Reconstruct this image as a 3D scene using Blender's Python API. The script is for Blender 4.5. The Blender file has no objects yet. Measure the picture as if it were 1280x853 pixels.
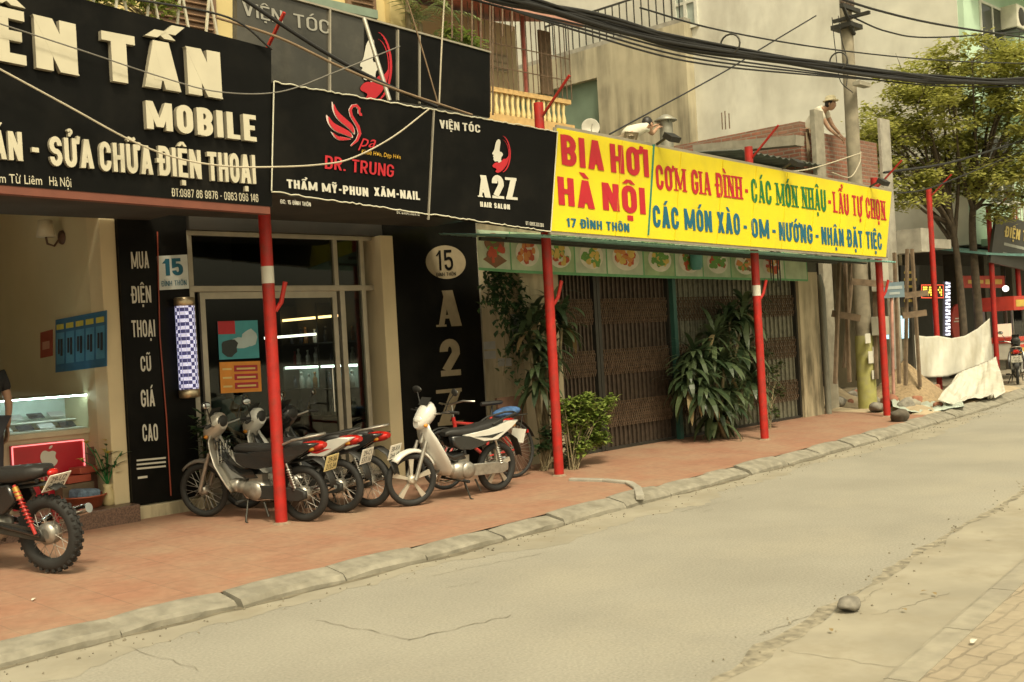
import bpy, bmesh, math, random, unicodedata
from math import sin, cos, pi, radians as rad
from mathutils import Vector as V, Matrix, Euler
random.seed(7)
SC = bpy.context.scene
COL = SC.collection
# ------------------------------------------------------------------ camera, sky, sun, exposure
FPX, CAMH = 1400.0, 1.6            # focal length in photo pixels, eye height
TH, ROLL = rad(44.17), math.atan(.056)
FW = V((cos(TH), sin(TH), 0)); RT0 = V((sin(TH), -cos(TH), 0)); UP0 = V((0, 0, 1))
RT = RT0*cos(ROLL) - UP0*sin(ROLL); UP = UP0*cos(ROLL) + RT0*sin(ROLL)
cam = bpy.data.cameras.new('camera'); camo = bpy.data.objects.new('camera', cam); COL.objects.link(camo)
cam.sensor_width = 36; cam.lens = FPX/1280*36; cam.clip_end = 600; cam.clip_start = .05
camo.matrix_world = Matrix(((RT.x, UP.x, -FW.x, 0), (RT.y, UP.y, -FW.y, 0), (RT.z, UP.z, -FW.z, CAMH), (0, 0, 0, 1)))
cam.dof.use_dof = True; cam.dof.focus_distance = 12.6; cam.dof.aperture_fstop = 4.0
SC.camera = camo
wd = bpy.data.worlds.new('World'); SC.world = wd; wd.use_nodes = True
nt = wd.node_tree; bg = nt.nodes['Background']
sky = nt.nodes.new('ShaderNodeTexSky'); sky.sky_type = 'NISHITA'; sky.sun_disc = False
SUN_EL, SUN_AZ = rad(55), rad(208)          # azimuth: where the sun stands, clockwise from +y
sky.sun_elevation = SUN_EL; sky.sun_rotation = SUN_AZ; sky.dust_density = 6; sky.air_density = 1.6
hs = nt.nodes.new('ShaderNodeHueSaturation'); hs.inputs['Saturation'].default_value = .22
mx = nt.nodes.new('ShaderNodeMix'); mx.data_type = 'RGBA'; mx.blend_type = 'MULTIPLY'; mx.inputs[0].default_value = 1
mx.inputs[7].default_value = (1, .91, .645, 1)   # hazy warm overcast
nt.links.new(sky.outputs[0], hs.inputs['Color']); nt.links.new(hs.outputs[0], mx.inputs[6]); nt.links.new(mx.outputs[2], bg.inputs[0])
bg.inputs[1].default_value = .125
sl = bpy.data.lights.new('sun', 'SUN'); sl.energy = 1.6; sl.angle = rad(10); sl.color = (1, .89, .65)
so = bpy.data.objects.new('sun', sl); COL.objects.link(so)
sd = V((sin(SUN_AZ)*cos(SUN_EL), cos(SUN_AZ)*cos(SUN_EL), sin(SUN_EL)))
so.rotation_euler = sd.to_track_quat('Z', 'Y').to_euler(); so.location = (0, 0, 30)
vs = SC.view_settings; vs.view_transform = 'Standard'; vs.look = 'None'; vs.gamma = 1; vs.use_curve_mapping = False
vs.exposure = 0.68
# ------------------------------------------------------------------ photo pixel -> place
def ray(px, py): return FW + RT*((px-640)/FPX) + UP*((426.5-py)/FPX)
def UY(px, py, y):            # on the plane y = const
    r = ray(px, py); t = y/r.y; return V((0, 0, CAMH)) + r*t
def UX(px, py, x):
    r = ray(px, py); t = x/r.x; return V((0, 0, CAMH)) + r*t
def UZ(px, py, z=0.):
    r = ray(px, py); t = (z-CAMH)/r.z; return V((0, 0, CAMH)) + r*t
def UD(px, py, d):            # at a depth
    return V((0, 0, CAMH)) + ray(px, py)*d
def pave(y): return .03*(y-8.7)
def UG(px, py):               # on the sloping pavement z = .03 (y - 8.7)
    r = ray(px, py); t = (-.03*8.7-CAMH)/(r.z-.03*r.y); return V((0, 0, CAMH)) + r*t
def proj(p):
    q = V(p)-V((0, 0, CAMH)); d = q.dot(FW); return 640+FPX*q.dot(RT)/d, 426.5-FPX*q.dot(UP)/d
# ------------------------------------------------------------------ materials
MT = {}
def mat(name, col, rough=.6, metal=0., var=.12, scale=6., bump=0., emit=None, estr=1., spec=None, coat=0., detail=5, dirt=None, dscale=1.2, damt=.5):
    if name in MT: return MT[name]
    m = bpy.data.materials.new(name); m.use_nodes = True; n = m.node_tree.nodes; l = m.node_tree.links
    b = n['Principled BSDF']; b.inputs['Roughness'].default_value = rough; b.inputs['Metallic'].default_value = metal
    if spec is not None: b.inputs['Specular IOR Level'].default_value = spec
    if coat: b.inputs['Coat Weight'].default_value = coat; b.inputs['Coat Roughness'].default_value = .08
    tc = n.new('ShaderNodeTexCoord'); no = n.new('ShaderNodeTexNoise'); no.inputs['Scale'].default_value = scale; no.inputs['Detail'].default_value = detail
    l.new(tc.outputs['Object'], no.inputs['Vector'])
    cr = n.new('ShaderNodeValToRGB'); cr.color_ramp.elements[0].position = .3; cr.color_ramp.elements[1].position = .7
    cr.color_ramp.elements[0].color = [c*(1-var) for c in col]+[1]; cr.color_ramp.elements[1].color = [min(1, c*(1+var)) for c in col]+[1]
    l.new(no.outputs['Fac'], cr.inputs[0]); out = cr.outputs[0]
    if dirt:
        n2 = n.new('ShaderNodeTexNoise'); n2.inputs['Scale'].default_value = dscale; n2.inputs['Detail'].default_value = 8; n2.inputs['Roughness'].default_value = .65
        l.new(tc.outputs['Object'], n2.inputs['Vector'])
        c2 = n.new('ShaderNodeValToRGB'); c2.color_ramp.elements[0].position = .48; c2.color_ramp.elements[1].position = .68
        c2.color_ramp.elements[0].color = (0, 0, 0, 1); c2.color_ramp.elements[1].color = (damt, damt, damt, 1)
        l.new(n2.outputs['Fac'], c2.inputs[0])
        mi = n.new('ShaderNodeMix'); mi.data_type = 'RGBA'; mi.inputs[7].default_value = list(dirt)+[1]
        l.new(c2.outputs[0], mi.inputs[0]); l.new(out, mi.inputs[6]); out = mi.outputs[2]
    l.new(out, b.inputs['Base Color'])
    if bump:
        bp = n.new('ShaderNodeBump'); bp.inputs['Strength'].default_value = bump; bp.inputs['Distance'].default_value = .02
        l.new(no.outputs['Fac'], bp.inputs['Height']); l.new(bp.outputs[0], b.inputs['Normal'])
    if emit: b.inputs['Emission Color'].default_value = list(emit)+[1]; b.inputs['Emission Strength'].default_value = estr
    MT[name] = m; return m
def mat_streaks(name, col, col2, sx=.35, rough=.85, amt=.75, zs=.12, th=(.45, .72)):     # rain-streaked plaster
    m = mat(name, col, rough, var=.10, scale=1.5, bump=.15); n = m.node_tree.nodes; l = m.node_tree.links; b = n['Principled BSDF']
    old = b.inputs['Base Color'].links[0].from_socket
    tc = n.new('ShaderNodeTexCoord'); mp = n.new('ShaderNodeMapping'); mp.inputs['Scale'].default_value = (1, 1, zs)
    no = n.new('ShaderNodeTexNoise'); no.inputs['Scale'].default_value = 1/sx; no.inputs['Detail'].default_value = 7; no.inputs['Roughness'].default_value = .6
    l.new(tc.outputs['Object'], mp.inputs[0]); l.new(mp.outputs[0], no.inputs['Vector'])
    cr = n.new('ShaderNodeValToRGB'); cr.color_ramp.elements[0].position = th[0]; cr.color_ramp.elements[1].position = th[1]
    cr.color_ramp.elements[0].color = (0, 0, 0, 1); cr.color_ramp.elements[1].color = (amt, amt, amt, 1); l.new(no.outputs['Fac'], cr.inputs[0])
    n3 = n.new('ShaderNodeTexNoise'); n3.inputs['Scale'].default_value = .45; n3.inputs['Detail'].default_value = 6; l.new(tc.outputs['Object'], n3.inputs['Vector'])
    c3 = n.new('ShaderNodeValToRGB'); c3.color_ramp.elements[0].position = .35; c3.color_ramp.elements[1].position = .65; l.new(n3.outputs['Fac'], c3.inputs[0])
    mm = n.new('ShaderNodeMath'); mm.operation = 'MULTIPLY'; l.new(cr.outputs[0], mm.inputs[0]); l.new(c3.outputs[0], mm.inputs[1])
    mi = n.new('ShaderNodeMix'); mi.data_type = 'RGBA'; mi.inputs[7].default_value = list(col2)+[1]
    l.new(mm.outputs[0], mi.inputs[0]); l.new(old, mi.inputs[6]); l.new(mi.outputs[2], b.inputs['Base Color']); return m
def mat_brick(name, c1, c2, mortar, sw, sh, plane='yz', rough=.85, off=.5, msize=.012, bump=.4, wear=None, dist=0.):
    m = bpy.data.materials.new(name); m.use_nodes = True; n = m.node_tree.nodes; l = m.node_tree.links; b = n['Principled BSDF']
    b.inputs['Roughness'].default_value = rough
    tc = n.new('ShaderNodeTexCoord'); sp = n.new('ShaderNodeSeparateXYZ'); cb = n.new('ShaderNodeCombineXYZ')
    l.new(tc.outputs['Object'], sp.inputs[0])
    l.new(sp.outputs['xyz'.index(plane[0])], cb.inputs[0]); l.new(sp.outputs['xyz'.index(plane[1])], cb.inputs[1])
    vec = cb.outputs[0]
    if dist:
        nd = n.new('ShaderNodeTexNoise'); nd.inputs['Scale'].default_value = 5; l.new(vec, nd.inputs['Vector'])
        mv = n.new('ShaderNodeVectorMath'); mv.operation = 'MULTIPLY_ADD'; mv.inputs[1].default_value = (dist, dist, 0)
        l.new(nd.outputs['Color'], mv.inputs[0]); l.new(vec, mv.inputs[2]); vec = mv.outputs[0]
    br = n.new('ShaderNodeTexBrick'); br.inputs['Scale'].default_value = 1; br.inputs['Brick Width'].default_value = sw; br.inputs['Row Height'].default_value = sh
    br.inputs['Mortar Size'].default_value = msize; br.offset = off; br.inputs['Mortar Smooth'].default_value = .3
    br.inputs['Color1'].default_value = list(c1)+[1]; br.inputs['Color2'].default_value = list(c2)+[1]; br.inputs['Mortar'].default_value = list(mortar)+[1]
    l.new(vec, br.inputs['Vector']); out = br.outputs['Color']
    no = n.new('ShaderNodeTexNoise'); no.inputs['Scale'].default_value = 1.1; no.inputs['Detail'].default_value = 9; no.inputs['Roughness'].default_value = .65; l.new(tc.outputs['Object'], no.inputs['Vector'])
    if wear:
        cr = n.new('ShaderNodeValToRGB'); cr.color_ramp.elements[0].position = .40; cr.color_ramp.elements[1].position = .68
        cr.color_ramp.elements[0].color = (.15, .15, .15, 1); cr.color_ramp.elements[1].color = (.85, .85, .85, 1); l.new(no.outputs['Fac'], cr.inputs[0])
        mi = n.new('ShaderNodeMix'); mi.data_type = 'RGBA'; mi.inputs[7].default_value = list(wear)+[1]; l.new(cr.outputs[0], mi.inputs[0]); l.new(out, mi.inputs[6]); out = mi.outputs[2]
    n4 = n.new('ShaderNodeTexNoise'); n4.inputs['Scale'].default_value = 14; n4.inputs['Detail'].default_value = 6; l.new(tc.outputs['Object'], n4.inputs['Vector'])
    hv = n.new('ShaderNodeHueSaturation'); mr = n.new('ShaderNodeMapRange'); mr.inputs[3].default_value = .75; mr.inputs[4].default_value = 1.25
    l.new(n4.outputs['Fac'], mr.inputs[0]); l.new(mr.outputs[0], hv.inputs['Value']); l.new(out, hv.inputs['Color']); l.new(hv.outputs[0], b.inputs['Base Color'])
    bp = n.new('ShaderNodeBump'); bp.inputs['Strength'].default_value = bump; bp.inputs['Distance'].default_value = .008; bp.invert = True
    l.new(br.outputs['Fac'], bp.inputs['Height']); l.new(bp.outputs[0], b.inputs['Normal']); MT[name] = m; return m
def mat_glass(name, tint=(.8, .85, .8), fac=.12):
    m = bpy.data.materials.new(name); m.use_nodes = True; n = m.node_tree.nodes; l = m.node_tree.links
    tr = n.new('ShaderNodeBsdfTransparent'); tr.inputs[0].default_value = list(tint)+[1]; gl = n.new('ShaderNodeBsdfGlossy'); gl.inputs['Roughness'].default_value = .03
    fr = n.new('ShaderNodeFresnel'); fr.inputs[0].default_value = 1.45; ad = n.new('ShaderNodeMath'); ad.operation = 'MULTIPLY_ADD'; ad.inputs[1].default_value = 1; ad.inputs[2].default_value = fac*.3
    l.new(fr.outputs[0], ad.inputs[0]); ms = n.new('ShaderNodeMixShader'); l.new(ad.outputs[0], ms.inputs[0]); l.new(tr.outputs[0], ms.inputs[1]); l.new(gl.outputs[0], ms.inputs[2])
    l.new(ms.outputs[0], n['Material Output'].inputs[0]); MT[name] = m; return m
def mat_leaf(name, c1, c2, rough=.45, scale=3.):
    m = bpy.data.materials.new(name); m.use_nodes = True; n = m.node_tree.nodes; l = m.node_tree.links; b = n['Principled BSDF']
    b.inputs['Roughness'].default_value = rough
    ge = n.new('ShaderNodeNewGeometry'); cr = n.new('ShaderNodeValToRGB'); cr.color_ramp.elements[0].color = list(c1)+[1]; cr.color_ramp.elements[1].color = list(c2)+[1]
    l.new(ge.outputs['Random Per Island'], cr.inputs[0]); l.new(cr.outputs[0], b.inputs['Base Color'])
    t = n.new('ShaderNodeBsdfTranslucent'); l.new(cr.outputs[0], t.inputs[0]); ms = n.new('ShaderNodeMixShader'); ms.inputs[0].default_value = .35
    l.new(b.outputs[0], ms.inputs[1]); l.new(t.outputs[0], ms.inputs[2]); l.new(ms.outputs[0], n['Material Output'].inputs[0]); MT[name] = m; return m
# ------------------------------------------------------------------ mesh builder
def frame_of(d):
    d = d.normalized(); a = V((0, 0, 1)) if abs(d.z) < .9 else V((1, 0, 0)); u = d.cross(a).normalized(); return u, u.cross(d).normalized()
class MB:
    def __init__(s): s.v = []; s.f = []; s.mi = []; s.sm = []; s.m = 0
    def add(s, vs_, fs, smooth=False):
        o = len(s.v); s.v += [V(p) for p in vs_]
        for f in fs: s.f.append([i+o for i in f]); s.mi.append(s.m); s.sm.append(smooth)
        return s
    def box(s, c, d, rot=None, taper=1.):
        x, y, z = d[0]/2, d[1]/2, d[2]/2; t = taper
        p = [V(q) for q in ((-x, -y, -z), (x, -y, -z), (x, y, -z), (-x, y, -z), (-x*t, -y*t, z), (x*t, -y*t, z), (x*t, y*t, z), (-x*t, y*t, z))]
        if rot is not None:
            R = Euler(rot).to_matrix() if not isinstance(rot, Matrix) else rot; p = [R @ q for q in p]
        return s.add([q+V(c) for q in p], [(0, 3, 2, 1), (4, 5, 6, 7), (0, 1, 5, 4), (1, 2, 6, 5), (2, 3, 7, 6), (3, 0, 4, 7)])
    def bb(s, x0, x1, y0, y1, z0, z1): return s.box(((x0+x1)/2, (y0+y1)/2, (z0+z1)/2), (abs(x1-x0), abs(y1-y0), abs(z1-z0)))
    def beam(s, a, b, w, h=None):
        a, b = V(a), V(b); h = h or w; u, n = frame_of(b-a); u = u*(w/2); n = n*(h/2)
        p = [a-u-n, a+u-n, a+u+n, a-u+n, b-u-n, b+u-n, b+u+n, b-u+n]
        return s.add(p, [(0, 3, 2, 1), (4, 5, 6, 7), (0, 1, 5, 4), (1, 2, 6, 5), (2, 3, 7, 6), (3, 0, 4, 7)])
    def loft(s, rings, closed=True, caps=True, smooth=True):
        n = len(rings[0]); vs_ = [p for r in rings for p in r]; fs = []
        for i in range(len(rings)-1):
            for j in range(n if closed else n-1): k = (j+1) % n; fs.append((i*n+j, i*n+k, (i+1)*n+k, (i+1)*n+j))
        s.add(vs_, fs, smooth)
        if caps and closed: s.add(list(rings[0]), [tuple(range(n))[::-1]]); s.add(list(rings[-1]), [tuple(range(n))])
        return s
    def tube(s, pts, r, n=8, caps=True):
        pts = [V(p) for p in pts]; rs = r if isinstance(r, (list, tuple)) else [r]*len(pts); rings = []; u0 = None
        for i, p in enumerate(pts):
            d = (pts[min(i+1, len(pts)-1)]-pts[max(i-1, 0)])
            if d.length < 1e-9: d = V((0, 0, 1))
            d.normalize()
            if u0 is None: u, w = frame_of(d)
            else:
                u = u0-d*u0.dot(d); u.normalize(); w = u.cross(d)
            u0 = u; rings.append([p+(u*cos(2*pi*k/n)+w*sin(2*pi*k/n))*rs[i] for k in range(n)])
        return s.loft(rings, caps=caps)
    def lathe(s, c, prof, axis=(0, 0, 1), n=16, caps=True):
        ax = V(axis).normalized(); u, w = frame_of(ax)
        return s.loft([[V(c)+ax*z+(u*cos(2*pi*k/n)+w*sin(2*pi*k/n))*r for k in range(n)] for r, z in prof], caps=caps)
    def ell(s, c, r, n=10, m=7, rot=None):
        R = Euler(rot).to_matrix() if rot else Matrix.Identity(3)
        rings = [[V(c)+R @ V((r[0]*sin(a)*cos(2*pi*k/n), r[1]*sin(a)*sin(2*pi*k/n), r[2]*cos(a))) for k in range(n)] for a in [pi*(i+.02)/(m+.04) for i in range(m+1)]]
        return s.loft(rings)
    def torus(s, c, axis, R, r, n=28, m=8, rz=None):
        ax = V(axis).normalized(); u, w = frame_of(ax); rz = rz or r; rings = []
        for i in range(n+1):
            a = 2*pi*i/n; d = u*cos(a)+w*sin(a)
            rings.append([V(c)+d*(R+r*cos(2*pi*k/m))+ax*(rz*sin(2*pi*k/m)) for k in range(m)])
        return s.loft(rings, caps=False)
    def prism(s, pts, ext):             # flat polygon pts extruded by the vector ext
        pts = [V(p) for p in pts]; e = V(ext); n = len(pts)
        s.add(pts+[p+e for p in pts], [tuple(range(n)), tuple(range(2*n-1, n-1, -1))]+[(i, i+n, (i+1) % n+n, (i+1) % n) for i in range(n)]); return s
    def quad(s, a, b, c, d): return s.add([a, b, c, d], [(0, 1, 2, 3)])
    def leaf(s, p, d, L, w, droop=.5, seg=4, fold=0.):
        d = V(d).normalized(); side = d.cross(V((0, 0, 1)));
        if side.length < .01: side = V((1, 0, 0))
        side.normalize(); a = []; q = V(p)
        for i in range(seg+1):
            t = i/seg; ww = w*math.sin(pi*min(1, .12+.88*t))**.8*.5 if t < 1 else .0005
            up = side.cross(d); a += [q-side*ww+up*fold*ww, q+side*ww+up*fold*ww]
            q = q+d*(L/seg); d = (d+V((0, 0, -droop/seg))).normalized()
        return s.add(a, [(2*i, 2*i+1, 2*i+3, 2*i+2) for i in range(seg)], False)
    def build(s, name, mats, parent=None, local=False, loc=None, bevel=0, solid=0):
        me = bpy.data.meshes.new(name); mats = mats if isinstance(mats, (list, tuple)) else [mats]
        if parent is not None: o0 = V((0, 0, 0)) if local else ORG[parent]
        elif loc is not None: o0 = V((0, 0, 0)) if local else V(loc)
        else:
            xs = [p.x for p in s.v]; ys = [p.y for p in s.v]; o0 = V(((min(xs)+max(xs))/2, (min(ys)+max(ys))/2, min(p.z for p in s.v)))
        me.from_pydata([tuple(p-o0) for p in s.v], [], s.f)
        for m in mats: me.materials.append(m)
        me.polygons.foreach_set('material_index', s.mi); me.polygons.foreach_set('use_smooth', s.sm); me.update()
        ob = bpy.data.objects.new(name, me); COL.objects.link(ob)
        if parent is not None: ob.parent = parent; ORG[ob] = ORG[parent]
        else: ob.location = V(loc) if loc is not None else o0; ORG[ob] = o0
        if solid: md = ob.modifiers.new('thick', 'SOLIDIFY'); md.thickness = solid; md.offset = 0
        if bevel: md = ob.modifiers.new('edge', 'BEVEL'); md.width = bevel; md.segments = 2; md.limit_method = 'ANGLE'; md.angle_limit = rad(50)
        return ob
ORG = {}
def tag(o, label=None, cat=None, group=None, kind=None):
    if label: o['label'] = label
    if cat: o['category'] = cat
    if group: o['group'] = group
    if kind: o['kind'] = kind
    return o
def thing(name, loc, label, cat, group=None, rz=0., kind=None):
    o = bpy.data.objects.new(name, None); COL.objects.link(o); o.location = V(loc); o.rotation_euler = (0, 0, rz); o.empty_display_size = .1
    ORG[o] = V(loc); return tag(o, label, cat, group, kind)
def dup(o, parent=None):
    c = o.copy(); COL.objects.link(c); ORG[c] = ORG.get(o, V((0, 0, 0)))
    if parent is not None: c.parent = parent; c.matrix_parent_inverse = o.matrix_parent_inverse
    for ch in list(o.children): dup(ch, c)
    return c
# ------------------------------------------------------------------ lettering
def arc(cx, cy, rx, ry, a0, a1, n=5): return [(cx+rx*cos(rad(a0+(a1-a0)*i/n)), cy+ry*sin(rad(a0+(a1-a0)*i/n))) for i in range(n+1)]
def glyph(ch, s, t):
    W = {'I': s, 'M': .70+s*.5, 'W': .9, '-': .32, '.': s, ':': s, ' ': .22, '1': .30, 'T': .5, 'L': .44, 'E': .44, 'X': .54, 'A': .56, 'V': .54, 'N': .50+s*.3}.get(ch, .52)
    a, b = s/2, t/2; L, R, B, T = a, W-a, b, 1-b; rx = min((R-L)/2, .22); ry = (T-.5)/2; E = []
    TRc = arc(R-rx, T-ry, rx, ry, 90, 0); BRc = arc(R-rx, B+ry, rx, ry, 0, -90); BLc = arc(L+rx, B+ry, rx, ry, 270, 180); TLc = arc(L+rx, T-ry, rx, ry, 180, 90)
    TR, TL, BL, BR = TRc[::-1], TLc[::-1], BLc[::-1], BRc[::-1]
    l = lambda *p, k=1: E.append(('l', list(p), s if k else t)); d = lambda x0, y0, x1, y1, k=1.: E.append(('d', x0, y0, x1, y1, s*k))
    h = lambda x0, x1, y: E.append(('h', x0, x1, y))
    st = lambda x: l((x, 0), (x, 1))
    if ch == 'I': st(L)
    elif ch == 'H': st(L); st(R); h(L, R, .5)
    elif ch == 'N': st(L); st(R); d(L, 1, R, 0, 1.05)
    elif ch == 'M': st(L); st(R); d(L, 1, W/2, .1, .95); d(R, 1, W/2, .1, .95)
    elif ch == 'A': d(L, 0, W/2, 1); d(R, 0, W/2, 1); h(W*.25, W*.75, .27)
    elif ch == 'V': d(L, 1, W/2, 0); d(R, 1, W/2, 0)
    elif ch == 'Y': d(L, 1, W/2, .42); d(R, 1, W/2, .42); l((W/2, 0), (W/2, .48))
    elif ch == 'X': d(L, 0, R, 1); d(L, 1, R, 0)
    elif ch == 'Z': h(0, W, T); h(0, W, B); d(L+.02, t*.5, R-.02, 1-t*.5)
    elif ch == 'T': h(0, W, T); st(W/2)
    elif ch == 'E': st(L); h(L, W, T); h(L, W, B); h(L, W*.9, .51)
    elif ch == 'L': st(L); h(L, W, B)
    elif ch in 'DĐ':
        E.append(('c', [(L, B), (L, T)]+TRc+BRc, s))
        if ch == 'Đ': h(-.10, W*.52, .5)
    elif ch == 'O' or ch == '0': E.append(('c', TR+TL+BL+BR, s))
    elif ch == 'Q': E.append(('c', TR+TL+BL+BR, s))
    elif ch == 'C': l(*([(R, .64)]+TR+TL+BL+BR+[(R, .36)]))
    elif ch == 'G': l(*([(R, .68)]+TR+TL+BL+BR+[(R, .48)])); h(W*.52, W, .46)
    elif ch == 'U': l(*([(L, 1)]+BLc[::-1]+BR+[(R, 1)]))
    elif ch == 'S': l(*([(R, .70)]+TR+TL+arc(L+rx, .5+ry, rx, ry, 180, 270)+arc(R-rx, .5-ry, rx, ry, 90, 0)+BRc+BLc+[(L, .30)]))
    elif ch in 'PRB':
        y = .45 if ch != 'B' else .5; r2 = (T-y)/2; l((L, 0), (L, 1))
        E.append(('l', [(L, T)]+arc(R-rx, T-r2, rx, r2, 90, 0)+arc(R-rx, y+r2, rx, r2, 0, -90)+[(L, y)], s))
        if ch == 'R': d(R, 0, W*.45, .47)
        if ch == 'B': r2 = (y-B)/2; E.append(('l', [(L, y)]+arc(R-rx, y-r2, rx, r2, 90, 0)+arc(R-rx, B+r2, rx, r2, 0, -90)+[(L, B)], s))
    elif ch == '1': st(W-a); d(W*.12, .72, W-a, .97, .8)
    elif ch == '2': l(*([(L, .68)]+TLc+TRc+[(R, .62), (L+.03, t)])); h(0, W, B)
    elif ch == '3': l(*([(L, .75)]+TLc+TRc+arc(R-rx, .5+ry, rx, ry, 0, -90)+[(W*.45, .5)])); l(*([(W*.45, .5)]+arc(R-rx, .5-ry, rx, ry, 90, 0)+BRc+BLc+[(L, .25)]))
    elif ch == '4': st(W*.72); h(0, W, .28); d(L, .28, W*.72-a*.3, 1, .9)
    elif ch == '6': l(*([(R, .72)]+TR+TL+BL+BR+arc(R-rx, .60-ry, rx, ry, 0, 90)+[(L, .60)]))
    elif ch == '9': l(*([(L, .28)]+BLc[::-1]+BR+TR+TL+arc(L+rx, .40+ry, rx, ry, 180, 270)+[(R, .40)]))
    elif ch == '8': r2 = (T-.5)/2; E.append(('c', arc(R-rx, T-r2, rx*.9, r2, 0, 90)+arc(L+rx, T-r2, rx*.9, r2, 90, 180)+arc(L+rx, .5+r2, rx*.9, r2, 180, 270)+arc(R-rx, .5+r2, rx*.9, r2, 270, 360), s)); E.append(('c', arc(R-rx, .5-ry, rx, ry, 0, 90)+arc(L+rx, .5-ry, rx, ry, 90, 180)+BL+BR, s))
    elif ch == '5': l((R, T), (L, T), (L, .55), (R-rx, .60), *(arc(R-rx, .60-ry, rx, ry, 80, 0)+BRc+BLc+[(L, .27)]))
    elif ch == '7': h(0, W, T); d(W*.32, 0, R, 1-t*.5)
    elif ch == '-': h(.04, W-.04, .44)
    elif ch == '.': E.append(('h', 0, s, b))
    elif ch == ':': E.append(('h', 0, s, b)); E.append(('h', 0, s, .6))
    return W, E
def marks(cs, W, s):
    E = []; c = W/2; k = s*.75; y = 1.07; base = 0
    if '\u0302' in cs: E += [('d', c-.15, y, c, y+.16, k), ('d', c+.15, y, c, y+.16, k)]; base = 1
    if '\u0306' in cs: E += [('l', arc(c, y+.15, .14, .11, 190, 350), k*.8)]; base = 1
    ox, oy = (.20, .12) if base else (0, 0)
    for m in cs:
        if m == '\u0301': E.append(('d', c-.06+ox, y+oy, c+.10+ox, y+.20+oy, k*1.1))
        if m == '\u0300': E.append(('d', c+.06+ox, y+oy, c-.10+ox, y+.20+oy, k*1.1))
        if m == '\u0309': E.append(('l', [(c-.02+ox, y+oy-.02), (c-.02+ox, y+.06+oy)]+arc(c+ox, y+.14+oy, .08, .07, -60, 170), k*.7))
        if m == '\u0303': E.append(('l', [(c-.18, y+.04), (c-.09, y+.13), (c+.08, y+.06), (c+.18, y+.15)], k*.8))
        if m == '\u0323': E.append(('q', c-s*.5, -.10-s*.95, c+s*.5, -.10))
        if m == '\u031b': E.append(('l', [(W-s*.6, .86), (W+.07, .88), (W+.11, 1.08)], k))
    return E
def ribbon(pts, w, closed=False):
    P = [V((p[0], p[1])) for p in pts]; q = [P[0]]
    for p in P[1:]:
        if (p-q[-1]).length > 1e-5: q.append(p)
    if closed and (q[0]-q[-1]).length < 1e-5: q.pop()
    P = q; n = len(P); Lf = []; Rt = []
    for i in range(n):
        a = P[i]-P[i-1] if (i or closed) else P[1]-P[0]; b = P[(i+1) % n]-P[i] if (i < n-1 or closed) else a
        if not i and not closed: a = b
        na = V((-a.y, a.x)).normalized(); nb = V((-b.y, b.x)).normalized(); m = (na+nb)
        if m.length < .2: m = na
        m = m.normalized(); k = min(1/max(.35, m.dot(na)), 2.2); Lf.append(P[i]+m*(w/2*k)); Rt.append(P[i]-m*(w/2*k))
    return [[Rt[i], Rt[(i+1) % n], Lf[(i+1) % n], Lf[i]] for i in range(n if closed else n-1)]
def layout(text, s=.17, t=None, gap=.10, serif=0., slant=0.):
    t = t or s*.85; out = []; x = 0; idx = 0
    for ch in text:
        if ch == 'Đ': base, cs = 'Đ', ''
        else: q = unicodedata.normalize('NFD', ch); base, cs = q[0], q[1:]
        W, E = glyph(base, s, t)
        if serif and base in 'AVMNU':         # thin and thick strokes
            ds_ = [i for i, e in enumerate(E) if e[0] == 'd']; ls_ = [i for i, e in enumerate(E) if e[0] == 'l']; thin = {'A': ds_[:1], 'V': ds_[1:], 'M': ls_[:1]+ds_[1:], 'N': ls_, 'U': []}[base]
            for i in thin: e = E[i]; E[i] = e[:-1]+(e[-1]*.5,)
        E = E+marks(cs, W, s)
        if serif and base not in '-.: ':
            for e in list(E):
                if e[0] == 'l' and len(e[1]) == 2 and e[1][0][0] == e[1][1][0]:
                    for p in e[1]:
                        if p[1] in (0, 1): yy = serif*.5 if p[1] == 0 else 1-serif*.5; E.append(('S', p[0]-s*.95, p[0]+s*.95, yy))
                if e[0] == 'd':
                    for px_, py_ in ((e[1], e[2]), (e[3], e[4])):
                        if py_ in (0, 1) and not (base in 'ANMV' and ((base == 'A' and py_ == 1) or (base == 'V' and py_ == 0) or base == 'M')): yy = serif*.5 if py_ == 0 else 1-serif*.5; hw_ = min(s*.9, W*.2); E.append(('S', px_-hw_, px_+hw_, yy))
        for e in E:
            if e[0] == 'l': ps = ribbon(e[1], e[2])
            elif e[0] == 'c': ps = ribbon(e[1], e[2], True)
            elif e[0] == 'd': _, x0, y0, x1, y1, w = e; w *= 1.08; ps = [[V((x0-w/2, y0)), V((x0+w/2, y0)), V((x1+w/2, y1)), V((x1-w/2, y1))]]
            elif e[0] == 'h': _, x0, x1, y = e; ps = [[V((x0, y-t/2)), V((x1, y-t/2)), V((x1, y+t/2)), V((x0, y+t/2))]]
            elif e[0] == 'S': _, x0, x1, y = e; ps = [[V((x0, y-serif/2)), V((x1, y-serif/2)), V((x1, y+serif/2)), V((x0, y+serif/2))]]
            else: _, x0, y0, x1, y1 = e; ps = [[V((x0, y0)), V((x1, y0)), V((x1, y1)), V((x0, y1))]]
            idx += 1
            for p in ps: out.append((idx, [V((c.x+x+slant*c.y, c.y)) for c in p]))
        x += W+gap+(.06 if '\u031b' in cs else 0)
    return out, x-gap
def bil(Q, u, v): return (Q[0]*(1-u)+Q[1]*u)*(1-v)+(Q[3]*(1-u)+Q[2]*u)*v
class Words:                       # lettering where every word becomes a part of its own
    def __init__(s): s.l = []
    def new(s): s.l.append(MB()); return s.l[-1]
    def quad(s, *a): s.new().quad(*a); return s
    def build(s, *a, **k): return [m.build(*a, **k) for m in s.l][-1]
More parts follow.
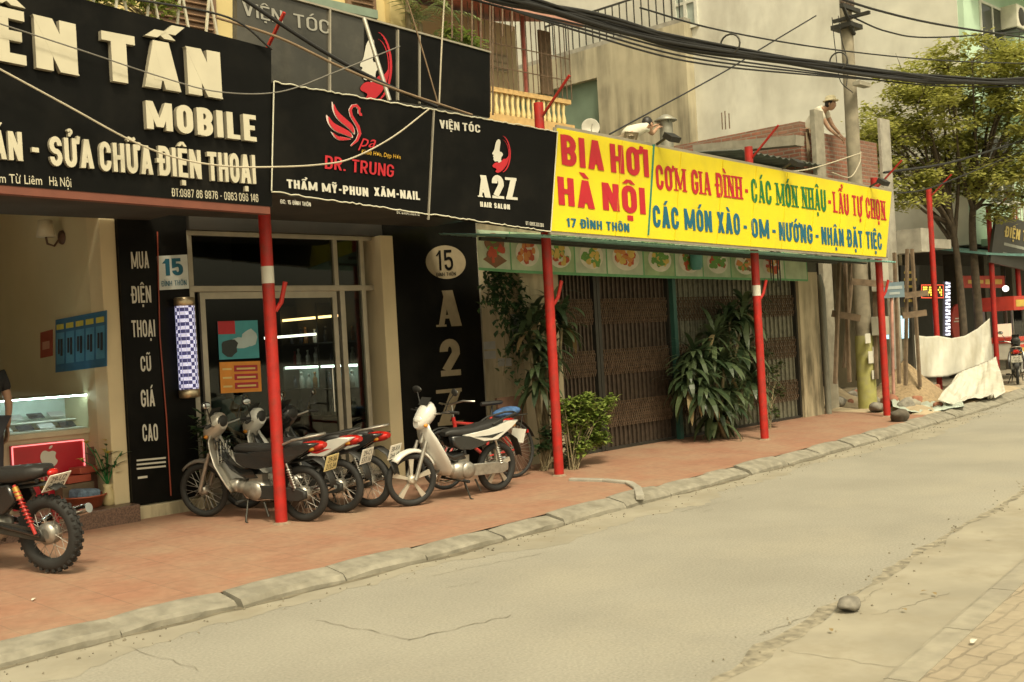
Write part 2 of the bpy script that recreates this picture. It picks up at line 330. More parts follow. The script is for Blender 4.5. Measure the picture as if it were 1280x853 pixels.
def letters(text, Q, n, depth=.004, mb=None, side=None, **kw):
    """write text into the world quad Q (baseline left, baseline right, cap right, cap left); n = outward normal"""
    ret = Words() if mb is None else mb; mb = ret.new() if isinstance(ret, Words) else ret; polys, W = layout(text, **kw); n = V(n); m0 = mb.m
    for idx, p in polys:
        e = n*(depth+.0005*(idx % 7)+.00003*idx); f = [bil(Q, c.x/W, c.y)+e for c in p]
        ar = sum((f[i]-f[0]).cross(f[i+1]-f[0]).dot(n) for i in range(1, len(f)-1))
        if ar < 0: f = f[::-1]
        k = len(f); mb.m = m0; mb.add(f, [tuple(range(k))])
        if side is not None:
            bk = [q-n*depth for q in f]; mb.m = side
            mb.add(f+bk, [(i, i+k, (i+1) % k+k, (i+1) % k) for i in range(k)])
    mb.m = m0; return ret
def smalltext(text, Q, n, depth=.003, mb=None, shear=0.):
    """small print, from the built-in typeface (which lacks the barred D)"""
    if 'Đ' in text and text.upper() == text: return letters(text, Q, n, depth, mb, s=.13, gap=.11)
    text = text.replace('Đ', 'D')
    ret = Words() if mb is None else mb; mb = ret.new() if isinstance(ret, Words) else ret; cu = bpy.data.curves.new('print', 'FONT'); cu.body = text; cu.resolution_u = 2; cu.shear = shear
    o = bpy.data.objects.new('print', cu); COL.objects.link(o); dg = bpy.context.evaluated_depsgraph_get(); me = bpy.data.meshes.new_from_object(o.evaluated_get(dg))
    xs = [v.co.x for v in me.vertices]; x0, x1 = min(xs), max(xs); n = V(n)
    mb.add([bil(Q, (v.co.x-x0)/(x1-x0), v.co.y/.70)+n*depth for v in me.vertices], [tuple(p.vertices) for p in me.polygons])
    bpy.data.objects.remove(o); bpy.data.curves.remove(cu); bpy.data.meshes.remove(me); return ret
def TQ(y, xl, yl, xr, yr, hl, hr=None, U=UY):      # world quad from photo baseline and cap heights, on the plane y
    hr = hr or hl; return [U(xl, yl, y), U(xr, yr, y), U(xr-.056*hr, yr-hr, y), U(xl-.056*hl, yl-hl, y)]
NY = V((0, -1, 0)); NX = V((-1, 0, 0))
# ================================================================== materials in use
black = mat('black_panel', (.006, .006, .0055), .3, var=.2, scale=3, dirt=(.013, .012, .010), dscale=1.6, damt=.8, spec=.10)
blackm = mat('black_matt', (.02, .02, .018), .6)
cream = mat_streaks('cream_paint', (.62, .52, .33), (.38, .31, .19), .3, .8, .45)
plaster = mat_streaks('stained_plaster', (.50, .43, .29), (.12, .105, .065), .2, .9, 1., .2, (.38, .60))
concrete = mat('concrete', (.34, .32, .27), .9, var=.2, scale=5, bump=.35, dirt=(.18, .17, .14), dscale=2, damt=.6)
concrete_l = mat('pale_concrete', (.30, .275, .215), .9, var=.18, scale=7, bump=.3, dirt=(.24, .22, .18), dscale=2.4, damt=.6)
redp = mat('red_paint', (.40, .014, .009), .5, var=.18, scale=9, dirt=(.16, .04, .025), dscale=7, damt=.6)
alu = mat('aluminium_frame', (.42, .38, .30), .4, .5)
steel = mat('steel', (.55, .54, .50), .28, 1.)
chrome = mat('chrome', (.7, .7, .68), .12, 1.)
dsteel = mat('dark_steel', (.06, .058, .05), .5, .6)
rubber = mat('rubber', (.018, .018, .017), .75)
white = mat('white_print', (.60, .58, .50), .5, var=.03)
creamletter = mat('cream_letters', (.54, .50, .38), .4, var=.05)
letterside = mat('letter_side', (.30, .27, .2), .5)
redprint = mat('red_print', (.46, .014, .024), .5, var=.05)
bluep = mat('blue_print', (.008, .115, .19), .5, var=.05)
greenp = mat('green_print', (.01, .16, .04), .5, var=.05)
wood = mat('raw_wood', (.15, .105, .065), .85, var=.3, scale=8, bump=.2)
brownpaint = mat('brown_paint', (.10, .05, .03), .6)
glass = mat_glass('window_glass', (.62, .66, .62), .0)
clear = mat_glass('clear_glass', (.92, .95, .92), .05)
teal = mat('teal_metal', (.06, .24, .22), .5, var=.2)
rusty = mat('rusty_iron', (.15, .10, .065), .7, .2, var=.35, scale=12, dirt=(.20, .13, .08), dscale=3)
cable = mat('cable_black', (.015, .015, .015), .6)
cable_w = mat('cable_pale', (.45, .40, .30), .6)
# ================================================================== setting: road, kerbs, pavements
asphalt = mat('dusty_asphalt', (.275, .26, .217), .92, var=.10, scale=.8, bump=.0, dirt=(.315, .292, .235), dscale=.6, damt=.8, detail=8)
n_ = asphalt.node_tree.nodes; l_ = asphalt.node_tree.links          # stone grain in the asphalt
_v = n_.new('ShaderNodeTexNoise'); _v.inputs['Scale'].default_value = 55; _v.inputs['Detail'].default_value = 3
_tc = n_.new('ShaderNodeTexCoord'); l_.new(_tc.outputs['Object'], _v.inputs['Vector'])
_bp = n_.new('ShaderNodeBump'); _bp.inputs['Strength'].default_value = .5; _bp.inputs['Distance'].default_value = .008; l_.new(_v.outputs['Fac'], _bp.inputs['Height']); l_.new(_bp.outputs[0], n_['Principled BSDF'].inputs['Normal'])
_old = n_['Principled BSDF'].inputs['Base Color'].links[0].from_socket; _hv = n_.new('ShaderNodeHueSaturation'); _mr = n_.new('ShaderNodeMapRange'); _mr.inputs[3].default_value = .66; _mr.inputs[4].default_value = 1.34
l_.new(_v.outputs['Fac'], _mr.inputs[0]); l_.new(_mr.outputs[0], _hv.inputs['Value']); l_.new(_old, _hv.inputs['Color']); l_.new(_hv.outputs[0], n_['Principled BSDF'].inputs['Base Color'])
ZR = -.135
tag(MB().quad((-150, -150, ZR), (250, -150, ZR), (250, 250, ZR), (-150, 250, ZR)).build('road', asphalt, loc=(0, 0, ZR)), kind='structure')
KP = [(-8, 6.32), (-2, 6.55), (2.5, 6.78), (6, 6.88), (9.5, 7.11), (16.3, 7.62), (23.7, 8.5), (31, 9.5), (45, 11.6)]
def lerp(P, x):
    for a, b in zip(P, P[1:]):
        if x <= b[0]: return a[1]+(b[1]-a[1])*(x-a[0])/(b[0]-a[0])
    return P[-1][1]
yk = lambda x: lerp(KP, x)
tile = mat_brick('red_paving_tiles', (.305, .145, .09), (.275, .13, .083), (.20, .105, .07), .4, .4, 'xy', .85, 0., .006, .15, wear=(.32, .22, .145))
dirtm = mat('sandy_dirt', (.40, .32, .21), .95, var=.25, scale=3, bump=.5, dirt=(.26, .21, .15), dscale=1.2)
farpave = mat('worn_pavement', (.36, .31, .23), .9, var=.18, scale=2, bump=.2, dirt=(.26, .22, .16))
def strip(xs, f0, f1, z0, z1, name, m):          # a sheet between two lines along the street
    mb = MB(); vs_ = []; n = len(xs)
    for x in xs: vs_ += [(x, f0(x), z0(x)), (x, f1(x), z1(x))]
    mb.add(vs_, [(2*i, 2*i+2, 2*i+3, 2*i+1) for i in range(n-1)]); return tag(mb.build(name, m, loc=(0, 0, 0)), kind='structure')
zin = lambda x: pave(yk(x)+.24)
def xr_(a, b, n): return [a+(b-a)*i/n for i in range(n+1)]
strip(xr_(-8, 18.3, 30), lambda x: yk(x)+.24, lambda x: 17, zin, lambda x: pave(17)*.0+.25, 'pavement', tile) if 0 else None
mb = MB(); X = xr_(-8, 18.2, 40); vs_ = []
for x in X: vs_ += [(x, yk(x)+.20, pave(yk(x)+.20)), (x, 17, pave(17))]
mb.add(vs_, [(2*i, 2*i+2, 2*i+3, 2*i+1) for i in range(len(X)-1)]); tag(mb.build('pavement', tile, loc=(0, 0, 0)), kind='structure')
mb = MB(); X = xr_(18.2, 24.4, 24); vs_ = []; NYY = 16        # bare lumpy ground in front of the building site
for x in X:
    for j in range(NYY+1):
        y = yk(x)+.22+(17-yk(x)-.22)*(j/NYY)**1.5; e = min(1, (x-18.2)/.5, j/2)
        vs_.append((x, y, pave(min(y, 11))+e*(.05*sin(x*2.3+y)+.04*sin(y*3.7-x*1.3)+random.uniform(-.02, .03))))
mb.add(vs_, [(i*(NYY+1)+j, (i+1)*(NYY+1)+j, (i+1)*(NYY+1)+j+1, i*(NYY+1)+j+1) for i in range(len(X)-1) for j in range(NYY)], True)
tag(mb.build('dirt_ground', dirtm, loc=(0, 0, 0)), kind='structure')
strip(xr_(24.4, 60, 30), lambda x: yk(x)+.22, lambda x: 30, lambda x: pave(yk(x)+.22), lambda x: .25, 'far_pavement', farpave)
# kerb of worn stones, butted with open joints
mb = MB(); x = -7.5; rr_ = random.Random(3)
while x < 42:
    L = rr_.uniform(.82, 1.06); a, b = x, x+L-rr_.uniform(.008, .03); dz = rr_.uniform(-.012, .014); dy = rr_.uniform(-.02, .02); rg = []
    m_ = [a, a+(b-a)*.3, a+(b-a)*.7, b]
    for i, xx in enumerate(m_):
        y = yk(xx)+dy; j = lambda k: rr_.uniform(-k, k); c = .012 if i in (0, 3) else 0
        rg.append([V((xx, y-.02+j(.012), ZR-.1)), V((xx, y-.02+j(.012), ZR+.035+j(.008)-c)), V((xx, y+.01+j(.01), ZR+.062+dz-c)), V((xx, y+.2, pave(y+.2)+.012+dz-c)), V((xx, y+.245, pave(y+.2)+.006+dz-c)), V((xx, y+.25, ZR-.1))])
    mb.loft(rg, smooth=False); x += L
tag(mb.build('kerb', mat('kerb_stone', (.25, .232, .185), .92, var=.22, scale=9, bump=.4, dirt=(.15, .135, .10), dscale=3, damt=.7), loc=(0, 0, 0)), kind='structure')
# concrete gutter aprons with broken edges, sheets on the road
def apron(name, f0, f1, x0, x1, m, jag, seed, z=.004, n=160):
    r_ = random.Random(seed); mb = MB(); vs_ = []; X = xr_(x0, x1, n); j0 = 0
    for x in X:
        j0 = j0*.7+r_.uniform(-jag, jag); vs_ += [(x, f0(x)+j0, ZR+z), (x, f1(x), ZR+z)]
    mb.add(vs_, [(2*i, 2*i+2, 2*i+3, 2*i+1) for i in range(n)]); return tag(mb.build(name, m, loc=(0, 0, 0)), kind='structure')
gutter = mat('gutter_concrete', (.30, .275, .215), .93, var=.14, scale=2.2, bump=.25, dirt=(.25, .22, .16), dscale=2.6, damt=.7)
apron('gutter', lambda x: yk(x)-.42-.12*sin(x*.9)-.07*sin(x*2.9), lambda x: yk(x)+.05, -6, 20, gutter, .06, 5, .0015, 420)
dust_shade_m = mat('gutter_dust_and_shade', (.15, .13, .09), .95, var=.35, scale=7, bump=.3)  # gutter dirt, coloured darker to paint in the shadow gap under the kerb
apron('gutter_dirt_and_shade', lambda x: yk(x)-.015-.05*abs(sin(x*1.1))*abs(sin(x*.37))-.02*abs(sin(x*3.3)), lambda x: yk(x)+.05, -6, 26, dust_shade_m, .03, 8, .003, 240)
NK = [(-6, 1.4), (2, 2.08), (4.9, 2.50), (8, 2.93), (20, 4.5), (40, 7)]
nk = lambda x: lerp(NK, x)
mb = MB(); X = xr_(-6, 30, 240); vs_ = []; j0 = 0                   # the near gutter with its broken asphalt edge
for x in X:
    j0 = j0*.75+random.uniform(-.035, .035); vs_ += [(x, nk(x)-.05, ZR+.0015), (x, nk(x)+.74+j0, ZR+.0015)]
mb.add(vs_, [(2*i, 2*i+2, 2*i+3, 2*i+1) for i in range(240)]); tag(mb.build('near_gutter', gutter, loc=(0, 0, 0)), kind='structure')
mb = MB(); vs_ = []; j0 = 0; j1 = 0
for x in X:
    j0 = j0*.7+random.uniform(-.05, .05); j1 = j1*.7+random.uniform(-.04, .04); vs_ += [(x, nk(x)+.70+j0*.7, ZR+.003), (x, nk(x)+.79+j1, ZR+.003)]
mb.add(vs_, [(2*i, 2*i+2, 2*i+3, 2*i+1) for i in range(240)]); tag(mb.build('crumbled_asphalt', mat('crumbled_asphalt', (.245, .22, .165), .95, var=.45, scale=14, bump=.6), loc=(0, 0, 0)), kind='structure')
mb = MB(); x = -6.
while x < 28:
    L = 1.0; b = x+L-.012
    mb.loft([[V((xx, nk(xx)-.16, ZR-.1)), V((xx, nk(xx)+.012, ZR-.1)), V((xx, nk(xx)+.005, ZR+.028)), V((xx, nk(xx)-.02, ZR+.036)), V((xx, nk(xx)-.16, ZR+.040))] for xx in (x, (x+b)/2, b)], smooth=False); x += L
tag(mb.build('near_kerb', concrete_l, loc=(0, 0, 0)), kind='structure')
paver = mat_brick('wave_pavers', (.28, .235, .17), (.32, .265, .19), (.17, .14, .10), .22, .115, 'xy', .9, .5, .009, .5, wear=(.33, .285, .21), dist=.09)
strip(xr_(-6, 30, 30), lambda x: nk(x)-9, lambda x: nk(x)-.155, lambda x: ZR+.034, lambda x: ZR+.034, 'near_pavement', paver)
# cracks and seams in the road surface
crk = mat('crack', (.215, .195, .15), .95); mb = MB(); rc = random.Random(11)
def crack(p, q, w, n=14, j=.02):
    a = []; p, q = V(p), V(q); d = q-p; s_ = V((-d.y, d.x, 0)).normalized()
    for i in range(n+1):
        t = i/n; c = p+d*t+s_*rc.uniform(-j, j); ww = w*.6*(.2+rc.random()); a += [c-s_*ww, c+s_*ww]
    mb.add([(v.x, v.y, ZR+.0045) for v in a], [(2*i, 2*i+1, 2*i+3, 2*i+2) for i in range(n)])
for a, b, w in (((395, 776), (515, 800), .006), ((510, 801), (640, 770), .010), ((130, 800), (250, 838), .004), ((500, 728), (690, 690), .005), ((850, 640), (930, 622), .005), ((1090, 770), (1190, 742), .004), ((950, 795), (1010, 770), .006), ((880, 640), (892, 637), .006), ((1065, 760), (1100, 736), .006), ((985, 815), (1180, 845), .004), ((560, 735), (600, 728), .005)):
    crack(UZ(*a, ZR), UZ(*b, ZR), w)
tag(mb.build('road_cracks', crk, loc=(0, 0, 0)), kind='structure')
# loose grit swept into both gutters
mb = MB(); rg_ = random.Random(77)
for k in range(900):
    x = rg_.uniform(1, 24); near = k % 3 == 0; y = nk(x)+.75+rg_.gauss(0, .12) if near else yk(x)-abs(rg_.gauss(0, .22)); s = rg_.uniform(.003, .008)*(1.0 if k % 20 else 1.6); a = rg_.uniform(0, 6)
    mb.box((x, y, ZR+.004+s*.4), (s*2, s*1.5, s*1.1), (rg_.uniform(-.5, .5), rg_.uniform(-.5, .5), a), .6)
tag(mb.build('gutter_grit', mat('grit', (.22, .195, .145), .95, var=.5, scale=2), loc=(0, 0, 0)), kind='stuff')
# raised concrete edging beside the second post
mb = MB(); e = [UG(*p) for p in ((712, 601), (755, 602), (786, 605), (797, 612), (800, 622))]
for a, b in zip(e, e[1:]): mb.beam(a+V((0, 0, .0)), b+V((0, 0, .0)), .09, .06)
tag(mb.build('pavement_edging', concrete, bevel=.012), kind='structure')
# ================================================================== phone shop (left)
YF = 10.5; ZF = pave(YF)
xo = UY(134, 450, YF+.25).x; x_op = UY(152, 450, YF).x; x_bp = UY(238, 450, YF).x       # opening edge, black pilaster's edges
SX0 = -3.2
shop = thing('phone_shop', (2, YF, ZF), 'open phone shop with cream walls and a granite step under the big black sign', 'shop')
ZS = ZF+.16; ZT = UY(100, 268, YF).z
intw = mat('shop_wall', (.52, .44, .275), .75, var=.08, scale=1.2)
mb = MB(); mb.bb(x_op-.16, x_op-.005, YF, 15.2, ZF, 3.4); mb.build('side_wall', [intw], shop)
MB().bb(x_op-.165, x_op, YF-.02, YF+.26, ZF+.16, ZT+.05).build('pillar', cream, shop, bevel=.01)
MB().bb(SX0-.2, x_op-.165, 15.0, 15.2, ZF, 3.4).build('back_wall', intw, shop)
MB().bb(SX0-.2, SX0, YF, 15.0, ZF, 3.4).build('side_wall', intw, shop)
MB().bb(SX0, x_op-.165, YF+.02, 15, ZF-.3, ZS).build('floor', mat('shop_floor', (.35, .30, .22), .3, var=.1), shop)
granite = mat('brown_granite', (.13, .08, .06), .35, var=.5, scale=60)
MB().bb(SX0, x_op-.0, YF-.22, YF+.018, ZF-.2, ZS+.002).build('step', granite, shop, bevel=.01)
MB().bb(SX0-.2, x_op+.002, YF, 15.2, 3.4, 3.5).build('ceiling', mat('ceiling_paint', (.6, .55, .42), .8), shop)
MB().bb(SX0-.2, x_op+.004, YF-.03, YF+.2, ZT, ZT+.75).build('lintel', [intw], shop)
# pilaster with vertical lettering
pil = thing('lettered_pilaster', ((x_op+x_bp)/2, YF, ZF), 'narrow black upright panel with white vertical lettering about buying phones', 'sign')
MB().bb(x_op+.003, x_bp, YF-.06, YF+.3, ZF+.13, 3.3).build('panel', black, pil)
MB().bb(x_op-.02, x_bp, YF-.12, YF+.02, ZF-.1, ZF+.12).build('plinth', plaster, pil, bevel=.01)
mb = Words(); YP = YF-.06
for w, cx, by, wd_, h in (('MUA', 174.8, 336, 22, 21), ('ĐIỆN', 176.5, 379, 24, 21), ('THOẠI', 179, 421.5, 29, 21), ('CŨ', 182, 464.5, 13, 19), ('GIÁ', 184.5, 508.5, 17, 21), ('CAO', 187.5, 551.5, 19, 21)):
    letters(w, TQ(YP, cx-wd_/2, by+.3, cx+wd_/2, by-.6, h), NY, .012, mb, s=.16)
for k in range(3): q = TQ(YP, 170.5, 577+k*5.2, 207, 573.5+k*5.2, 2.2); mb.quad(*[p+NY*.006 for p in q])
q = TQ(YP, 172, 599, 184, 597.5, 2.8); mb.quad(*[p+NY*.006 for p in q])
mb.build('lettering', white, pil)
MB().tube([UY(196, 290, YP)+NY*.012, UY(199, 420, YP)+NY*.012, UY(207, 520, YP)+NY*.015, UY(213, 620, YP)+NY*.012], .007, 6).build('red_wire', mat('red_wire', (.30, .06, .03), .5), pil)
# house number plate and LED column
npl = thing('house_number_plate', UY(216, 362, YP), 'white plate with a blue 15 fixed to the black panel', 'number plate')
q = TQ(YP, 198.5, 363, 235.5, 361, 42.5); MB().prism([p for p in q], NY*.015).build('plate', mat('plate_white', (.62, .66, .64), .4), npl)
mb = letters('15', TQ(YP-.015, 204.5, 345, 229, 344, 21), NY, .003, s=.2); smalltext('ĐÌNH THÔN', TQ(YP-.015, 202, 358.3, 233, 356.5, 6.5), NY, .003, mb); mb.build('lettering', bluep, npl)
lc = UY(228, 437, YP)+NY*.09; lz0, lz1 = UY(230, 498, YP-.09).z, UY(225, 372, YP-.09).z
led = thing('led_light_column', (lc.x, lc.y, lz0), 'glowing blue-white checkered barber light column on the black wall', 'wall light')
lm = bpy.data.materials.new('led_checker'); lm.use_nodes = True; n_ = lm.node_tree.nodes; l_ = lm.node_tree.links
tc = n_.new('ShaderNodeTexCoord'); ck = n_.new('ShaderNodeTexChecker'); ck.inputs['Scale'].default_value = 27; mp = n_.new('ShaderNodeMapping'); mp.inputs['Location'].default_value = (.013, .011, .007)
ck.inputs['Color1'].default_value = (.75, .75, 1, 1); ck.inputs['Color2'].default_value = (.05, .05, .16, 1); l_.new(tc.outputs['Object'], mp.inputs[0]); l_.new(mp.outputs[0], ck.inputs['Vector'])
vo = n_.new('ShaderNodeTexVoronoi'); vo.inputs['Scale'].default_value = 55; l_.new(tc.outputs['Object'], vo.inputs['Vector']); rm = n_.new('ShaderNodeMapRange'); rm.inputs[1].default_value = .08; rm.inputs[2].default_value = .30; rm.inputs[3].default_value = 1.6; rm.inputs[4].default_value = .28
l_.new(vo.outputs['Distance'], rm.inputs[0])
b_ = n_['Principled BSDF']; l_.new(ck.outputs[0], b_.inputs['Base Color']); l_.new(ck.outputs[0], b_.inputs['Emission Color']); l_.new(rm.outputs[0], b_.inputs['Emission Strength'])
H = lz1-lz0; MB().lathe(lc.xy.to_3d()+V((0, 0, lz0)), [(.098, .09), (.098, H-.09)], n=24).build('lit_cylinder', lm, led)
for a, b in ((0, .09), (H-.09, H)): MB().lathe(lc.xy.to_3d()+V((0, 0, lz0)), [(.09, a), (.104, a+.012), (.104, b-.012), (.09, b)], n=24).build('metal_cap', mat('brushed_cap', (.55, .45, .3), .35, .9), led)
MB().bb(lc.x-.03, lc.x+.03, lc.y, YP, lz0+.05, lz1-.05).build('bracket', dsteel, led)
# ================================================================== hair salon
xd0, xd1 = UY(238, 400, YF).x, UY(470, 400, YF).x; xc1 = UY(486, 400, YF).x
zt0 = UY(240, 288, YF).z; zm = UY(240, 361, YF).z
salon = thing('hair_salon', ((xd0+xd1)/2, YF, ZF), 'glass fronted hair salon with dark interior behind the row of motorbikes', 'shop')
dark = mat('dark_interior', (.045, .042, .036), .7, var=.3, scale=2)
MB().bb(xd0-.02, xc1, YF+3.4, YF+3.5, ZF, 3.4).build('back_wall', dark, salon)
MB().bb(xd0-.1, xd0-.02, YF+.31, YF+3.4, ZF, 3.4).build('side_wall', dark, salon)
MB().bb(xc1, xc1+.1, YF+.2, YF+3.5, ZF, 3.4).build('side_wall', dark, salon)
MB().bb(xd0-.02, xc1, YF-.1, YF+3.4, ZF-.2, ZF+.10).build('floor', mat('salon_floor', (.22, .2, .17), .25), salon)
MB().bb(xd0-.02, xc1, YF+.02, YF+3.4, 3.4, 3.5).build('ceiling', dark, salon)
MB().bb(xd0+.002, xc1, YF-.08, YF+.1, zt0, 3.5).build('fascia', mat('salon_fascia', (.022, .02, .017), .5, dirt=(.05, .04, .03)), salon)
MB().bb(xd1+.0, xc1, YF-.16, YF+.2, ZF-.1, zt0-.002).build('column', cream, salon, bevel=.01)
fr = MB(); fy0, fy1 = YF, YF+.07
def vbar(px, w, z0, z1): x = UY(px, 400, YF).x; fr.bb(x-w/2, x+w/2, fy0, fy1, z0, z1)
zb = ZF+.10; w_ = .06
for px, w, a, b in ((242, .06, zb, zt0), (424, .06, zm, zt0), (457, .06, zb, zt0), (430, .07, zb, zm-.03)): vbar(px, w, a, b)
fr.bb(xd0, xd1, fy0-.004, fy1+.004, zm-.035, zm+.03); fr.bb(xd0, xd1, fy0-.004, fy1+.004, zt0-.05, zt0-.002); fr.bb(xd0, xd1, fy0-.006, fy1, zb, zb+.07)
frame_ = fr.build('door_frame', alu, salon, bevel=.006)
xl, xm = UY(252, 400, YF).x, UY(424, 400, YF).x
dr = MB(); 
for x0_, x1_, z0_, z1_ in ((xl, xl+.06, zb+.08, zm-.04), (xm-.07, xm-.01, zb+.08, zm-.04), (xl+.06, xm-.07, zm-.11, zm-.04), (xl+.06, xm-.07, zb+.08, zb+.18)): dr.bb(x0_, x1_, fy0+.01, fy0+.05, z0_, z1_)
door = dr.build('glass_door', alu, salon)
MB().bb(xl+.06, xm-.07, fy0+.028, fy0+.034, zb+.18, zm-.11).build('pane', glass, door)
MB().tube([(xm-.16, fy0-.03, zb+.75), (xm-.16, fy0-.03, zb+1.25)], .012).build('handle', chrome, door)
pn = MB(); xq = UY(457, 400, YF).x
for x0_, x1_, z0_, z1_ in ((xm+.04, xq-.03, zb+.07, zm-.035), (xd0+.03, xm-.03, zm+.03, zt0-.05), (xm+.03, xq-.03, zm+.03, zt0-.05)): pn.bb(x0_, x1_, fy0+.03, fy0+.036, z0_, z1_)
pn.build('window_pane', glass, salon)
# posters on the door
def poster(name, label, x0, y0, x1, y1, yy, fill, deco):
    q = [UY(x0, y1, yy), UY(x1, y1-(x1-x0)*.05, yy), UY(x1-.05*(y1-y0), y0-(x1-x0)*.03, yy), UY(x0-.05*(y1-y0), y0, yy)]
    t = thing(name, (q[0]+q[1])/2, label, 'poster'); MB().prism(q, NY*.004).build('sheet', fill, t); deco(t, q); return t
def patch(mb, q, u0, v0, u1, v1, d): mb.quad(*[bil(q, *c)+NY*d for c in ((u0, v0), (u1, v0), (u1, v1), (u0, v1))])
def blob(mb, q, u, v, ru, rv, d, n=14, jit=0.):
    pts = [bil(q, u+ru*cos(2*pi*k/n)*(1+random.uniform(-jit, jit)), v+rv*sin(2*pi*k/n)*(1+random.uniform(-jit, jit)))+NY*d for k in range(n)]; mb.add(pts, [tuple(range(n))])
def deco1(t, q):
    m = MB(); patch(m, q, .0, .66, .42, 1, .006); m.build('red_corner', redprint, t)
    m = MB(); blob(m, q, .55, .42, .30, .14, .007, jit=.1); blob(m, q, .78, .55, .2, .22, .0074, jit=.1); m.build('face_print', mat('pale_print', (.45, .55, .55), .5), t)
    m = MB(); blob(m, q, .25, .30, .22, .24, .008, jit=.2); m.build('hair_print', mat('dark_print', (.02, .03, .03), .5), t)
poster('salon_poster', 'blue poster of a woman having her hair washed on the salon door', 274, 402, 324, 450, YF+.02, mat('cyan_print', (.05, .30, .34), .5), deco1)
def deco2(t, q):
    m = MB()
    for v in (.12, .40, .68): patch(m, q, .34, v, .92, v+.2, .006)
    m.build('price_strip', mat('deep_red_print', (.42, .02, .03), .5), t); m = MB()
    for v in (.18, .46, .74): patch(m, q, .06, v, .28, v+.06, .006); patch(m, q, .40, v, .86, v+.06, .009)
    m.build('small_print', mat('yellow_print', (.75, .55, .2), .5), t)
poster('price_poster', 'orange price poster with red strips on the salon door', 276, 453, 327, 492, YF+.02, mat('orange_print', (.72, .27, .03), .5), deco2)
# shelf with bottles and lights inside
xs_w = xc1-.004; xf = xs_w-.26; sy0, sy1 = UX(447, 440, xf).y, UX(352, 440, xf).y; zs = [UX(400, p, xf).z for p in (520, 486, 455, 428)]
shelf = thing('product_shelf', (xf, (sy0+sy1)/2, ZF+.1), 'dark salon shelf lined with bottles under a warm lit strip', 'shelf'); mb = MB()
for z in zs: mb.bb(xf, xs_w, sy0, sy1, z-.02, z)
for y in (sy0, (sy0+sy1)/2, sy1): mb.bb(xf, xs_w, y-.015, y+.015, ZF+.1, zs[3]+.5)
mb.build('carcass', dsteel, shelf)
MB().bb(xf+.02, xf+.05, sy0+.03, sy1-.03, zs[2]-.05, zs[2]-.022).build('light_strip', mat('cool_strip', (.8, .9, .9), .5, emit=(.85, 1, .9), estr=7), shelf)
MB().bb(xf+.02, xf+.05, sy0+.3, sy1-.03, zs[3]+.30, zs[3]+.33).build('light_strip', mat('warm_strip', (1, .8, .5), .5, emit=(1, .62, .25), estr=5), shelf)
MB().bb(xs_w-.012, xs_w-.003, sy0+.02, sy1-.02, zs[1]+.002, zs[2]-.022).build('lit_back', mat('lit_back', (.35, .42, .38), .5), shelf)
bm_ = [mat('bottle_white', (.6, .6, .55), .35), mat('bottle_amber', (.35, .17, .06), .25), mat('bottle_dark', (.05, .06, .09), .25), mat('bottle_red', (.35, .04, .03), .3)]
b0 = MB().lathe((0, 0, 0), [(.03, 0), (.033, .01), (.033, .13), (.014, .16), (.014, .19), (.018, .19), (.018, .215), (.01, .22)], n=10)
rr_ = random.Random(4); bms = [b0.build('bottle', m, loc=(0, 0, 0)) for m in bm_]; used = set()
bl_lab = ['white plastic bottle on the salon shelf', 'amber bottle on the salon shelf', 'dark bottle on the salon shelf', 'red bottle on the salon shelf']
for zi, z in enumerate(zs):
    nb = 10
    for k in range(nb):
        i = rr_.randrange(4); o = bms[i] if i not in used else dup(bms[i]); used.add(i)
        o.location = (xf+.12+rr_.uniform(-.04, .04), sy0+.09+(sy1-sy0-.18)*k/(nb-1)+rr_.uniform(-.02, .02), z+.001); s_ = rr_.uniform(.75, 1.0); o.scale = (s_, s_, s_)
        tag(o, bl_lab[i], 'bottle', bl_lab[i].replace(' bottle on', ' bottles on'))
q0 = UY(331, 423, YF+1.2); q1 = UY(418, 416, YF+1.2); mb = MB().beam(q0, q1, .03)
tag(mb.build('tube_lamp', mat('tube_lamp', (.9, .9, .85), .5, emit=(1, .95, .8), estr=4)), 'thin lit tube lamp hanging inside the dark salon', 'lamp')
# tall A2Z panel right of the salon
YA = YF-.1; xa0, xa1 = UY(486, 420, YA).x+.0, UY(601, 400, YA).x
a2 = thing('tall_sign', ((xa0+xa1)/2, YA, pave(YA)), 'tall black panel with the number 15 in an oval and big cream A2Z letters', 'sign')
MB().bb(xa0+.004, xa1, YA, YA+.35, pave(YA)-.05, 3.25).build('panel', black, a2)
MB().bb(xa1, xa1+.03, YA+.004, YA+.35, pave(YA), 3.25).build('edge_strip', concrete_l, a2)
pc = mat('panel_cream', (.27, .22, .14), .5, var=.12, scale=9); mb = MB(); ov = [UY(556.8+25*cos(t)-.056*21*sin(t), 328-21*sin(t), YA)+NY*.006 for t in [2*pi*k/36 for k in range(36)]]
mb.add(ov, [tuple(range(36))]); mb.build('oval_badge', pc, a2)
mb = letters('15', TQ(YA-.006, 545.5, 338.5, 566.5, 337.5, 25), NY, .004, s=.13, gap=.18); smalltext('ĐÌNH THÔN', TQ(YA-.006, 545.5, 345.8, 569.5, 344.5, 4.5), NY, .004, mb); mb.build('oval_number', black, a2)
mb = Words()
letters('A', TQ(YA, 545, 409, 576.5, 407.5, 45), NY, .006, mb, s=.22, t=.10, serif=.055); letters('2', TQ(YA, 551, 471, 576, 469, 45), NY, .006, mb, s=.21, t=.16); letters('Z', TQ(YA, 547, 533, 579, 530, 45), NY, .006, mb, s=.2, t=.10)
mb.build('lettering', pc, a2)
